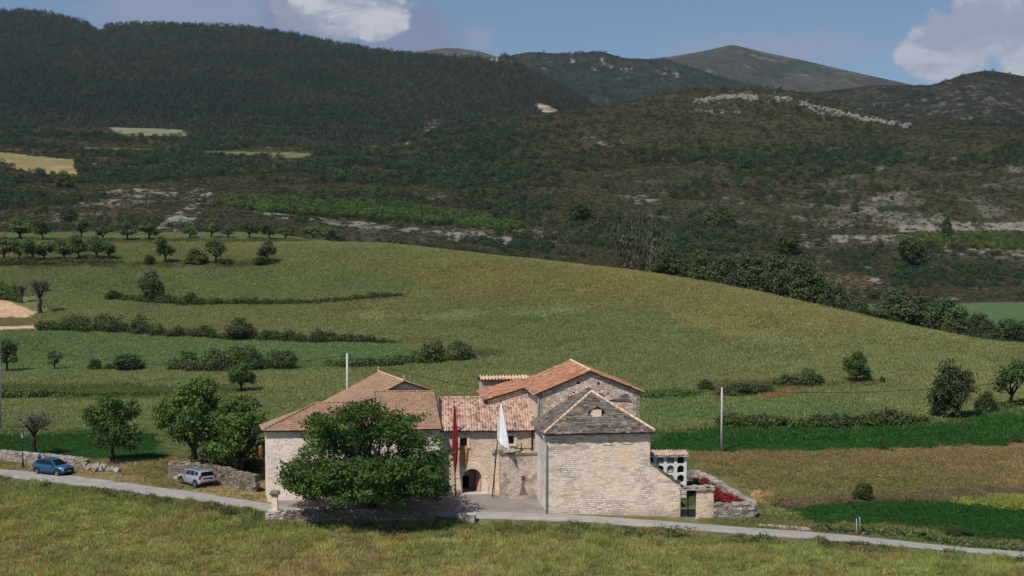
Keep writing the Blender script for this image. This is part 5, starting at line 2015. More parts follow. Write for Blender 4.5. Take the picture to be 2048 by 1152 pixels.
# ---- hedges: one continuous mass each, along a line on the ground
def hedge(label, line, hpx, seed, dens=1.0, mat=None, name='hedge', thick=1.0, cat='hedge'):
    """line: photo pixels of the foot; hpx: height in pixels along it"""
    rng = np.random.RandomState(seed)
    pts = [hit(X, Y) for X, Y in line]
    lob = []
    cum = [0]
    for a, b_ in zip(pts, pts[1:]):
        cum.append(cum[-1] + (b_ - a).length)
    base = pts[len(pts) // 2]
    s_ = 0
    while s_ < cum[-1]:
        k = min(np.searchsorted(cum, s_, side='right') - 1, len(pts) - 2)
        f_ = (s_ - cum[k]) / (cum[k + 1] - cum[k])
        p = pts[k].lerp(pts[k + 1], f_)
        hh = (hpx[k] * (1 - f_) + hpx[k + 1] * f_) * p.y / FPX * rng.uniform(.5, 1.2)
        if rng.rand() < .1:
            s_ += hh * .6
        hh = max(hh, .3)
        r_ = max(.45, min(hh * .5, 1.6)) * rng.uniform(.8, 1.2)
        for q in range(2):
            x, y = p.x + rng.normal() * r_ * .3, p.y + rng.normal() * r_ * .5 * thick + q * r_ * .6
            z = float(zground(x, y))
            lob.append((x - base.x, y - base.y, z - base.z + hh * (.5 if q else .42), r_, r_ * .9, hh * (.56 if q else .46)))
        s_ += r_ * .75
    v, tn = foliage(lob, max(.16, base.y / FPX * 1.15), (42 if base.y > 190 else 60) * dens * (200 / max(base.y, 120)) ** .5, rng, 10, .4, .45)
    return tag(link(bpy.data.objects.new(name, leaf_mesh(name, v, tn, mat or M_HEDGE))), label, cat), base


def put_hedge(*a, **k):
    o, base = hedge(*a, **k)
    o.location = base
    return o


put_hedge('long dark hedge below the bare earth bank at the left', [(82, 662), (130, 664), (200, 665), (262, 668), (310, 672)], [24, 30, 32, 38, 22], 1)
put_hedge('low hedge running on right past the round oak across the left field', [(312, 674), (400, 676), (470, 682), (560, 684), (640, 688), (700, 687), (800, 690)], [18, 20, 24, 20, 26, 18, 7], 2)
put_hedge('thick tall dark hedge above the clump left of the house', [(345, 744), (400, 744), (470, 744), (540, 742), (588, 740)], [32, 44, 48, 44, 34], 3, dens=1.3)
put_hedge('ragged low hedge behind the concrete pole over the house', [(655, 736), (700, 737), (770, 735), (815, 730)], [14, 20, 22, 18], 4)
put_hedge('rounded tall hedge clump at the end of the middle terrace', [(832, 728), (870, 729), (905, 726), (945, 720)], [28, 40, 42, 14], 5, dens=1.2)
put_hedge('low bank of scrub left of the lone oak line', [(240, 600), (300, 608), (380, 611), (440, 611)], [10, 16, 14, 12], 6)
put_hedge('thin scrub line curving along the bank in the upper field', [(440, 611), (520, 610), (620, 608), (700, 602), (760, 597), (806, 594)], [12, 12, 8, 10, 12, 5], 7)
put_hedge('dark hedge at the left photo edge above the meadow', [(-60, 800), (0, 801), (60, 800), (130, 796)], [22, 20, 22, 14], 8)
put_hedge('narrow scrub strip behind the leafy round tree', [(130, 797), (220, 796), (330, 793)], [8, 8, 8], 9)
put_hedge('dark hedge on the far field edge right of the slim pole', [(1555, 776), (1590, 774), (1640, 770)], [16, 26, 28], 10)
put_hedge('small hedge left of the red earth patch', [(1440, 795), (1480, 796), (1530, 790)], [20, 22, 20], 11)
put_hedge('long low dark hedge along the top of the deep green crop', [(1448, 858), (1520, 858), (1600, 857), (1700, 856), (1780, 853), (1850, 849)], [24, 24, 20, 24, 28, 20], 12)
put_hedge('dark scrub under the almond clump on the second terrace', [(-40, 531), (20, 531), (80, 532), (110, 531)], [14, 16, 16, 12], 13)
put_hedge('dark scrub strip under the right part of the almond clump', [(122, 527), (180, 528), (240, 529)], [8, 12, 8], 14)
put_hedge('thicket of dark scrub around the foot of the round field tree', [(1876, 836), (1900, 838), (1930, 838)], [20, 30, 14], 15)
put_hedge('low brush along the foot of the forked field tree', [(1960, 832), (2000, 822), (2060, 812)], [10, 12, 12], 16)
put_hedge('overgrown verge of weeds right of the small sign', [(1640, 1062), (1700, 1066), (1770, 1068), (1850, 1078), (1940, 1092), (2040, 1100)], [7, 5, 6, 9, 8, 10], 17, dens=.35, mat=M_ALMOND)
put_hedge('dark green strip of tall plants behind the church', [(1282, 797), (1340, 797), (1396, 797)], [10, 11, 11], 18, mat=M_ASH)
put_hedge('green bushes above the earth bank at the left photo edge', [(-80, 592), (-20, 594), (20, 600), (40, 606)], [30, 34, 22, 10], 19, mat=M_ASH)

# ------------------------------------------------------------------ drystone walls, every wall built of its own stones
def stone_wall(name, label, path, hgt, seed, mat=None, thick=.5, st=.34, cat='wall', cap=True, sink=.15, group=None):
    """path: [(x, y)] in plan; hgt: wall height at each path point"""
    rng = random.Random(seed)
    mb = MB()
    pts = [Vector((p[0], p[1], 0)) for p in path]
    base = pts[len(pts) // 2].copy()
    base.z = float(zground(base.x, base.y))
    mb_core = []
    for (a, b_, h0, h1) in zip(pts, pts[1:], hgt, hgt[1:]):
        L = (b_ - a).length
        ex = (b_ - a) / L
        ey = Vector((-ex.y, ex.x, 0))
        top = lambda u: h0 + (h1 - h0) * u / L
        # solid heart
        n = max(1, int(L / 1.5))
        for k in range(n):
            u0, u1 = L * k / n, L * (k + 1) / n
            p, q = a + ex * u0, a + ex * u1
            zp, zq = float(zground(p.x, p.y)), float(zground(q.x, q.y))
            w_ = ey * (thick / 2 - .07)
            vs = [p - w_ + Vector((0, 0, zp - .4)), q - w_ + Vector((0, 0, zq - .4)), q + w_ + Vector((0, 0, zq - .4)), p + w_ + Vector((0, 0, zp - .4))]
            vs += [v + Vector((0, 0, top(u) + .4 - .06)) for v, u in zip(vs, (u0, u1, u1, u0))]
            mb.add(vs, [(0, 1, 2, 3), (4, 5, 6, 7), (0, 1, 5, 4), (1, 2, 6, 5), (2, 3, 7, 6), (3, 0, 4, 7)], tone=.25)
        z = -sink
        hm = max(h0, h1)
        row = 0
        while z < hm:
            sh = st * rng.uniform(.45, .75)
            u = -rng.uniform(0, .2)
            while u < L:
                sw = st * rng.uniform(.7, 1.6)
                uc_ = u + sw / 2
                if uc_ < L + .05 and z + sh * .6 < top(min(max(uc_, 0), L)):
                    p = a + ex * min(uc_, L)
                    zg_ = float(zground(p.x, p.y))
                    for s in (-1, 1):
                        c_ = p + ey * s * (thick / 2 - .07) + Vector((0, 0, zg_ + z + sh / 2))
                        mb.box(c_, (sw * .94, .24, sh * .92), (ex, ey, Vector((0, 0, 1))), tone=min(1, max(0, rng.gauss(.5, .28))), jit=.035, rng=rng)
                u += sw
            z += sh
            row += 1
        if cap:
            u = 0
            while u < L:
                sw = st * rng.uniform(.9, 1.7)
                p = a + ex * min(u + sw / 2, L)
                zg_ = float(zground(p.x, p.y))
                mb.box(p + Vector((0, 0, zg_ + top(min(u + sw / 2, L)) + rng.uniform(-.02, .08))), (sw * .95, thick * rng.uniform(.85, 1.15), .16 * rng.uniform(.7, 1.4)), (ex, ey, Vector((0, 0, 1))),
                       tone=min(1, max(0, rng.gauss(.68, .25))), jit=.04, rng=rng)
                u += sw
    o = bpy.data.objects.new(name, mb.mesh(name, mat or M_RUBBLE, base))
    o.location = base
    return tag(link(o), label, cat, group)


def gxy(X, d):
    p = ground_at(X, d)
    return (p.x, p.y)


def hxy(X, Y):
    p = hit(X, Y)
    return (p.x, p.y)


stone_wall('drystone_wall', 'low pale drystone wall behind the blue car and the street lamp', [gxy(-90, 139.5), gxy(0, 136), gxy(90, 133.6), gxy(175, 131.6)], [1.0, 1.0, 1.05, .95], 1)
# tumbled end of that wall: loose stones, each its own
rng = random.Random(12)
TS_ = 'tumbled stones at the broken wall end'
for i in range(26):
    X, d = rng.uniform(180, 240), rng.uniform(129.6, 131.4)
    g = ground_at(X, d)
    w_ = rng.uniform(.35, .85)
    mb = MB()
    mb.box((0, 0, w_ * .22), (w_, w_ * .75, w_ * .5), jit=w_ * .13, rng=rng, tone=rng.uniform(.3, .95), taper=.8)
    o = bpy.data.objects.new('tumbled_stone', mb.mesh('tumbled_stone', M_RUBBLE))
    o.location = g + Vector((0, 0, max(0, (1 - abs(X - 195) / 45)) * rng.uniform(0, .55)))
    o.rotation_euler = (rng.uniform(-.4, .4), rng.uniform(-.4, .4), rng.uniform(0, 6))
    tag(link(o), 'loose grey stone tumbled from the broken end of the low drystone wall', 'stone', TS_)
stone_wall('old_wall', 'tall dark mossy stone wall in tree shade behind the silver car', [gxy(342, 128.2), gxy(430, 125.6), gxy(470, 123.6), gxy(513, 121.6)], [1.45, 1.6, 1.55, 1.5], 2, M_MOSSY, .55, .4)
mb = MB()
g = ground_at(351, 126.6)
mb.box((0, 0, .15), (.34, .3, .4), jit=.05, rng=rng, tone=1)
o = bpy.data.objects.new('white_stone', mb.mesh('white_stone', M_PALEST))
o.location = g
tag(link(o), 'single white stone on the dry verge left of the silver car', 'stone')
# retaining wall of the forecourt under the walnut
stone_wall('forecourt_parapet', 'low grey stone parapet wall in the shade under the walnut tree', [gxy(572, 112.2), gxy(650, 111.9), gxy(760, 111.7), gxy(868, 111.6)], [.75, .95, .95, .85], 3, M_MOSSY, .5, .34)
stone_wall('pillar_footing', 'short pale stone footing wall below the wayside pillar', [gxy(536, 112.9), gxy(574, 112.4)], [.5, .55], 4, None, .8, .34)
g0, g1 = ground_at(919, 111.5), ground_at(951, 111.3)
mb = MB()
ex = (g1 - g0).normalized()
ey = Vector((-ex.y, ex.x, 0))
bl_ = thing('stone_bench', 'rough stone bench block at the right end of the forecourt edge', 'bench', (g0 + g1) / 2)
u = 0
while u < 1.38:
    L = min(rng.uniform(.25, .5), 1.4 - u)
    for z in (.1, .33, .52):
        mb.box(g0 + ex * (u + L / 2) + Vector((0, 0, z)), (L * .96, .5, .24), (ex, ey, Vector((0, 0, 1))), tone=rng.uniform(.3, .9), jit=.03, rng=rng)
    u += L
mb.build('body', M_RUBBLE, bl_)
mb = MB()
mb.box(g0 + ex * .7 + Vector((0, 0, .68)), (1.46, .6, .12), (ex, ey, Vector((0, 0, 1))), tone=1, jit=.015, rng=rng)
mb.build('top_slab', M_PALEST, bl_)

# wayside pillar
g = ground_at(550, 112.7)
pil = thing('wayside_pillar', 'pale square stone wayside pillar with moulded cap by the house corner', 'pillar', g)
mb = MB()
mb.box((0, 0, .62), (1.1, .9, .22), jit=.02, rng=rng)
mb.build('base', M_PALEST, None).parent = pil
mb = MB()
mb.box((0, 0, 1.4), (.52, .46, 1.36), taper=.93)
mb.build('shaft', M_DRESS, None).parent = pil
mb = MB()
mb.box((0, 0, 2.13), (.66, .6, .1))
mb.box((0, 0, 2.26), (.86, .78, .16))
mb.box((0, 0, 2.4), (.7, .62, .12), taper=.8)
mb.build('cap', M_MOSSY, None).parent = pil

# line of pale stones beside the road at the right
rng = random.Random(5)
for i, X in enumerate(range(1522, 1626, 8)):
    g = hit(X + rng.uniform(-2, 2), 1052 + (X - 1520) * .085)
    w_ = rng.uniform(.3, .62)
    mb = MB()
    mb.box((0, 0, .06), (w_, w_ * .7, .26), jit=.06, rng=rng, tone=rng.uniform(.6, 1), taper=.85)
    o = bpy.data.objects.new('kerb_stone', mb.mesh('kerb_stone', M_RUBBLE))
    o.location = g
    o.rotation_euler = (0, 0, rng.uniform(0, 6))
    tag(link(o), 'pale rough stone in the line along the verge right of the cemetery wall', 'stone', 'stones lining the verge by the cemetery')

# ------------------------------------------------------------------ cemetery: sloping wall, gate, boundary walls, niches, roses
GYL = .015
s0, s1 = clx(1300, GYL, 2.0), clx(1361, GYL, 1.0)
cem = thing('sloping_wall', 'cream stone wall sloping down from the chapel to the cemetery gate', 'wall', tuple(cf((s0 + s1) / 2, GYL, -1.0)))
tops = [(0, clz(s0, GYL, 925)), ((s1 - s0) * .45, clz(s0 + (s1 - s0) * .45, GYL, 946)), ((s1 - s0) * .86, clz(s1, GYL, 964)), (s1 - s0, clz(s1, GYL, 965))]
mb = MB()
wall(mb, cf(cw + .003, GYL), cf(s1, GYL), [(u + (s0 - cw), z) if u else (0, z) for u, z in tops], -2.6)
wall(mb, cf(s1, GYL), cf(s1, GYL + .55), tops[-1][1], -2.6)
wall(mb, cf(s1, GYL + .55), cf(cw, GYL + .55), [((s1 - s0) - u, z) for u, z in tops[::-1]], -2.6)
mb.poly([cf(s0 + u, GYL, z) for u, z in tops] + [cf(s0 + u, GYL + .55, z) for u, z in tops[::-1]])
mb.build('wall', M_CHAP, cem)
mb = MB()
rng = random.Random(8)
for (u0, z0), (u1, z1) in zip(tops, tops[1:]):
    L = math.hypot(u1 - u0, z1 - z0)
    dirv = (cex * (u1 - u0) + Vector((0, 0, z1 - z0))) / L
    nv = dirv.cross(cey) * -1
    n = max(1, int(L / .3))
    for k in range(n):
        f_ = (k + .5) / n
        p = cf(s0 + u0 + (u1 - u0) * f_, GYL + .26, z0 + (z1 - z0) * f_ + .08)
        mb.box(p, (L / n * 1.25, .8, .12), (dirv, cey, dirv.cross(cey)), tone=rng.uniform(.1, .8), jit=.035, rng=rng)
mb.build('coping_slabs', M_SLAB, cem)

ga, gb_ = clx(1362, GYL, 0), clx(1393, GYL, 0)
pe = clx(1427, GYL, 0)
gz0, gz1 = clz(ga, GYL, 1037), clz(ga, GYL, 980)
gate = thing('gate_pier', 'stone gateway pier with thick stone slab lintel at the cemetery entrance', 'gateway', tuple(cf((gb_ + pe) / 2, GYL, gz0)))
mb = MB()
pz = clz(pe, GYL, 980)
for a, b_ in (((gb_, GYL), (pe, GYL)), ((pe, GYL), (pe, GYL + .6)), ((pe, GYL + .6), (gb_, GYL + .6)), ((gb_, GYL + .6), (gb_, GYL))):
    wall(mb, cf(*a), cf(*b_), pz, -2.6)
mb.build('pier', M_MID, gate)
mb = MB()
for k in range(9):
    u = ga - .12 + (pe + .1 - ga) * (k + .5) / 9
    for r_ in range(2):
        mb.box(cf(u + rng.uniform(-.05, .05), GYL + .3, pz + .1 + r_ * .14 + (.1 if k % 3 == 1 else 0) * r_), ((pe - ga) / 9 * 1.25, .95 - r_ * .15, .13), (cex, cey, Vector((0, 0, 1))), tone=rng.uniform(.5, 1), jit=.03, rng=rng)
mb.build('lintel_slabs', M_RUBBLE, gate)
gt = thing('iron_gate', 'black iron barred cemetery gate with solid lower panels coloured as the shadow inside', 'gate', tuple(cf((ga + gb_) / 2, GYL + .25, gz0)))
mb = MB()
uz = Vector((0, 0, 1))
W_ = gb_ - ga
for u in (ga + .03, (ga + gb_) / 2 - .03, (ga + gb_) / 2 + .03, gb_ - .03):
    mb.box(cf(u, GYL + .25, (gz0 + gz1) / 2 + .02), (.05, .05, gz1 - gz0 - .08), (cex, cey, uz))
for z in (gz0 + .1, gz0 + .72, gz1 - .45, gz1 - .08):
    mb.box(cf((ga + gb_) / 2, GYL + .252, z), (W_, .04, .05), (cex, cey, uz))
for k in range(1, 12):
    u = ga + W_ * k / 12
    mb.tube([cf(u, GYL + .254, gz0 + .7), cf(u, GYL + .254, gz1 - .05)], .012, 5)
for k in range(6):
    u = ga + W_ * (k + .5) / 6
    mb.lathe([(.06, -.012), (.075, 0), (.06, .012)], cf(u, GYL + .25, gz1 - .27), 8, 'Y')
mb.build('frame', M_IRON, gt)
for k in range(2):
    mb = MB()
    mb.box(cf(ga + W_ * (.25 + .5 * k), GYL + .262, gz0 + .42), (W_ / 2 - .12, .02, .56), (cex, cey, uz))
    mb.build('panel', plain('shadow_blue_sheet', S(40, 46, 58), .5), gt)  # sheet colour takes in the bluish shadow inside the gateway
mb = MB()
mb.box(cf((ga + gb_) / 2, GYL - .1, gz0 - .02), (W_ + .2, .5, .12), (cex, cey, uz))
mb.build('step', M_PALEST, gt)

# boundary walls
f0 = cf(pe + .02, GYL + .35)
fe = cf(clx(1512, GYL + .1, -.5), GYL + .35)
bk1 = ground_at(1402, 127.5)
bk0 = ground_at(1362, 127.8)
hz_ = lambda p, Yt: (H - p.y * float(drop(Yt))) - float(zground(p.x, p.y))
stone_wall('cemetery_wall', 'grey rubble cemetery wall at the roadside right of the gate pier', [(f0.x, f0.y), (fe.x, fe.y)], [hz_(f0, 1008), hz_(fe, 1008)], 21, None, .55, .36, sink=.5)
stone_wall('cemetery_wall', 'rubble cemetery wall running back behind the red roses', [(fe.x - .2, fe.y + .3), (bk1.x, bk1.y)], [hz_(fe, 1006) - .03, hz_(bk1, 946)], 22, None, .7, .36)
stone_wall('cemetery_wall', 'short back cemetery wall beside the white burial niches', [(bk1.x, bk1.y), (bk0.x, bk0.y)], [hz_(bk1, 944), hz_(bk0, 942)], 23, None, .6, .36)

# burial niches
NY = 122.5
n1p = P(1373, 960, NY)
nf, nlx, nlz, nex, ney = local_frame((n1p.x, n1p.y), R(4))
nh = nlz(0, 0, 910)
ng = float(zground(n1p.x, n1p.y)) - .1
nic = thing('burial_niches', 'white block of arched burial niches with a tiled roof edge behind the chapel', 'niche block', tuple(nf(-2, 0, ng)))
pitch = .98
ncol = 5
nw = pitch * ncol + .2
rows_z = [nlz(0, 0, 927), nlz(0, 0, 946), nlz(0, 0, 965), nlz(0, 0, 984)]
ops = []
for c_ in range(ncol):
    u0 = nw - .22 - .68 - c_ * pitch
    for z in rows_z:
        if z < ng + .1:
            continue
        uc2 = u0 + .34
        ops.append((u0, u0 + .68, z, [(u0, z + .5), (u0 + .1, z + .64), (uc2 - .1, z + .74), (uc2 + .1, z + .74), (u0 + .58, z + .64), (u0 + .68, z + .5)]))
mb = MB()
WN = wall(mb, nf(-nw, 0), nf(0, 0), nh, ng - .6, ops, .45)
wall(mb, nf(0, 0), nf(0, 1.6), nh, ng - .6)
wall(mb, nf(0, 1.6), nf(-nw, 1.6), nh, ng - .6)
wall(mb, nf(-nw, 1.6), nf(-nw, 0), nh, ng - .6)
mb.build('body', M_WHITE, nic)
M_PLQ = plain('grey_marble', S(120, 120, 122), .3, var=.25)
for i, o in enumerate(ops):
    mb = MB()
    shallow = i in (4, 5, 8)
    mb.box(WN((o[0] + o[1]) / 2, o[2] + .38, .46 if not shallow else .2), (.8, .04, .9), (nex, ney, uz))
    q = mb.build('niche', M_PLQ if shallow else M_DARK, nic)
    if shallow:
        mb = MB()
        for k in range(9):
            mb.lathe([(0, -.05), (.05, 0), (0, .05)], WN(o[0] + .16 + .045 * k, o[2] + .14 + .07 * math.sin(k * 2.1), .1), 6)
        mb.build('flowers', M_WHITE, q)
qd = [nf(-nw - .1, -.32, nh), nf(.14, -.32, nh), nf(-nw - .1, 1.0, nh + .30), nf(.14, 1.0, nh + .30)]
qd2 = [nf(.14, 1.9, nh), nf(-nw - .1, 1.9, nh), nf(.14, 1.0, nh + .30), nf(-nw - .1, 1.0, nh + .30)]
bm_obj('roof', [tiled(qd, gap=.24, seed=51, lo=.3), tiled(qd2, gap=.24, seed=52)], [M_TILE_OLD, M_WHITE], nic)

# red roses along the inside of the wall, three bushes
for i, (f_, lab, wd) in enumerate(((.16, 'dense red rose bush in the front corner of the cemetery', 1.5), (.42, 'red rose bush in the middle of the cemetery wall', 1.3), (.72, 'smaller red rose bush near the white burial niches', 1.1))):
    rr_ = np.random.RandomState(30 + i)
    p = Vector((fe.x, fe.y, 0)).lerp(Vector((bk1.x, bk1.y, 0)), f_) + Vector((-1.0, -.2, 0))
    p.z = float(zground(p.x, p.y))
    o = thing('rose_bush', lab, 'rose bush', p)
    lob = [(rr_.uniform(-wd, wd) * .5, rr_.uniform(-1.6, 1.6), rr_.uniform(.4, .85), .45, .6, .45) for _ in range(9)]
    v, tn = foliage(lob, .1, 75, rr_, 8, .45, .4)
    link(bpy.data.objects.new('leaves', leaf_mesh('rose_leaves', v, tn, M_ROSELEAF)), o)
    v, tn = foliage([(a, b_, c_ + .08, r1_ * 1.05, r2_ * 1.05, r3_ * 1.08) for a, b_, c_, r1_, r2_, r3_ in lob], .1, 90, rr_, 8, .3, .9)
    link(bpy.data.objects.new('blooms', leaf_mesh('rose_blooms', v, tn, M_ROSE)), o)
v_ = ground_at(1416, 116.6)
plant('bush', v_, 1.6, 1.2, 'green shrub beside the gate pier inside the cemetery')
v_ = ground_at(1388, 125.5)
plant('bush', v_, 2.6, 1.3, 'ivy dark shrub at the back corner of the cemetery by the niches')


# ------------------------------------------------------------------ flags
def cloth(name, rows, mat, parent, nx=14, seed=1, fold=.09, mats=None, stripes=None):
    """hanging cloth: rows of (left point, right point) from the top down, with vertical folds"""
    rng = np.random.RandomState(seed)
    ph = rng.uniform(0, 6, 3)
    mb = MB()
    sub = 5
    R_ = []
    for (a0, b0), (a1, b1) in zip(rows, rows[1:]):
        for k in range(sub):
            f_ = k / sub
            R_.append((Vector(a0).lerp(Vector(a1), f_), Vector(b0).lerp(Vector(b1), f_)))
    R_.append((Vector(rows[-1][0]), Vector(rows[-1][1])))
    vs, fs = [], []
    for i, (a, b_) in enumerate(R_):
        for k in range(nx + 1):
            f_ = k / nx
            p = a.lerp(b_, f_)
            amp = fold * min(1, .3 + i / len(R_))
            p = p + Vector((0, -1, 0)) * (amp * (math.sin(f_ * 15 + ph[0] + i * .12) * .7 + math.sin(f_ * 7 + ph[1] - i * .1) * .6))
            vs.append(p)
    for i in range(len(R_) - 1):
        for k in range(nx):
            mi = stripes(k / nx) if stripes else 0
            q = i * (nx + 1) + k
            mb.add([vs[q], vs[q + 1], vs[q + nx + 2], vs[q + nx + 1]], [(0, 1, 2, 3)], mi, .5, True)
    o = mb.build(name, mats or mat, parent)
    bm = bmesh.new()
    bm.from_mesh(o.data)
    bmesh.ops.remove_doubles(bm, verts=bm.verts, dist=.0005)
    bmesh.ops.recalc_face_normals(bm, faces=bm.faces)
    bm.to_mesh(o.data)
    bm.free()
    md = o.modifiers.new('thickness', 'SOLIDIFY')
    md.thickness = .012
    return o


M_REDF = plain('crimson_flag_cloth', S(134, 24, 44), .8, var=.12, sc=3)
M_WHF = plain('white_flag_cloth', S(236, 238, 238), .8, var=.05, sc=3)
M_YEL = plain('yellow_cloth', S(226, 168, 66), .8, var=.08)
M_REDS = plain('red_stripe_cloth', S(176, 52, 40), .8, var=.08)
M_ORA = plain('orange_cloth', S(222, 112, 36), .8, var=.12)
fd = 119.4
fl_ = thing('red_flag', 'crimson flag hanging down its dark pole left of the arched doorway', 'flag', P(911, 991, fd))
mb = MB()
mb.tube([P(911, 993, fd), P(909, 900, fd), P(908.5, 806, fd)], [.055, .05, .04], 8)
mb.lathe([(0, -.1), (.1, -.04), (.1, .04), (0, .12)], P(908.5, 804, fd), 8)
mb.build('pole', M_PIPEB, fl_)
cloth('cloth', [(P(907, 812, fd - .05), P(911, 812, fd - .05)), (P(906, 845, fd - .05), P(914, 850, fd - .1)), (P(904, 890, fd - .05), P(917, 888, fd - .15)), (P(906, 918, fd - .05), P(915, 918, fd - .1)), (P(909, 946, fd - .05), P(912, 944, fd - .05))], M_REDF, fl_, seed=2)
fd2 = 118.0
fl_ = thing('white_flag', 'large white flag drooping from a leaning pole by the terrace block', 'flag', P(985, 994, fd2 + .6))
mb = MB()
mb.tube([P(984.5, 994, fd2 + .6), P(993, 905, fd2 + .3), P(1001.5, 804, fd2)], [.055, .05, .04], 8)
mb.tube([P(990, 905, fd2 + .3), P(988.5, 994, fd2 + 1.1)], .025, 6)
mb.lathe([(0, -.08), (.07, 0), (0, .1)], P(1001.7, 802, fd2), 8)
mb.build('pole', M_PIPEB, fl_)
cloth('cloth', [(P(1000.5, 807, fd2 - .08), P(1003, 808, fd2 - .08)), (P(998, 830, fd2 - .1), P(1008, 832, fd2 - .3)), (P(994.5, 862, fd2 - .1), P(1014, 862, fd2 - .4)), (P(995, 878, fd2 - .1), P(1018, 884, fd2 - .5)), (P(1003, 890, fd2 - .15), P(1021, 905, fd2 - .55))], M_WHF, fl_, seed=4, fold=.14, nx=18)
# striped cloth hung from the window sill
wd_ = win[0]
fl_ = thing('striped_banner', 'yellow and red striped cloth hanging from the window above the doorway', 'banner', tuple(WM((wd_[0] + wd_[1]) / 2, wd_[2], -.15)))
yb = lambda X, Y: WM(MU(X, 3.2), mlz(0, 0, Y), -.16)
cloth('cloth', [(yb(921, 893), yb(934.5, 892)), (yb(923, 905), yb(933.5, 905)), (yb(925, 920), yb(932.5, 920)), (yb(926.5, 936), yb(930.5, 934))], None, fl_, seed=6, fold=.05, nx=18, mats=[M_YEL, M_REDS], stripes=lambda f_: 1 if int(f_ * 9) % 2 else 0)
of = thing('orange_banner', 'small orange cloth hanging on the left corner of the house', 'banner', P(520, 900, 117.3))
cloth('cloth', [(P(517, 893, 117.2), P(523.5, 890, 117.4)), (P(517.5, 904, 117.2), P(524, 902, 117.4)), (P(519, 916, 117.2), P(522.5, 915, 117.4))], M_ORA, of, seed=7, fold=.06)
mb = MB()
mb.tube([P(516, 896, 117.1), P(524.5, 889, 117.9)], .02, 6)
mb.build('pole', M_PIPEB, of)


# ------------------------------------------------------------------ poles, cables, lamp, sign
def line_pole(X, Yt, d, label, r0=.15, r1=.1):
    g = ground_at(X, d)
    top = H - g.y * float(drop(Yt))
    o = thing('utility_pole', label, 'pole', g)
    h = top - g.z
    mb = MB()
    mb.tube([(0, 0, -.4), (0, 0, h * .5), (0, 0, h)], [r0, (r0 + r1) / 2, r1], 8)
    mb.build('shaft', M_PALEST, None).parent = o
    mb = MB()
    for s in (-1, 1):
        mb.box((s * .16, 0, h - .22), (.3, .05, .06))
        mb.lathe([(.03, 0), (.05, .04), (.05, .1), (.02, .14)], (s * .3, 0, h - .2), 8)
    mb.build('bracket', M_IRON, None).parent = o
    return Vector((g.x, g.y, top - .2))


pA = line_pole(1, 678, 158, 'grey utility pole cut by the left photo edge')
pB = line_pole(695, 707, 150, 'pale concrete utility pole rising behind the house roof', .17, .13)
pC = line_pole(1443, 775, 147, 'slim pale utility pole standing in the field right of the church', .14, .1)
pD = ground_at(2230, 165)
pD.z += 7.0


def cable(a, b_, sag, label, r_=.028):
    pts = []
    n = 30
    for k in range(n + 1):
        f_ = k / n
        p = a.lerp(b_, f_)
        p.z -= sag * 4 * f_ * (1 - f_)
        pts.append(p)
    mb = MB()
    mb.tube(pts, r_, 5)
    base = a
    o = bpy.data.objects.new('overhead_cable', mb.mesh('overhead_cable', M_IRON, base))
    o.location = base
    tag(link(o), label, 'cable', 'overhead cables between the poles')


cable(pA, pB, 2.1, 'thin black cable sagging from left edge pole to the pole behind the house')
cable(pB, pC, 2.6, 'thin black cable sagging behind the church from pole to pole')
cable(pC, pD, 1.6, 'thin black cable sagging from the slim pole towards the right photo edge')

g = ground_at(46, 131.9)
lamp = thing('street_lamp', 'black iron lamp post with lantern beside the blue car', 'street lamp', g)
mb = MB()
mb.lathe([(.16, 0), (.16, .12), (.11, .2), (.1, .75), (.07, .85), (.05, 1.0), (.042, 2.9), (.06, 2.95), (.03, 3.05)], (0, 0, 0), 10)
mb.build('post', M_IRON, None).parent = lamp
mb = MB()
mb.lathe([(.1, 3.05), (.2, 3.5), (.22, 3.52), (.12, 3.66), (.03, 3.74), (.03, 3.82), (0, 3.84)], (0, 0, 0), 6, smooth=False)
ln = mb.build('lantern', M_IRON, None)
ln.parent = lamp
mb = MB()
for k in range(6):
    a0, a1 = 2 * math.pi * (k + .12) / 6, 2 * math.pi * (k + .88) / 6
    q = lambda a, r_, z: (r_ * math.cos(a) * .93, r_ * math.sin(a) * .93, z)
    mb.poly([q(a0, .112, 3.08), q(a1, .112, 3.08), q(a1, .212, 3.47), q(a0, .212, 3.47)])
mb.build('panes', plain('milky_lamp_glass', S(176, 178, 176), .3), None).parent = ln

g = ground_at(1716, 110.2)
sg = thing('roadside_sign', 'small grey roadside sign on two posts seen edge on by the verge', 'sign', g)
pd_ = Vector((math.sin(R(32)) * .9, math.cos(R(32)) * .9, 0))
for s in (-.5, .5):
    mb = MB()
    mb.tube([Vector((0, 0, -.2)) + pd_ * s, Vector((0, 0, 1.45)) + pd_ * s], .035, 7)
    mb.build('post', M_PIPE, None).parent = sg
mb = MB()
mb.box((-.04, 0, 1.22), (1.05, .03, .42), (pd_.normalized(), pd_.normalized().cross(Vector((0, 0, 1))), Vector((0, 0, 1))))
mb.build('panel', plain('blue_grey_panel', S(96, 108, 124), .6), None).parent = sg


# ------------------------------------------------------------------ cars
M_TYRE = plain('tyre_rubber', S(30, 30, 31), .9)
M_RIM = plain('alloy_rim', S(150, 150, 150), .35, .7, .5)
M_GLASS = plain('tinted_car_glass', S(16, 20, 24), .06, 0, .6, .05)
M_CLAD = plain('black_cladding', S(36, 37, 39), .7)
M_HEADL = plain('clear_lamp', S(205, 208, 212), .12, .1, .6)
M_TAILL = plain('red_lamp', S(150, 30, 26), .2, 0, .5)
M_PLATE = plain('white_plate', S(205, 205, 200), .5)


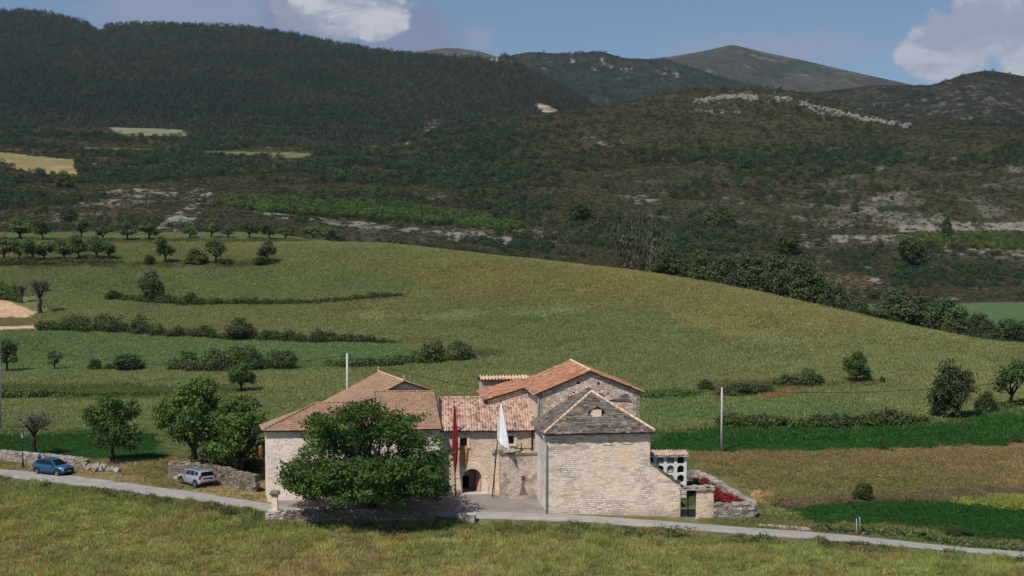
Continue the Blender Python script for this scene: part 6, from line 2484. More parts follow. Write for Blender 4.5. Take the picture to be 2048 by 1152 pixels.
def car(name, label, loc, rz, paint, L, W, Hh, body, roofy, wheel_r, wx, rack=False, suv=False):
    """+x is the front. body: stations (x, half width, z bottom, z shoulder, z top of the lower body); roofy: ((x, z) roof line front to back, half width top)"""
    root = thing(name, label, 'car', loc, None, rz)

    def put_(nm, mb, mat, par=root):
        o = bpy.data.objects.new(nm, mb.mesh(nm, mat))
        return link(o, par)
    # lower body: rounded loft
    mb = MB()
    secs = []
    for x, hw, zb, zs, zt in body:
        secs.append([(x, s * a, z) for s, seq in ((1, ((hw * .86, zb), (hw * .98, zb + .12), (hw, (zb + zs) / 2), (hw * .985, zs), (hw * .86, zt - .02), (hw * .5, zt + .015))), (-1, ((hw * .5, zt + .015), (hw * .86, zt - .02), (hw * .985, zs), (hw, (zb + zs) / 2), (hw * .98, zb + .12), (hw * .86, zb)))) for a, z in seq])
    n = len(secs[0])
    vs = [p for s in secs for p in s]
    fs = [(i * n + k, i * n + (k + 1) % n, (i + 1) * n + (k + 1) % n, (i + 1) * n + k) for i in range(len(secs) - 1) for k in range(n)]
    fs += [tuple(range(n)), tuple((len(secs) - 1) * n + k for k in range(n))[::-1]]
    mb.add(vs, fs, smooth=True)
    # cabin
    pts, hwt, hwb = roofy
    cab = []
    for x, z, zb in pts:
        f_ = np.clip((z - zb) / (Hh - zb + 1e-6), 0, 1)
        a = hwb + (hwt - hwb) * f_
        cab.append([(x, a, z - .05), (x, a * .8, z), (x, -a * .8, z), (x, -a, z - .05), (x, -hwb, zb - .05), (x, hwb, zb - .05)])
    n = 6
    vs = [p for s in cab for p in s]
    fs = [(i * n + k, i * n + (k + 1) % n, (i + 1) * n + (k + 1) % n, (i + 1) * n + k) for i in range(len(cab) - 1) for k in range(n)]
    fs += [tuple(range(n)), tuple((len(cab) - 1) * n + k for k in range(n))[::-1]]
    mb.add(vs, fs, smooth=False)
    bd = put_('body', mb, paint)
    for p in bd.data.polygons:
        p.use_smooth = True
    bv = bd.modifiers.new('soft', 'BEVEL')
    bv.width = .03
    bv.segments = 2
    bv.limit_method = 'ANGLE'
    return root, put_, cab


def wheel(root, x, y, r_, s):
    w_ = bpy.data.objects.new('wheel', None)
    link(w_, root)
    w_.location = (x, y, r_)
    mb = MB()
    mb.lathe([(r_ * .62, -.1), (r_ * .95, -.1), (r_, -.06), (r_, .06), (r_ * .95, .1), (r_ * .62, .1), (r_ * .62, -.1)], (0, 0, 0), 24, 'Y')
    link(bpy.data.objects.new('tyre', mb.mesh('tyre', M_TYRE)), w_)
    mb = MB()
    mb.lathe([(r_ * .63, s * .095), (r_ * .56, s * .085), (r_ * .52, s * .05), (0.001, s * .05)], (0, 0, 0), 20, 'Y', tone=.3)
    for k in range(5):
        a = 2 * math.pi * k / 5
        d_ = Vector((math.cos(a), 0, math.sin(a)))
        mb.box(d_ * r_ * .3 + Vector((0, s * .075, 0)), (r_ * .55, .03, r_ * .17), (d_, Vector((0, 1, 0)), d_.cross(Vector((0, 1, 0)))))
    mb.lathe([(r_ * .15, s * .05), (r_ * .15, s * .1), (0.001, s * .1)], (0, 0, 0), 10, 'Y')
    link(bpy.data.objects.new('rim', mb.mesh('rim', M_RIM)), w_)


def arch_ring(x, y, r_, s, t_=.09):
    mb = MB()
    n = 16
    vs, fs = [], []
    for k in range(n + 1):
        a = -.15 + (math.pi + .3) * k / n
        for rr_ in (r_ * 1.06, r_ * 1.06 + t_):
            for yy in (y - s * .2, y + s * .022):
                vs.append((x + rr_ * math.cos(a), yy, r_ + rr_ * math.sin(a)))
    for k in range(n):
        q = k * 4
        fs += [(q, q + 4, q + 6, q + 2), (q + 1, q + 3, q + 7, q + 5), (q + 2, q + 6, q + 7, q + 3), (q, q + 1, q + 5, q + 4)]
    mb.add(vs, fs, smooth=True)
    # dark hollow behind the wheel
    mb.lathe([(r_ * 1.07, y - s * .22 - (y - s * .0)), (r_ * 1.07, s * .012), (0.001, s * .012)], (x, y, r_), 20, 'Y')
    return mb


def paint_mat(name, c_, metal=.35):
    m, t, b = material(name)
    b.inputs['Base Color'].default_value = tuple(c_) + (1,)
    b.inputs['Metallic'].default_value = metal
    b.inputs['Roughness'].default_value = .32
    b.inputs['Specular IOR Level'].default_value = .5
    b.inputs['Coat Weight'].default_value = .6
    b.inputs['Coat Roughness'].default_value = .08
    return m


M_BLUE = paint_mat('blue_car_paint', S(42, 92, 122))
M_SILV = paint_mat('silver_car_paint', S(186, 190, 196), .5)


def glass(put_, pts, off=.012):
    """a window pane set just proud of the cabin"""
    a, b_, c_ = [Vector(p) for p in pts[:3]]
    n_ = (b_ - a).cross(c_ - a).normalized()
    cen = sum((Vector(p) for p in pts), Vector()) / len(pts)
    if n_.dot(cen - Vector((cen.x * .6, 0, .9))) < 0:
        n_ = -n_
    mb = MB()
    mb.prism([Vector(p) + n_ * off - n_ * .02 for p in pts], n_ * .02)
    return put_('window', mb, M_GLASS)


# blue crossover, facing right and a little towards the camera
gc = ground_at(107, 129.3)
LB = 4.17
r1, put_, cab = car('parked_car', 'blue parked crossover car with black trim beside the low drystone wall', gc, R(-24), M_BLUE, LB, 1.8, 1.56,
                    [(2.06, .58, .42, .56, .68), (1.98, .76, .30, .62, .78), (1.75, .86, .24, .76, .90), (1.2, .9, .24, .86, .97), (.7, .9, .24, .92, 1.02), (-.6, .9, .24, .96, 1.04), (-1.5, .9, .26, .98, 1.06), (-1.9, .84, .32, .96, 1.04), (-2.08, .7, .42, .8, .95)],
                    ([(1.05, .99, .99), (.35, 1.46, 1.0), (.0, 1.55, 1.0), (-.7, 1.56, 1.0), (-1.3, 1.49, 1.0), (-1.62, 1.40, 1.0), (-1.98, 1.03, 1.0)], .6, .84), .33, (1.3, -1.3))
for x in (1.3, -1.3):
    for s in (1, -1):
        put_('wheel_arch', arch_ring(x, s * .9, .33, s), M_CLAD)
        wheel(r1, x, s * .84, .33, s)
for s in (1, -1):
    mb = MB()
    mb.box((0, s * .885, .30), (1.9, .06, .18))
    put_('sill', mb, M_CLAD)
    gl_ = lambda x, z, k: (x, s * (.84 - (.84 - .6) * k) * 1.0, z)
    glass(put_, [gl_(.82, 1.04, .1), gl_(.32, 1.40, .72), gl_(-.28, 1.47, .84), gl_(-.28, 1.06, .12)])
    glass(put_, [gl_(-.36, 1.06, .12), gl_(-.36, 1.47, .84), gl_(-1.0, 1.46, .8), gl_(-1.22, 1.10, .2)])
    glass(put_, [gl_(-1.3, 1.12, .22), gl_(-1.1, 1.45, .78), gl_(-1.42, 1.38, .7), gl_(-1.6, 1.2, .35)])
    mb = MB()
    mb.box((.72, s * 1.0, 1.06), (.16, .22, .14), taper=.85)
    mb.box((.74, s * .9, 1.02), (.06, .14, .04))
    put_('mirror', mb, M_BLUE)
    mb = MB()
    mb.box((1.93, s * .66, .62), (.14, .26, .13), jit=0)
    put_('headlight', mb, M_HEADL)
    mb = MB()
    mb.box((1.97, s * .56, .82), (.1, .3, .045))
    put_('running_light', mb, M_HEADL)
    mb = MB()
    mb.box((-1.98, s * .7, .9), (.14, .26, .1))
    put_('taillight', mb, M_TAILL)
    mb = MB()
    mb.tube([(.1, s * .56, 1.58), (-1.1, s * .55, 1.56)], .018, 6)
    put_('roof_rail', mb, M_CLAD)
glass(put_, [(.98, .70, 1.04), (.4, .5, 1.43), (.4, -.5, 1.43), (.98, -.70, 1.04)], .03)
glass(put_, [(-1.68, .5, 1.36), (-1.92, .62, 1.1), (-1.92, -.62, 1.1), (-1.68, -.5, 1.36)], .03)
mb = MB()
mb.box((2.045, 0, .58), (.05, .98, .26))
mb.box((1.98, 0, .34), (.14, 1.4, .16))
put_('grille', mb, M_CLAD)
mb = MB()
mb.box((2.075, 0, .46), (.02, .5, .11))
put_('number_plate', mb, M_PLATE)

# silver off-road wagon seen from its rear left corner
gc = ground_at(393, 124.4)
r2, put_, cab = car('parked_car', 'silver parked off-road wagon with roof bars seen from behind by the old wall', gc, R(133), M_SILV, 4.3, 1.82, 1.66,
                    [(2.12, .62, .46, .64, .80), (2.0, .8, .36, .7, .9), (1.6, .88, .32, .84, 1.0), (1.05, .91, .32, .94, 1.05), (.5, .91, .32, .98, 1.08), (-1.2, .91, .32, 1.0, 1.1), (-1.9, .9, .36, 1.02, 1.12), (-2.08, .84, .42, 1.0, 1.1), (-2.15, .74, .48, .86, 1.0)],
                    ([(1.0, 1.04, 1.04), (.4, 1.54, 1.04), (.1, 1.61, 1.04), (-.8, 1.63, 1.04), (-1.65, 1.6, 1.04), (-1.86, 1.54, 1.04), (-2.09, 1.08, 1.04)], .66, .85), .37, (1.32, -1.35))
for x in (1.32, -1.35):
    for s in (1, -1):
        put_('wheel_arch', arch_ring(x, s * .91, .37, s, .07), M_CLAD)
        wheel(r2, x, s * .85, .37, s)
for s in (1, -1):
    mb = MB()
    mb.box((0, s * .91, .36), (1.85, .07, .12))
    put_('side_step', mb, M_RIM)
    gl_ = lambda x, z, k: (x, s * (.85 - (.85 - .66) * k), z)
    glass(put_, [gl_(.72, 1.1, .1), gl_(.34, 1.47, .72), gl_(-.18, 1.54, .86), gl_(-.18, 1.12, .12)])
    glass(put_, [gl_(-.27, 1.12, .12), gl_(-.27, 1.54, .86), gl_(-.98, 1.55, .86), gl_(-.98, 1.14, .14)])
    glass(put_, [gl_(-1.12, 1.16, .16), gl_(-1.12, 1.54, .85), gl_(-1.58, 1.5, .8), gl_(-1.68, 1.24, .3)])
    mb = MB()
    mb.box((.68, s * 1.02, 1.12), (.15, .24, .17), taper=.85)
    mb.box((.7, s * .92, 1.07), (.06, .14, .05))
    put_('mirror', mb, M_SILV)
    mb = MB()
    mb.box((-2.03, s * .77, 1.04), (.2, .2, .36), taper=.9)
    put_('taillight', mb, M_TAILL)
    mb = MB()
    mb.box((1.98, s * .66, .76), (.16, .3, .18))
    put_('headlight', mb, M_HEADL)
    mb = MB()
    mb.tube([(.2, s * .6, 1.66), (.1, s * .6, 1.73), (-1.5, s * .6, 1.73), (-1.6, s * .6, 1.66)], .028, 7)
    put_('roof_rail', mb, M_RIM)
for x in (.0, -1.1):
    mb = MB()
    mb.box((x, 0, 1.77), (.1, 1.36, .045))
    put_('roof_bar', mb, M_RIM)
glass(put_, [(.94, .72, 1.1), (.45, .56, 1.51), (.45, -.56, 1.51), (.94, -.72, 1.1)], .03)
glass(put_, [(-1.90, .6, 1.5), (-2.06, .7, 1.16), (-2.06, -.7, 1.16), (-1.90, -.6, 1.5)], .04)
mb = MB()
mb.box((-2.15, 0, .93), (.04, .95, .13))
put_('tailgate_trim', mb, M_CLAD)
mb = MB()
mb.box((-2.12, 0, .5), (.14, 1.5, .16))
put_('rear_bumper', mb, M_CLAD)
mb = MB()
mb.box((-2.17, 0, .78), (.02, .5, .11))
put_('number_plate', mb, M_PLATE)

# ------------------------------------------------------------------ scattered growth nobody could count: grass, scrub, far woods, stones
def instancer(name, protos, pts, rot, scl, idx, tint):
    me = bpy.data.meshes.new(name + '_points')
    n = len(pts)
    me.vertices.add(n)
    me.vertices.foreach_set('co', np.asarray(pts, np.float32).ravel())
    for nm, ty, key, arr in (('rot', 'FLOAT_VECTOR', 'vector', rot), ('scl', 'FLOAT_VECTOR', 'vector', scl), ('idx', 'INT', 'value', idx), ('tint', 'FLOAT_COLOR', 'color', tint)):
        a = me.attributes.new(nm, ty, 'POINT')
        arr = np.asarray(arr, np.int32 if ty == 'INT' else np.float32)
        if nm == 'tint':
            arr = np.concatenate([arr, np.ones((n, 1), np.float32)], 1)
        a.data.foreach_set(key, arr.ravel())
    o = link(bpy.data.objects.new(name, me))
    ng = bpy.data.node_groups.new(name, 'GeometryNodeTree')
    ng.interface.new_socket('Geometry', in_out='INPUT', socket_type='NodeSocketGeometry')
    ng.interface.new_socket('Geometry', in_out='OUTPUT', socket_type='NodeSocketGeometry')
    t = N(ng)
    gi, go = t.new('NodeGroupInput'), t.new('NodeGroupOutput')
    coll = bpy.data.collections.new(name + '_kinds')
    for p in protos:
        coll.objects.link(p)
    ci = t.new('GeometryNodeCollectionInfo')
    ci.inputs[0].default_value = coll
    ci.inputs[1].default_value = True
    ci.inputs[2].default_value = True
    ip = t.new('GeometryNodeInstanceOnPoints')
    ip.inputs['Pick Instance'].default_value = True

    def na(nm, ty):
        q = t.new('GeometryNodeInputNamedAttribute')
        q.data_type = ty
        q.inputs[0].default_value = nm
        return q.outputs[0]
    t.link(gi.outputs[0], ip.inputs['Points'])
    t.link(ci.outputs[0], ip.inputs['Instance'])
    t.link(na('idx', 'INT'), ip.inputs['Instance Index'])
    t.link(na('rot', 'FLOAT_VECTOR'), ip.inputs['Rotation'])
    t.link(na('scl', 'FLOAT_VECTOR'), ip.inputs['Scale'])
    t.link(ip.outputs[0], go.inputs[0])
    md = o.modifiers.new('scatter', 'NODES')
    md.node_group = ng
    tag(o, kind='stuff')
    return o


def proto_obj(name, me):
    return bpy.data.objects.new(name, me)


M_TUFT = leaf_mat('grass_blades', (.1, .1, .04), (.2, .2, .08), 'inst', trans=.3)
M_TLEAF = leaf_mat('scrub_leaves', (.1, .1, .04), (.2, .2, .08), 'inst', trans=0)


def grass_patch(name, size, nblade, hgt, wid, seed, var=.32):
    rng = np.random.RandomState(seed)
    nt = nblade // 7
    cx, cy = rng.uniform(-size / 2, size / 2, nt), rng.uniform(-size / 2, size / 2, nt)
    th = hgt * rng.uniform(.45, 1.25, nt)
    tt_ = np.clip(rng.normal(.5, var, nt), 0, 1)
    k = np.repeat(np.arange(nt), 7)
    n = len(k)
    a = rng.uniform(0, 6.28, n)
    x0 = cx[k] + rng.normal(0, wid * 1.3, n)
    y0 = cy[k] + rng.normal(0, wid * 1.3, n)
    h = th[k] * rng.uniform(.6, 1.1, n)
    lean = rng.normal(0, .35, (n, 2)) * h[:, None] + np.array([.10, .02]) * h[:, None]
    dx, dy = np.cos(a) * wid * .5, np.sin(a) * wid * .5
    v = np.stack([np.stack([x0 - dx, y0 - dy, -.04 + 0 * h], -1), np.stack([x0 + dx, y0 + dy, -.04 + 0 * h], -1), np.stack([x0 + lean[:, 0], y0 + lean[:, 1], h], -1)], 1)
    tone = np.clip(tt_[k] + rng.normal(0, .12, n), 0, 1)
    return proto_obj(name, mesh_np(name, v.reshape(-1, 3), tris=np.arange(n * 3).reshape(-1, 3), mats=[M_TUFT], tone=np.repeat(tone, 3)))


def slope_rot(x, y, rz):
    e = 1.5
    gx = (zground(x + e, y) - zground(x - e, y)) / (2 * e)
    gy = (zground(x, y + e) - zground(x, y - e)) / (2 * e)
    out_ = np.zeros((len(x), 3))
    for i in range(len(x)):
        nv = Vector((-gx[i], -gy[i], 1)).normalized()
        q = nv.to_track_quat('Z', 'Y').to_matrix() @ Matrix.Rotation(rz[i], 3, 'Z')
        out_[i] = q.to_euler()
    return out_


def scatter_region(n, d0, d1, t0, t1, rng):
    d = np.sqrt(rng.uniform(d0 ** 2, d1 ** 2, n))
    tt_ = rng.uniform(t0, t1, n)
    return tt_ * d, d


def photo_xy(x, y):
    return proj(x, y, zground(x, y))


rng = np.random.RandomState(77)
road_n = lambda X: np.interp(X, [p[0] for p in RN], [p[1] for p in RN])
road_f = lambda X: np.interp(X, [p[0] for p in RF], [p[1] for p in RF])

# near meadow in front of the road
GP = [grass_patch('meadow_grass_a', 1.6, 800, .26, .045, 1), grass_patch('meadow_grass_b', 1.6, 800, .34, .045, 2), grass_patch('meadow_grass_c', 1.6, 560, .46, .05, 3), grass_patch('meadow_grass_d', 1.6, 900, .2, .045, 4)]
x, y = scatter_region(8500, 84, 140, -.54, .54, rng)
X_, Y2 = photo_xy(x, y)
keep = (y < road_n(X_) - .9)
x, y = x[keep], y[keep]
rz = rng.uniform(0, 6.28, len(x))
c_ = gcol(x, y) * rng.uniform(.75, 1.3, (len(x), 1)) * rng.uniform(.92, 1.08, (len(x), 3)) * 2.2
hm = .55 + .9 * fbm(x, y, 7, 71, 3)
sc3 = np.stack([np.ones(len(x)), np.ones(len(x)), hm], -1)
instancer('meadow_grass', GP, np.stack([x, y, zground(x, y)], -1), slope_rot(x, y, rz), sc3, rng.randint(0, 4, len(x)), c_)

# verges, cemetery grass and short dry grass
x, y = scatter_region(10500, 104, 175, -.53, .53, rng)
X_, Y2 = photo_xy(x, y)
keep = (y > road_f(X_) + .9) & (y < 160)
keep &= ~((X_ > 505) & (X_ < 1500) & (y < 134)) & ~((X_ > 880) & (X_ < 1300) & (y < 148))
keep |= (X_ > 1380) & (X_ < 1490) & (y > 116.5) & (y < 124) & False
x, y = x[keep], y[keep]
rz = rng.uniform(0, 6.28, len(x))
c_ = gcol(x, y) * rng.uniform(.82, 1.2, (len(x), 1)) * 1.8
grn = c_[:, 1] / c_[:, 0]
sc3 = np.stack([np.ones(len(x)) * 1.2, np.ones(len(x)) * 1.2, np.where(grn > 1.8, .65, np.where(y < road_f(np.interp(x / y, TS, XC)) + 8, .45, .8)) * (.6 + .8 * fbm(x, y, 6, 73, 3))], -1)
instancer('verge_grass', GP[:1] and [grass_patch('verge_grass_a', 1.6, 520, .34, .055, 5), grass_patch('verge_grass_b', 1.6, 520, .42, .055, 6)], np.stack([x, y, zground(x, y)], -1), slope_rot(x, y, rz), sc3, rng.randint(0, 2, len(x)), c_)

# standing crop on the hill fields
CPs = [grass_patch('field_crop_a', 5, 1500, .42, .13, 7, .2), grass_patch('field_crop_b', 5, 1500, .5, .13, 8, .2), grass_patch('field_crop_c', 5, 1100, .55, .15, 9, .2)]
x, y = scatter_region(17500, 155, 432, -.53, .53, rng)
X_, Y2 = photo_xy(x, y)
cr_ = np.interp(x / y, TS, CR)
keep = (y < cr_ + 2) & ~((X_ < 95) & (Y2 > 590) & (Y2 < 668))
x, y = x[keep], y[keep]
rz = rng.uniform(0, 6.28, len(x))
c_ = gcol(x, y) * rng.uniform(.91, 1.1, (len(x), 1)) * 1.95
sc3 = np.stack([np.ones(len(x)) * 1.15, np.ones(len(x)) * 1.15, .6 + .7 * fbm(x, y, 12, 74, 3)], -1)
instancer('field_crop', CPs, np.stack([x, y, zground(x, y)], -1), slope_rot(x, y, rz), sc3, rng.randint(0, 3, len(x)), c_)


# scrub: low shrubs, holm oaks
def shrub_proto(name, seed, lob, size, per, clus, shell=.4):
    rr_ = np.random.RandomState(seed)
    v, tn = foliage(lob(rr_), size, per, rr_, clus, .45, shell)
    return proto_obj(name, leaf_mesh(name, v, tn, M_TLEAF))


def lob_low(r_):
    return [(r_.uniform(-.35, .35), r_.uniform(-.35, .35), r_.uniform(.15, .4), r_.uniform(.2, .34), r_.uniform(.2, .34), r_.uniform(.2, .35)) for _ in range(5)]


def lob_oak(r_):
    L = [(0, 0, .5, .34, .34, .36)]
    for i in range(6):
        a = i * 1.047 + r_.uniform(-.3, .3)
        q = r_.uniform(.2, .32)
        L.append((q * math.cos(a), q * math.sin(a), r_.uniform(.28, .62), r_.uniform(.16, .22), r_.uniform(.16, .22), r_.uniform(.14, .22)))
    L.append((r_.uniform(-.1, .1), r_.uniform(-.1, .1), .78, .2, .2, .16))
    return L


def lob_pine(r_):
    return [(r_.uniform(-.05, .05), r_.uniform(-.05, .05), .2 + .66 * i / 4, .34 * (1 - (i / 4.6) ** 1.7) + .07, .34 * (1 - (i / 4.6) ** 1.7) + .07, .14) for i in range(5)]


low = [shrub_proto('low_shrub_%s' % 'abc'[k], k + 1, lob_low, .11, 46, 5) for k in range(3)]
oak = [shrub_proto('scrub_oak_%s' % 'abc'[k], k + 11, lob_oak, .06, 130, 7) for k in range(3)]
pine = [shrub_proto('far_pine_%s' % 'abc'[k], k + 21, lob_pine, .075, 90, 5, .2) for k in range(3)]

tones_heath = np.array([S(60, 58, 38), S(68, 61, 40), S(60, 62, 40), S(54, 60, 40), S(80, 76, 62)])
tones_oak = np.array([S(42, 58, 38), S(48, 64, 42), S(55, 69, 44), S(48, 56, 40), S(62, 75, 49)])
FREE = [[(-600, 300), (0, 304), (60, 311), (150, 320), (158, 357), (100, 353), (0, 332), (-600, 326)], [(205, 250), (300, 248), (370, 254), (376, 276), (300, 273), (240, 275)], [(100, 287), (170, 293), (300, 298), (292, 310), (230, 308), (120, 295)],
        [(350, 302), (460, 301), (645, 304), (600, 318), (480, 320), (440, 314)], [(1690, 618), (1720, 606), (2048, 602), (2700, 600), (2700, 720), (2048, 692), (1930, 668), (1780, 655)], [(-600, 462), (300, 462), (652, 470), (655, 484), (-600, 486)]]


def inp(poly, X, Y):
    r_ = np.zeros(X.shape, bool)
    for (x0, y0), (x1, y1) in zip(poly, poly[1:] + poly[:1]):
        if y0 != y1:
            r_ ^= ((y0 > Y) != (y1 > Y)) & (X < (x1 - x0) * (Y - y0) / (y1 - y0) + x0)
    return r_


def wild_pts(n, d0, d1, seed):
    rr_ = np.random.RandomState(seed)
    # denser near, thinner far
    d = d0 * (d1 / d0) ** rr_.rand(n)
    tt_ = rr_.uniform(-.54, .54, n)
    x, y = tt_ * d, d
    X_, Y_p = photo_xy(x, y)
    ok = y > np.interp(tt_, TS, CR) + 3
    for f_ in FREE:
        ok &= ~inp(f_, X_, Y_p)
    return x[ok], y[ok], X_[ok], Y_p[ok], rr_


x, y, X_, Y_p, rr_ = wild_pts(175000, 245, 1330, 5)
rk_ = gcol(x, y, ROCKM)
ok = rr_.rand(len(x)) < np.clip(1.05 - rk_ * 1.0, .06, 1) * (.45 + .75 * fbm(x, y, 16, 81, 3))
x, y, X_, Y_p = x[ok], y[ok], X_[ok], Y_p[ok]
n = len(x)
s_ = rr_.uniform(.7, 1.7, n) * np.clip(y / 520, .8, 2.2)
pick = np.clip((fbm(x, y, 45, 82, 4) - .32) * 8 + rr_.normal(0, .9, n), 0, 4).astype(int)
bri = np.exp(-((X_ - 650) / 340) ** 4) * np.exp(-((Y_p - (404 + (X_ - 440) * .075)) / 15) ** 2) + np.exp(-((X_ - 1980) / 200) ** 4) * np.exp(-((Y_p - 482) / 17) ** 2) * .8
tint = tones_heath[pick] * rr_.uniform(.75, 1.3, (n, 1)) * 1.5
instancer('heath_scrub', low, np.stack([x, y, zground(x, y) - .1], -1), np.stack([0 * x, 0 * x, rr_.uniform(0, 6.28, n)], -1), np.stack([s_, s_, s_ * rr_.uniform(.6, .95, n)], -1), rr_.randint(0, 3, n), tint)

x, y, X_, Y_p, rr_ = wild_pts(61000, 250, 1340, 6)
G_ = lambda X0, Y0, wx, wy: np.exp(-((X_ - X0) / wx) ** 2 - ((Y_p - Y0) / wy) ** 2)
dens = (.05 + .95 * np.clip(G_(420, 345, 330, 26) + G_(900, 370, 380, 34) + G_(1250, 400, 330, 30) + G_(700, 330, 260, 24) + G_(1620, 325, 300, 24) + G_(1990, 300, 140, 24) + G_(1900, 270, 160, 14)
        + G_(60, 270, 400, 24) * 1.2 + G_(500, 285, 300, 24) * 1.2 + G_(900, 290, 110, 22) + G_(1000, 270, 120, 20) + G_(60, 390, 130, 26) + G_(900, 500, 330, 18) * 1.3 + G_(1130, 505, 160, 20) * 1.2 + G_(1420, 500, 130, 26) * .8 + G_(1900, 560, 200, 30) * .5 + G_(1840, 500, 200, 20) * .35
        + G_(450, 448, 240, 12) * .8 + G_(1180, 440, 140, 30) * .5 + G_(1440, 445, 80, 26) * .6, 0, 1.1))
ok = rr_.rand(len(x)) < dens * sstep(fbm(x, y, 60, 91, 4), .38, .54) * 1.15 * np.clip(1 - gcol(x, y, ROCKM), 0.02, 1)
x, y, X_, Y_p = x[ok], y[ok], X_[ok], Y_p[ok]
n = len(x)
s_ = rr_.uniform(2.4, 5.2, n) * np.clip(y / 650, .7, 1.35)
pick = np.clip((fbm(x, y, 60, 92, 4) - .3) * 9 + rr_.normal(0, 1, n), 0, 4).astype(int)
tint = tones_oak[pick] * rr_.uniform(.75, 1.25, (n, 1)) * 1.4
instancer('scrub_oaks', oak, np.stack([x, y, zground(x, y) - .3], -1), np.stack([0 * x, 0 * x, rr_.uniform(0, 6.28, n)], -1), np.stack([s_, s_, s_ * rr_.uniform(.7, 1.05, n)], -1), rr_.randint(0, 3, n), tint)


# pines on the forest hill and the hill at the right
def on_hill(hill, n, seed, test):
    X, D, Z, px, py = hill
    rr_ = np.random.RandomState(seed)
    a, b_ = rr_.uniform(0, X.shape[0] - 1.01, n), rr_.uniform(0, X.shape[1] - 1.01, n)
    i, j = a.astype(int), b_.astype(int)
    fa, fb = a - i, b_ - j
    L = lambda A: (A[i, j] * (1 - fa) + A[i + 1, j] * fa) * (1 - fb) + (A[i, j + 1] * (1 - fa) + A[i + 1, j + 1] * fa) * fb
    x, y, z = L(X), L(D), L(Z)
    X_, Y_p = proj(x, y, z)
    ok = test(x, y, X_, Y_p, rr_)
    return x[ok], y[ok], z[ok], X_[ok], Y_p[ok], rr_


def forest_ok(x, y, X_, Y_p, rr_):
    r_ = ell(X_, Y_p, 1103, 226, 34, 10, .5) * 2.5 + ell(X_, Y_p, 985, 120, 42, 8, .12) * 1.0 + ell(X_, Y_p, 1110, 150, 50, 9, .45) * .9
    return (y > 1380) & (X_ > -520) & (X_ < 1300) & (rr_.rand(len(x)) > r_)


x, y, z, X_, Y_p, rr_ = on_hill(FH, 52000, 15, forest_ok)
n = len(x)
s_ = rr_.uniform(7, 14, n) * (1 - .35 * sstep(X_, 950, 1150))
tp = np.array([S(34, 44, 32), S(42, 50, 34), S(50, 58, 38), S(36, 42, 32)])  # dark pine tints carry the cloud shadow lying over the hill
tint = tp[np.clip((fbm(x, y, 200, 95, 4) - .3) * 8 + rr_.normal(0, .8, n), 0, 3).astype(int)] * rr_.uniform(.78, 1.28, (n, 1)) * 1.75
instancer('pine_forest', pine + oak, np.stack([x, y, z - .5], -1), np.stack([0 * x, 0 * x, rr_.uniform(0, 6.28, n)], -1), np.stack([s_ * .85, s_ * .85, s_ * .92], -1), rr_.randint(0, 6, n), tint)

x, y, z, X_, Y_p, rr_ = on_hill(RH, 9000, 16, lambda x, y, X_, Y_p, r_: (X_ > 1300) & (X_ < 2250) & (y > 1480) & (r_.rand(len(x)) < sstep(fbm(x, y, 120, 96, 4), .35, .6)))
n = len(x)
s_ = rr_.uniform(4, 8, n)
tint = tones_oak[rr_.randint(0, 4, n)] * rr_.uniform(.7, 1.1, (n, 1)) * 1.5
instancer('hillside_oaks', oak, np.stack([x, y, z - .5], -1), np.stack([0 * x, 0 * x, rr_.uniform(0, 6.28, n)], -1), np.stack([s_, s_, s_ * .8], -1), rr_.randint(0, 3, n), tint)


# scattered woods on the hills farther back
x, y, z, X_, Y_p, rr_ = on_hill(BH, 22000, 17, lambda x, y, X_, Y_p, r_: (X_ > 960) & (X_ < 1900) & (y > 2700) & (Y_p < 235) & (r_.rand(len(x)) < .25 + .75 * sstep(fbm(x, y, 180, 97, 4), .35, .6)))
n = len(x)
s_ = rr_.uniform(6, 12, n)
tint = tones_oak[rr_.randint(0, 4, n)] * rr_.uniform(.6, 1.2, (n, 1)) * 1.1
instancer('far_woods', oak, np.stack([x, y, z - .8], -1), np.stack([0 * x, 0 * x, rr_.uniform(0, 6.28, n)], -1), np.stack([s_, s_, s_ * .85], -1), rr_.randint(0, 3, n), tint)

# young bright green trees growing as one band under the rock ledge, and above the stream at the right
bx, by = [], []
rr_ = np.random.RandomState(23)
xs_, ys_ = scatter_region(60000, 400, 780, -.26, .46, rr_)
Xb, Yb = photo_xy(xs_, ys_)
inb = inp([(436, 398), (520, 396), (640, 399), (800, 410), (960, 434), (1050, 455), (1010, 462), (900, 452), (760, 440), (640, 432), (520, 424), (440, 410)], Xb, Yb)
inb |= inp([(1800, 478), (1900, 470), (2060, 472), (2300, 475), (2300, 500), (2060, 502), (1900, 496), (1800, 492)], Xb, Yb) & (rr_.rand(len(xs_)) < .45)
inb &= fbm(xs_, ys_, 14, 24, 3) > .36
x, y = xs_[inb], ys_[inb]
n = len(x)
s_ = rr_.uniform(2.0, 3.8, n)
tint = np.array(S(84, 102, 48)) * rr_.uniform(.6, 1.3, (n, 1)) * 1.05
instancer('young_trees', oak, np.stack([x, y, zground(x, y) - .2], -1), np.stack([0 * x, 0 * x, rr_.uniform(0, 6.28, n)], -1), np.stack([s_, s_, s_ * .9], -1), rr_.randint(0, 3, n), tint)


# pale rocks lying on the bare slopes
def rock_proto(name, seed):
    rr_ = np.random.RandomState(seed)
    bm = bmesh.new()
    bmesh.ops.create_icosphere(bm, subdivisions=2, radius=.5)
    for v_ in bm.verts:
        k = 1 + .45 * (rr_.rand() - .5)
        v_.co = Vector((v_.co.x * k, v_.co.y * k * .8, v_.co.z * k * .7))
    me = bpy.data.meshes.new(name)
    bm.to_mesh(me)
    bm.free()
    me.materials.append(M_LIME)
    return proto_obj(name, me)


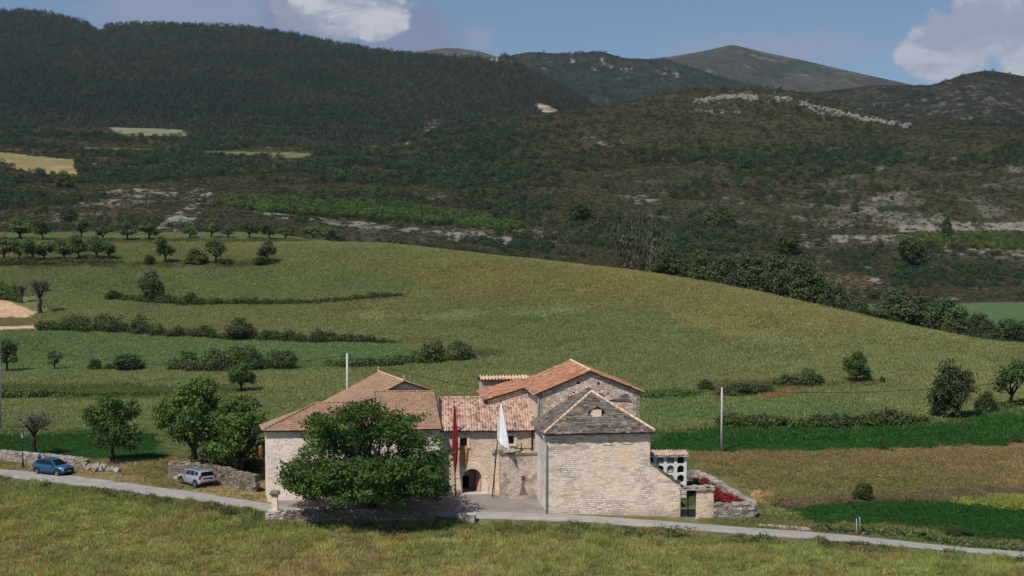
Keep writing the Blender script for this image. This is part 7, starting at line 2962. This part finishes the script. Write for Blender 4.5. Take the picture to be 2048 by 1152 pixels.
M_LIME = stone_mat('pale_limestone', [S(100, 97, 92), S(124, 120, 113), S(142, 137, 129), S(116, 105, 94)], S(92, 88, 80), .8, 1.0, mort=.03, bumpd=.1)
rocks = [rock_proto('limestone_%s' % 'abc'[k], k + 3) for k in range(3)]
rr_ = np.random.RandomState(9)
n = 30000
d = 300 * (1260 / 300) ** rr_.rand(n)
tt_ = rr_.uniform(-.45, .45, n)
x, y = tt_ * d, d
ok = rr_.rand(n) < gcol(x, y, ROCKM) * .5
x, y = x[ok], y[ok]
n = len(x)
s_ = rr_.uniform(.6, 2.0, n) * np.clip(y / 600, .7, 2.0)
knoll = (y > 1080)
s_[knoll] *= .9
instancer('hillside_rocks', rocks, np.stack([x, y, zground(x, y) - .1], -1), np.stack([rr_.uniform(-.3, .3, n), rr_.uniform(-.3, .3, n), rr_.uniform(0, 6.28, n)], -1), np.stack([s_ * 1.3, s_, s_ * np.where(knoll, 1.5, .9)], -1), rr_.randint(0, 3, n), np.ones((n, 3)))

# the broken cliff band along the knoll's brow
cp, ch = [], []
rr_ = np.random.RandomState(31)
for line, n, hp in (([(1385, 207), (1420, 200), (1450, 196)], 26, 9), ([(1446, 196), (1480, 194), (1513, 199)], 46, 17), ([(1550, 199), (1572, 200), (1588, 203)], 14, 13), ([(1600, 206), (1640, 216), (1680, 226)], 30, 9),
                    ([(1676, 226), (1720, 238), (1765, 247), (1818, 255)], 84, 13), ([(1400, 226), (1440, 224), (1480, 225)], 30, 6), ([(1618, 216), (1636, 226), (1652, 236)], 18, 6)):
    for k in range(n):
        f_ = rr_.uniform(0, len(line) - 1.001)
        i = int(f_)
        q = f_ - i
        X = line[i][0] * (1 - q) + line[i + 1][0] * q + rr_.normal() * 2
        Y = line[i][1] * (1 - q) + line[i + 1][1] * q + rr_.normal() * 2
        g = hit(X, Y)
        if g.y < 1000:
            continue
        cp.append(g)
        hh = hp * g.y / FPX * rr_.uniform(.35, 1.0)
        w_ = rr_.uniform(2.4, 6.5)
        ch.append((w_, w_ * .8, hh * 1.5))
cp, ch = np.array([tuple(v_) for v_ in cp]), np.array(ch)
n = len(cp)
instancer('cliff_band', [r_.copy() for r_ in rocks], cp, np.stack([rr_.uniform(-.1, .1, n), rr_.uniform(-.1, .1, n), rr_.uniform(0, 6.28, n)], -1), ch, rr_.randint(0, 3, n), np.ones((n, 3)))

# tall weeds and a few poppies along the road's near edge
rr_ = np.random.RandomState(41)
Xw = rr_.uniform(-250, 2250, 900)
ok = fbm(Xw, Xw * 0, 60, 45, 3) > .46
Xw = Xw[ok]
dw = road_n(Xw) - rr_.uniform(.3, 2.2, len(Xw))
xw = (Xw - 1024) / FPX * dw
ok = (Xw < 520) | (Xw > 960)
xw, dw = xw[ok], dw[ok]
n = len(xw)
s_ = rr_.uniform(.35, 1.05, n)
tw = np.array([S(70, 84, 44), S(92, 88, 56), S(60, 78, 40), S(104, 86, 62)])[rr_.randint(0, 4, n)] * rr_.uniform(.9, 1.6, (n, 1))
instancer('roadside_weeds', low, np.stack([xw, dw, zground(xw, dw) - .05], -1), np.stack([0 * xw, 0 * xw, rr_.uniform(0, 6.28, n)], -1), np.stack([s_, s_, s_ * .8], -1), rr_.randint(0, 3, n), tw)


def bloom(name, seed):
    q = np.random.RandomState(seed)
    c_ = np.stack([q.normal(0, .10, 6), q.normal(0, .10, 6), .42 + q.normal(0, .06, 6)], -1)
    v = leaf_quads(c_, .035, q, np.tile([0, -.5, .9], (6, 1)), .8, .9)
    return proto_obj(name, mesh_np(name, v, np.arange(len(v)).reshape(-1, 4), mats=[M_TLEAF], tone=np.full(len(v), .6)))


xw, dw = scatter_region(700, 92, 118, -.42, .42, rr_)
Xw, _q = photo_xy(xw, dw)
ok = (dw < road_n(Xw) - .8) & ((fbm(xw, dw, 6, 47, 3) > .6) | ((Xw > 870) & (Xw < 1000) & (dw > 108)))
xw, dw = xw[ok], dw[ok]
n = len(xw)
instancer('poppies', [bloom('poppy_a', 1), bloom('poppy_b', 2)], np.stack([xw, dw, zground(xw, dw)], -1), np.stack([0 * xw, 0 * xw, rr_.uniform(0, 6.28, n)], -1), np.ones((n, 3)), rr_.randint(0, 2, n), np.array(S(190, 52, 40)) * np.ones((n, 3)))

# ------------------------------------------------------------------ the air between here and the far hills
mb = MB()
mb.box((0, 4400, 700), (13000, 9400, 1416))
hz_o = bpy.data.objects.new('haze', mb.mesh('haze', []))
link(hz_o)
tag(hz_o, kind='stuff')
m = bpy.data.materials.new('valley_haze')
m.use_nodes = True
t = N(m.node_tree)
for n in list(t.n):
    t.n.remove(n)
out = t.new('ShaderNodeOutputMaterial')
pv = t.new('ShaderNodeVolumePrincipled')
pv.inputs['Color'].default_value = (.66, .74, .84, 1)
pv.inputs['Density'].default_value = 4.0e-5
pv.inputs['Anisotropy'].default_value = .1
t.link(pv.outputs[0], out.inputs['Volume'])
hz_o.data.materials.append(m)
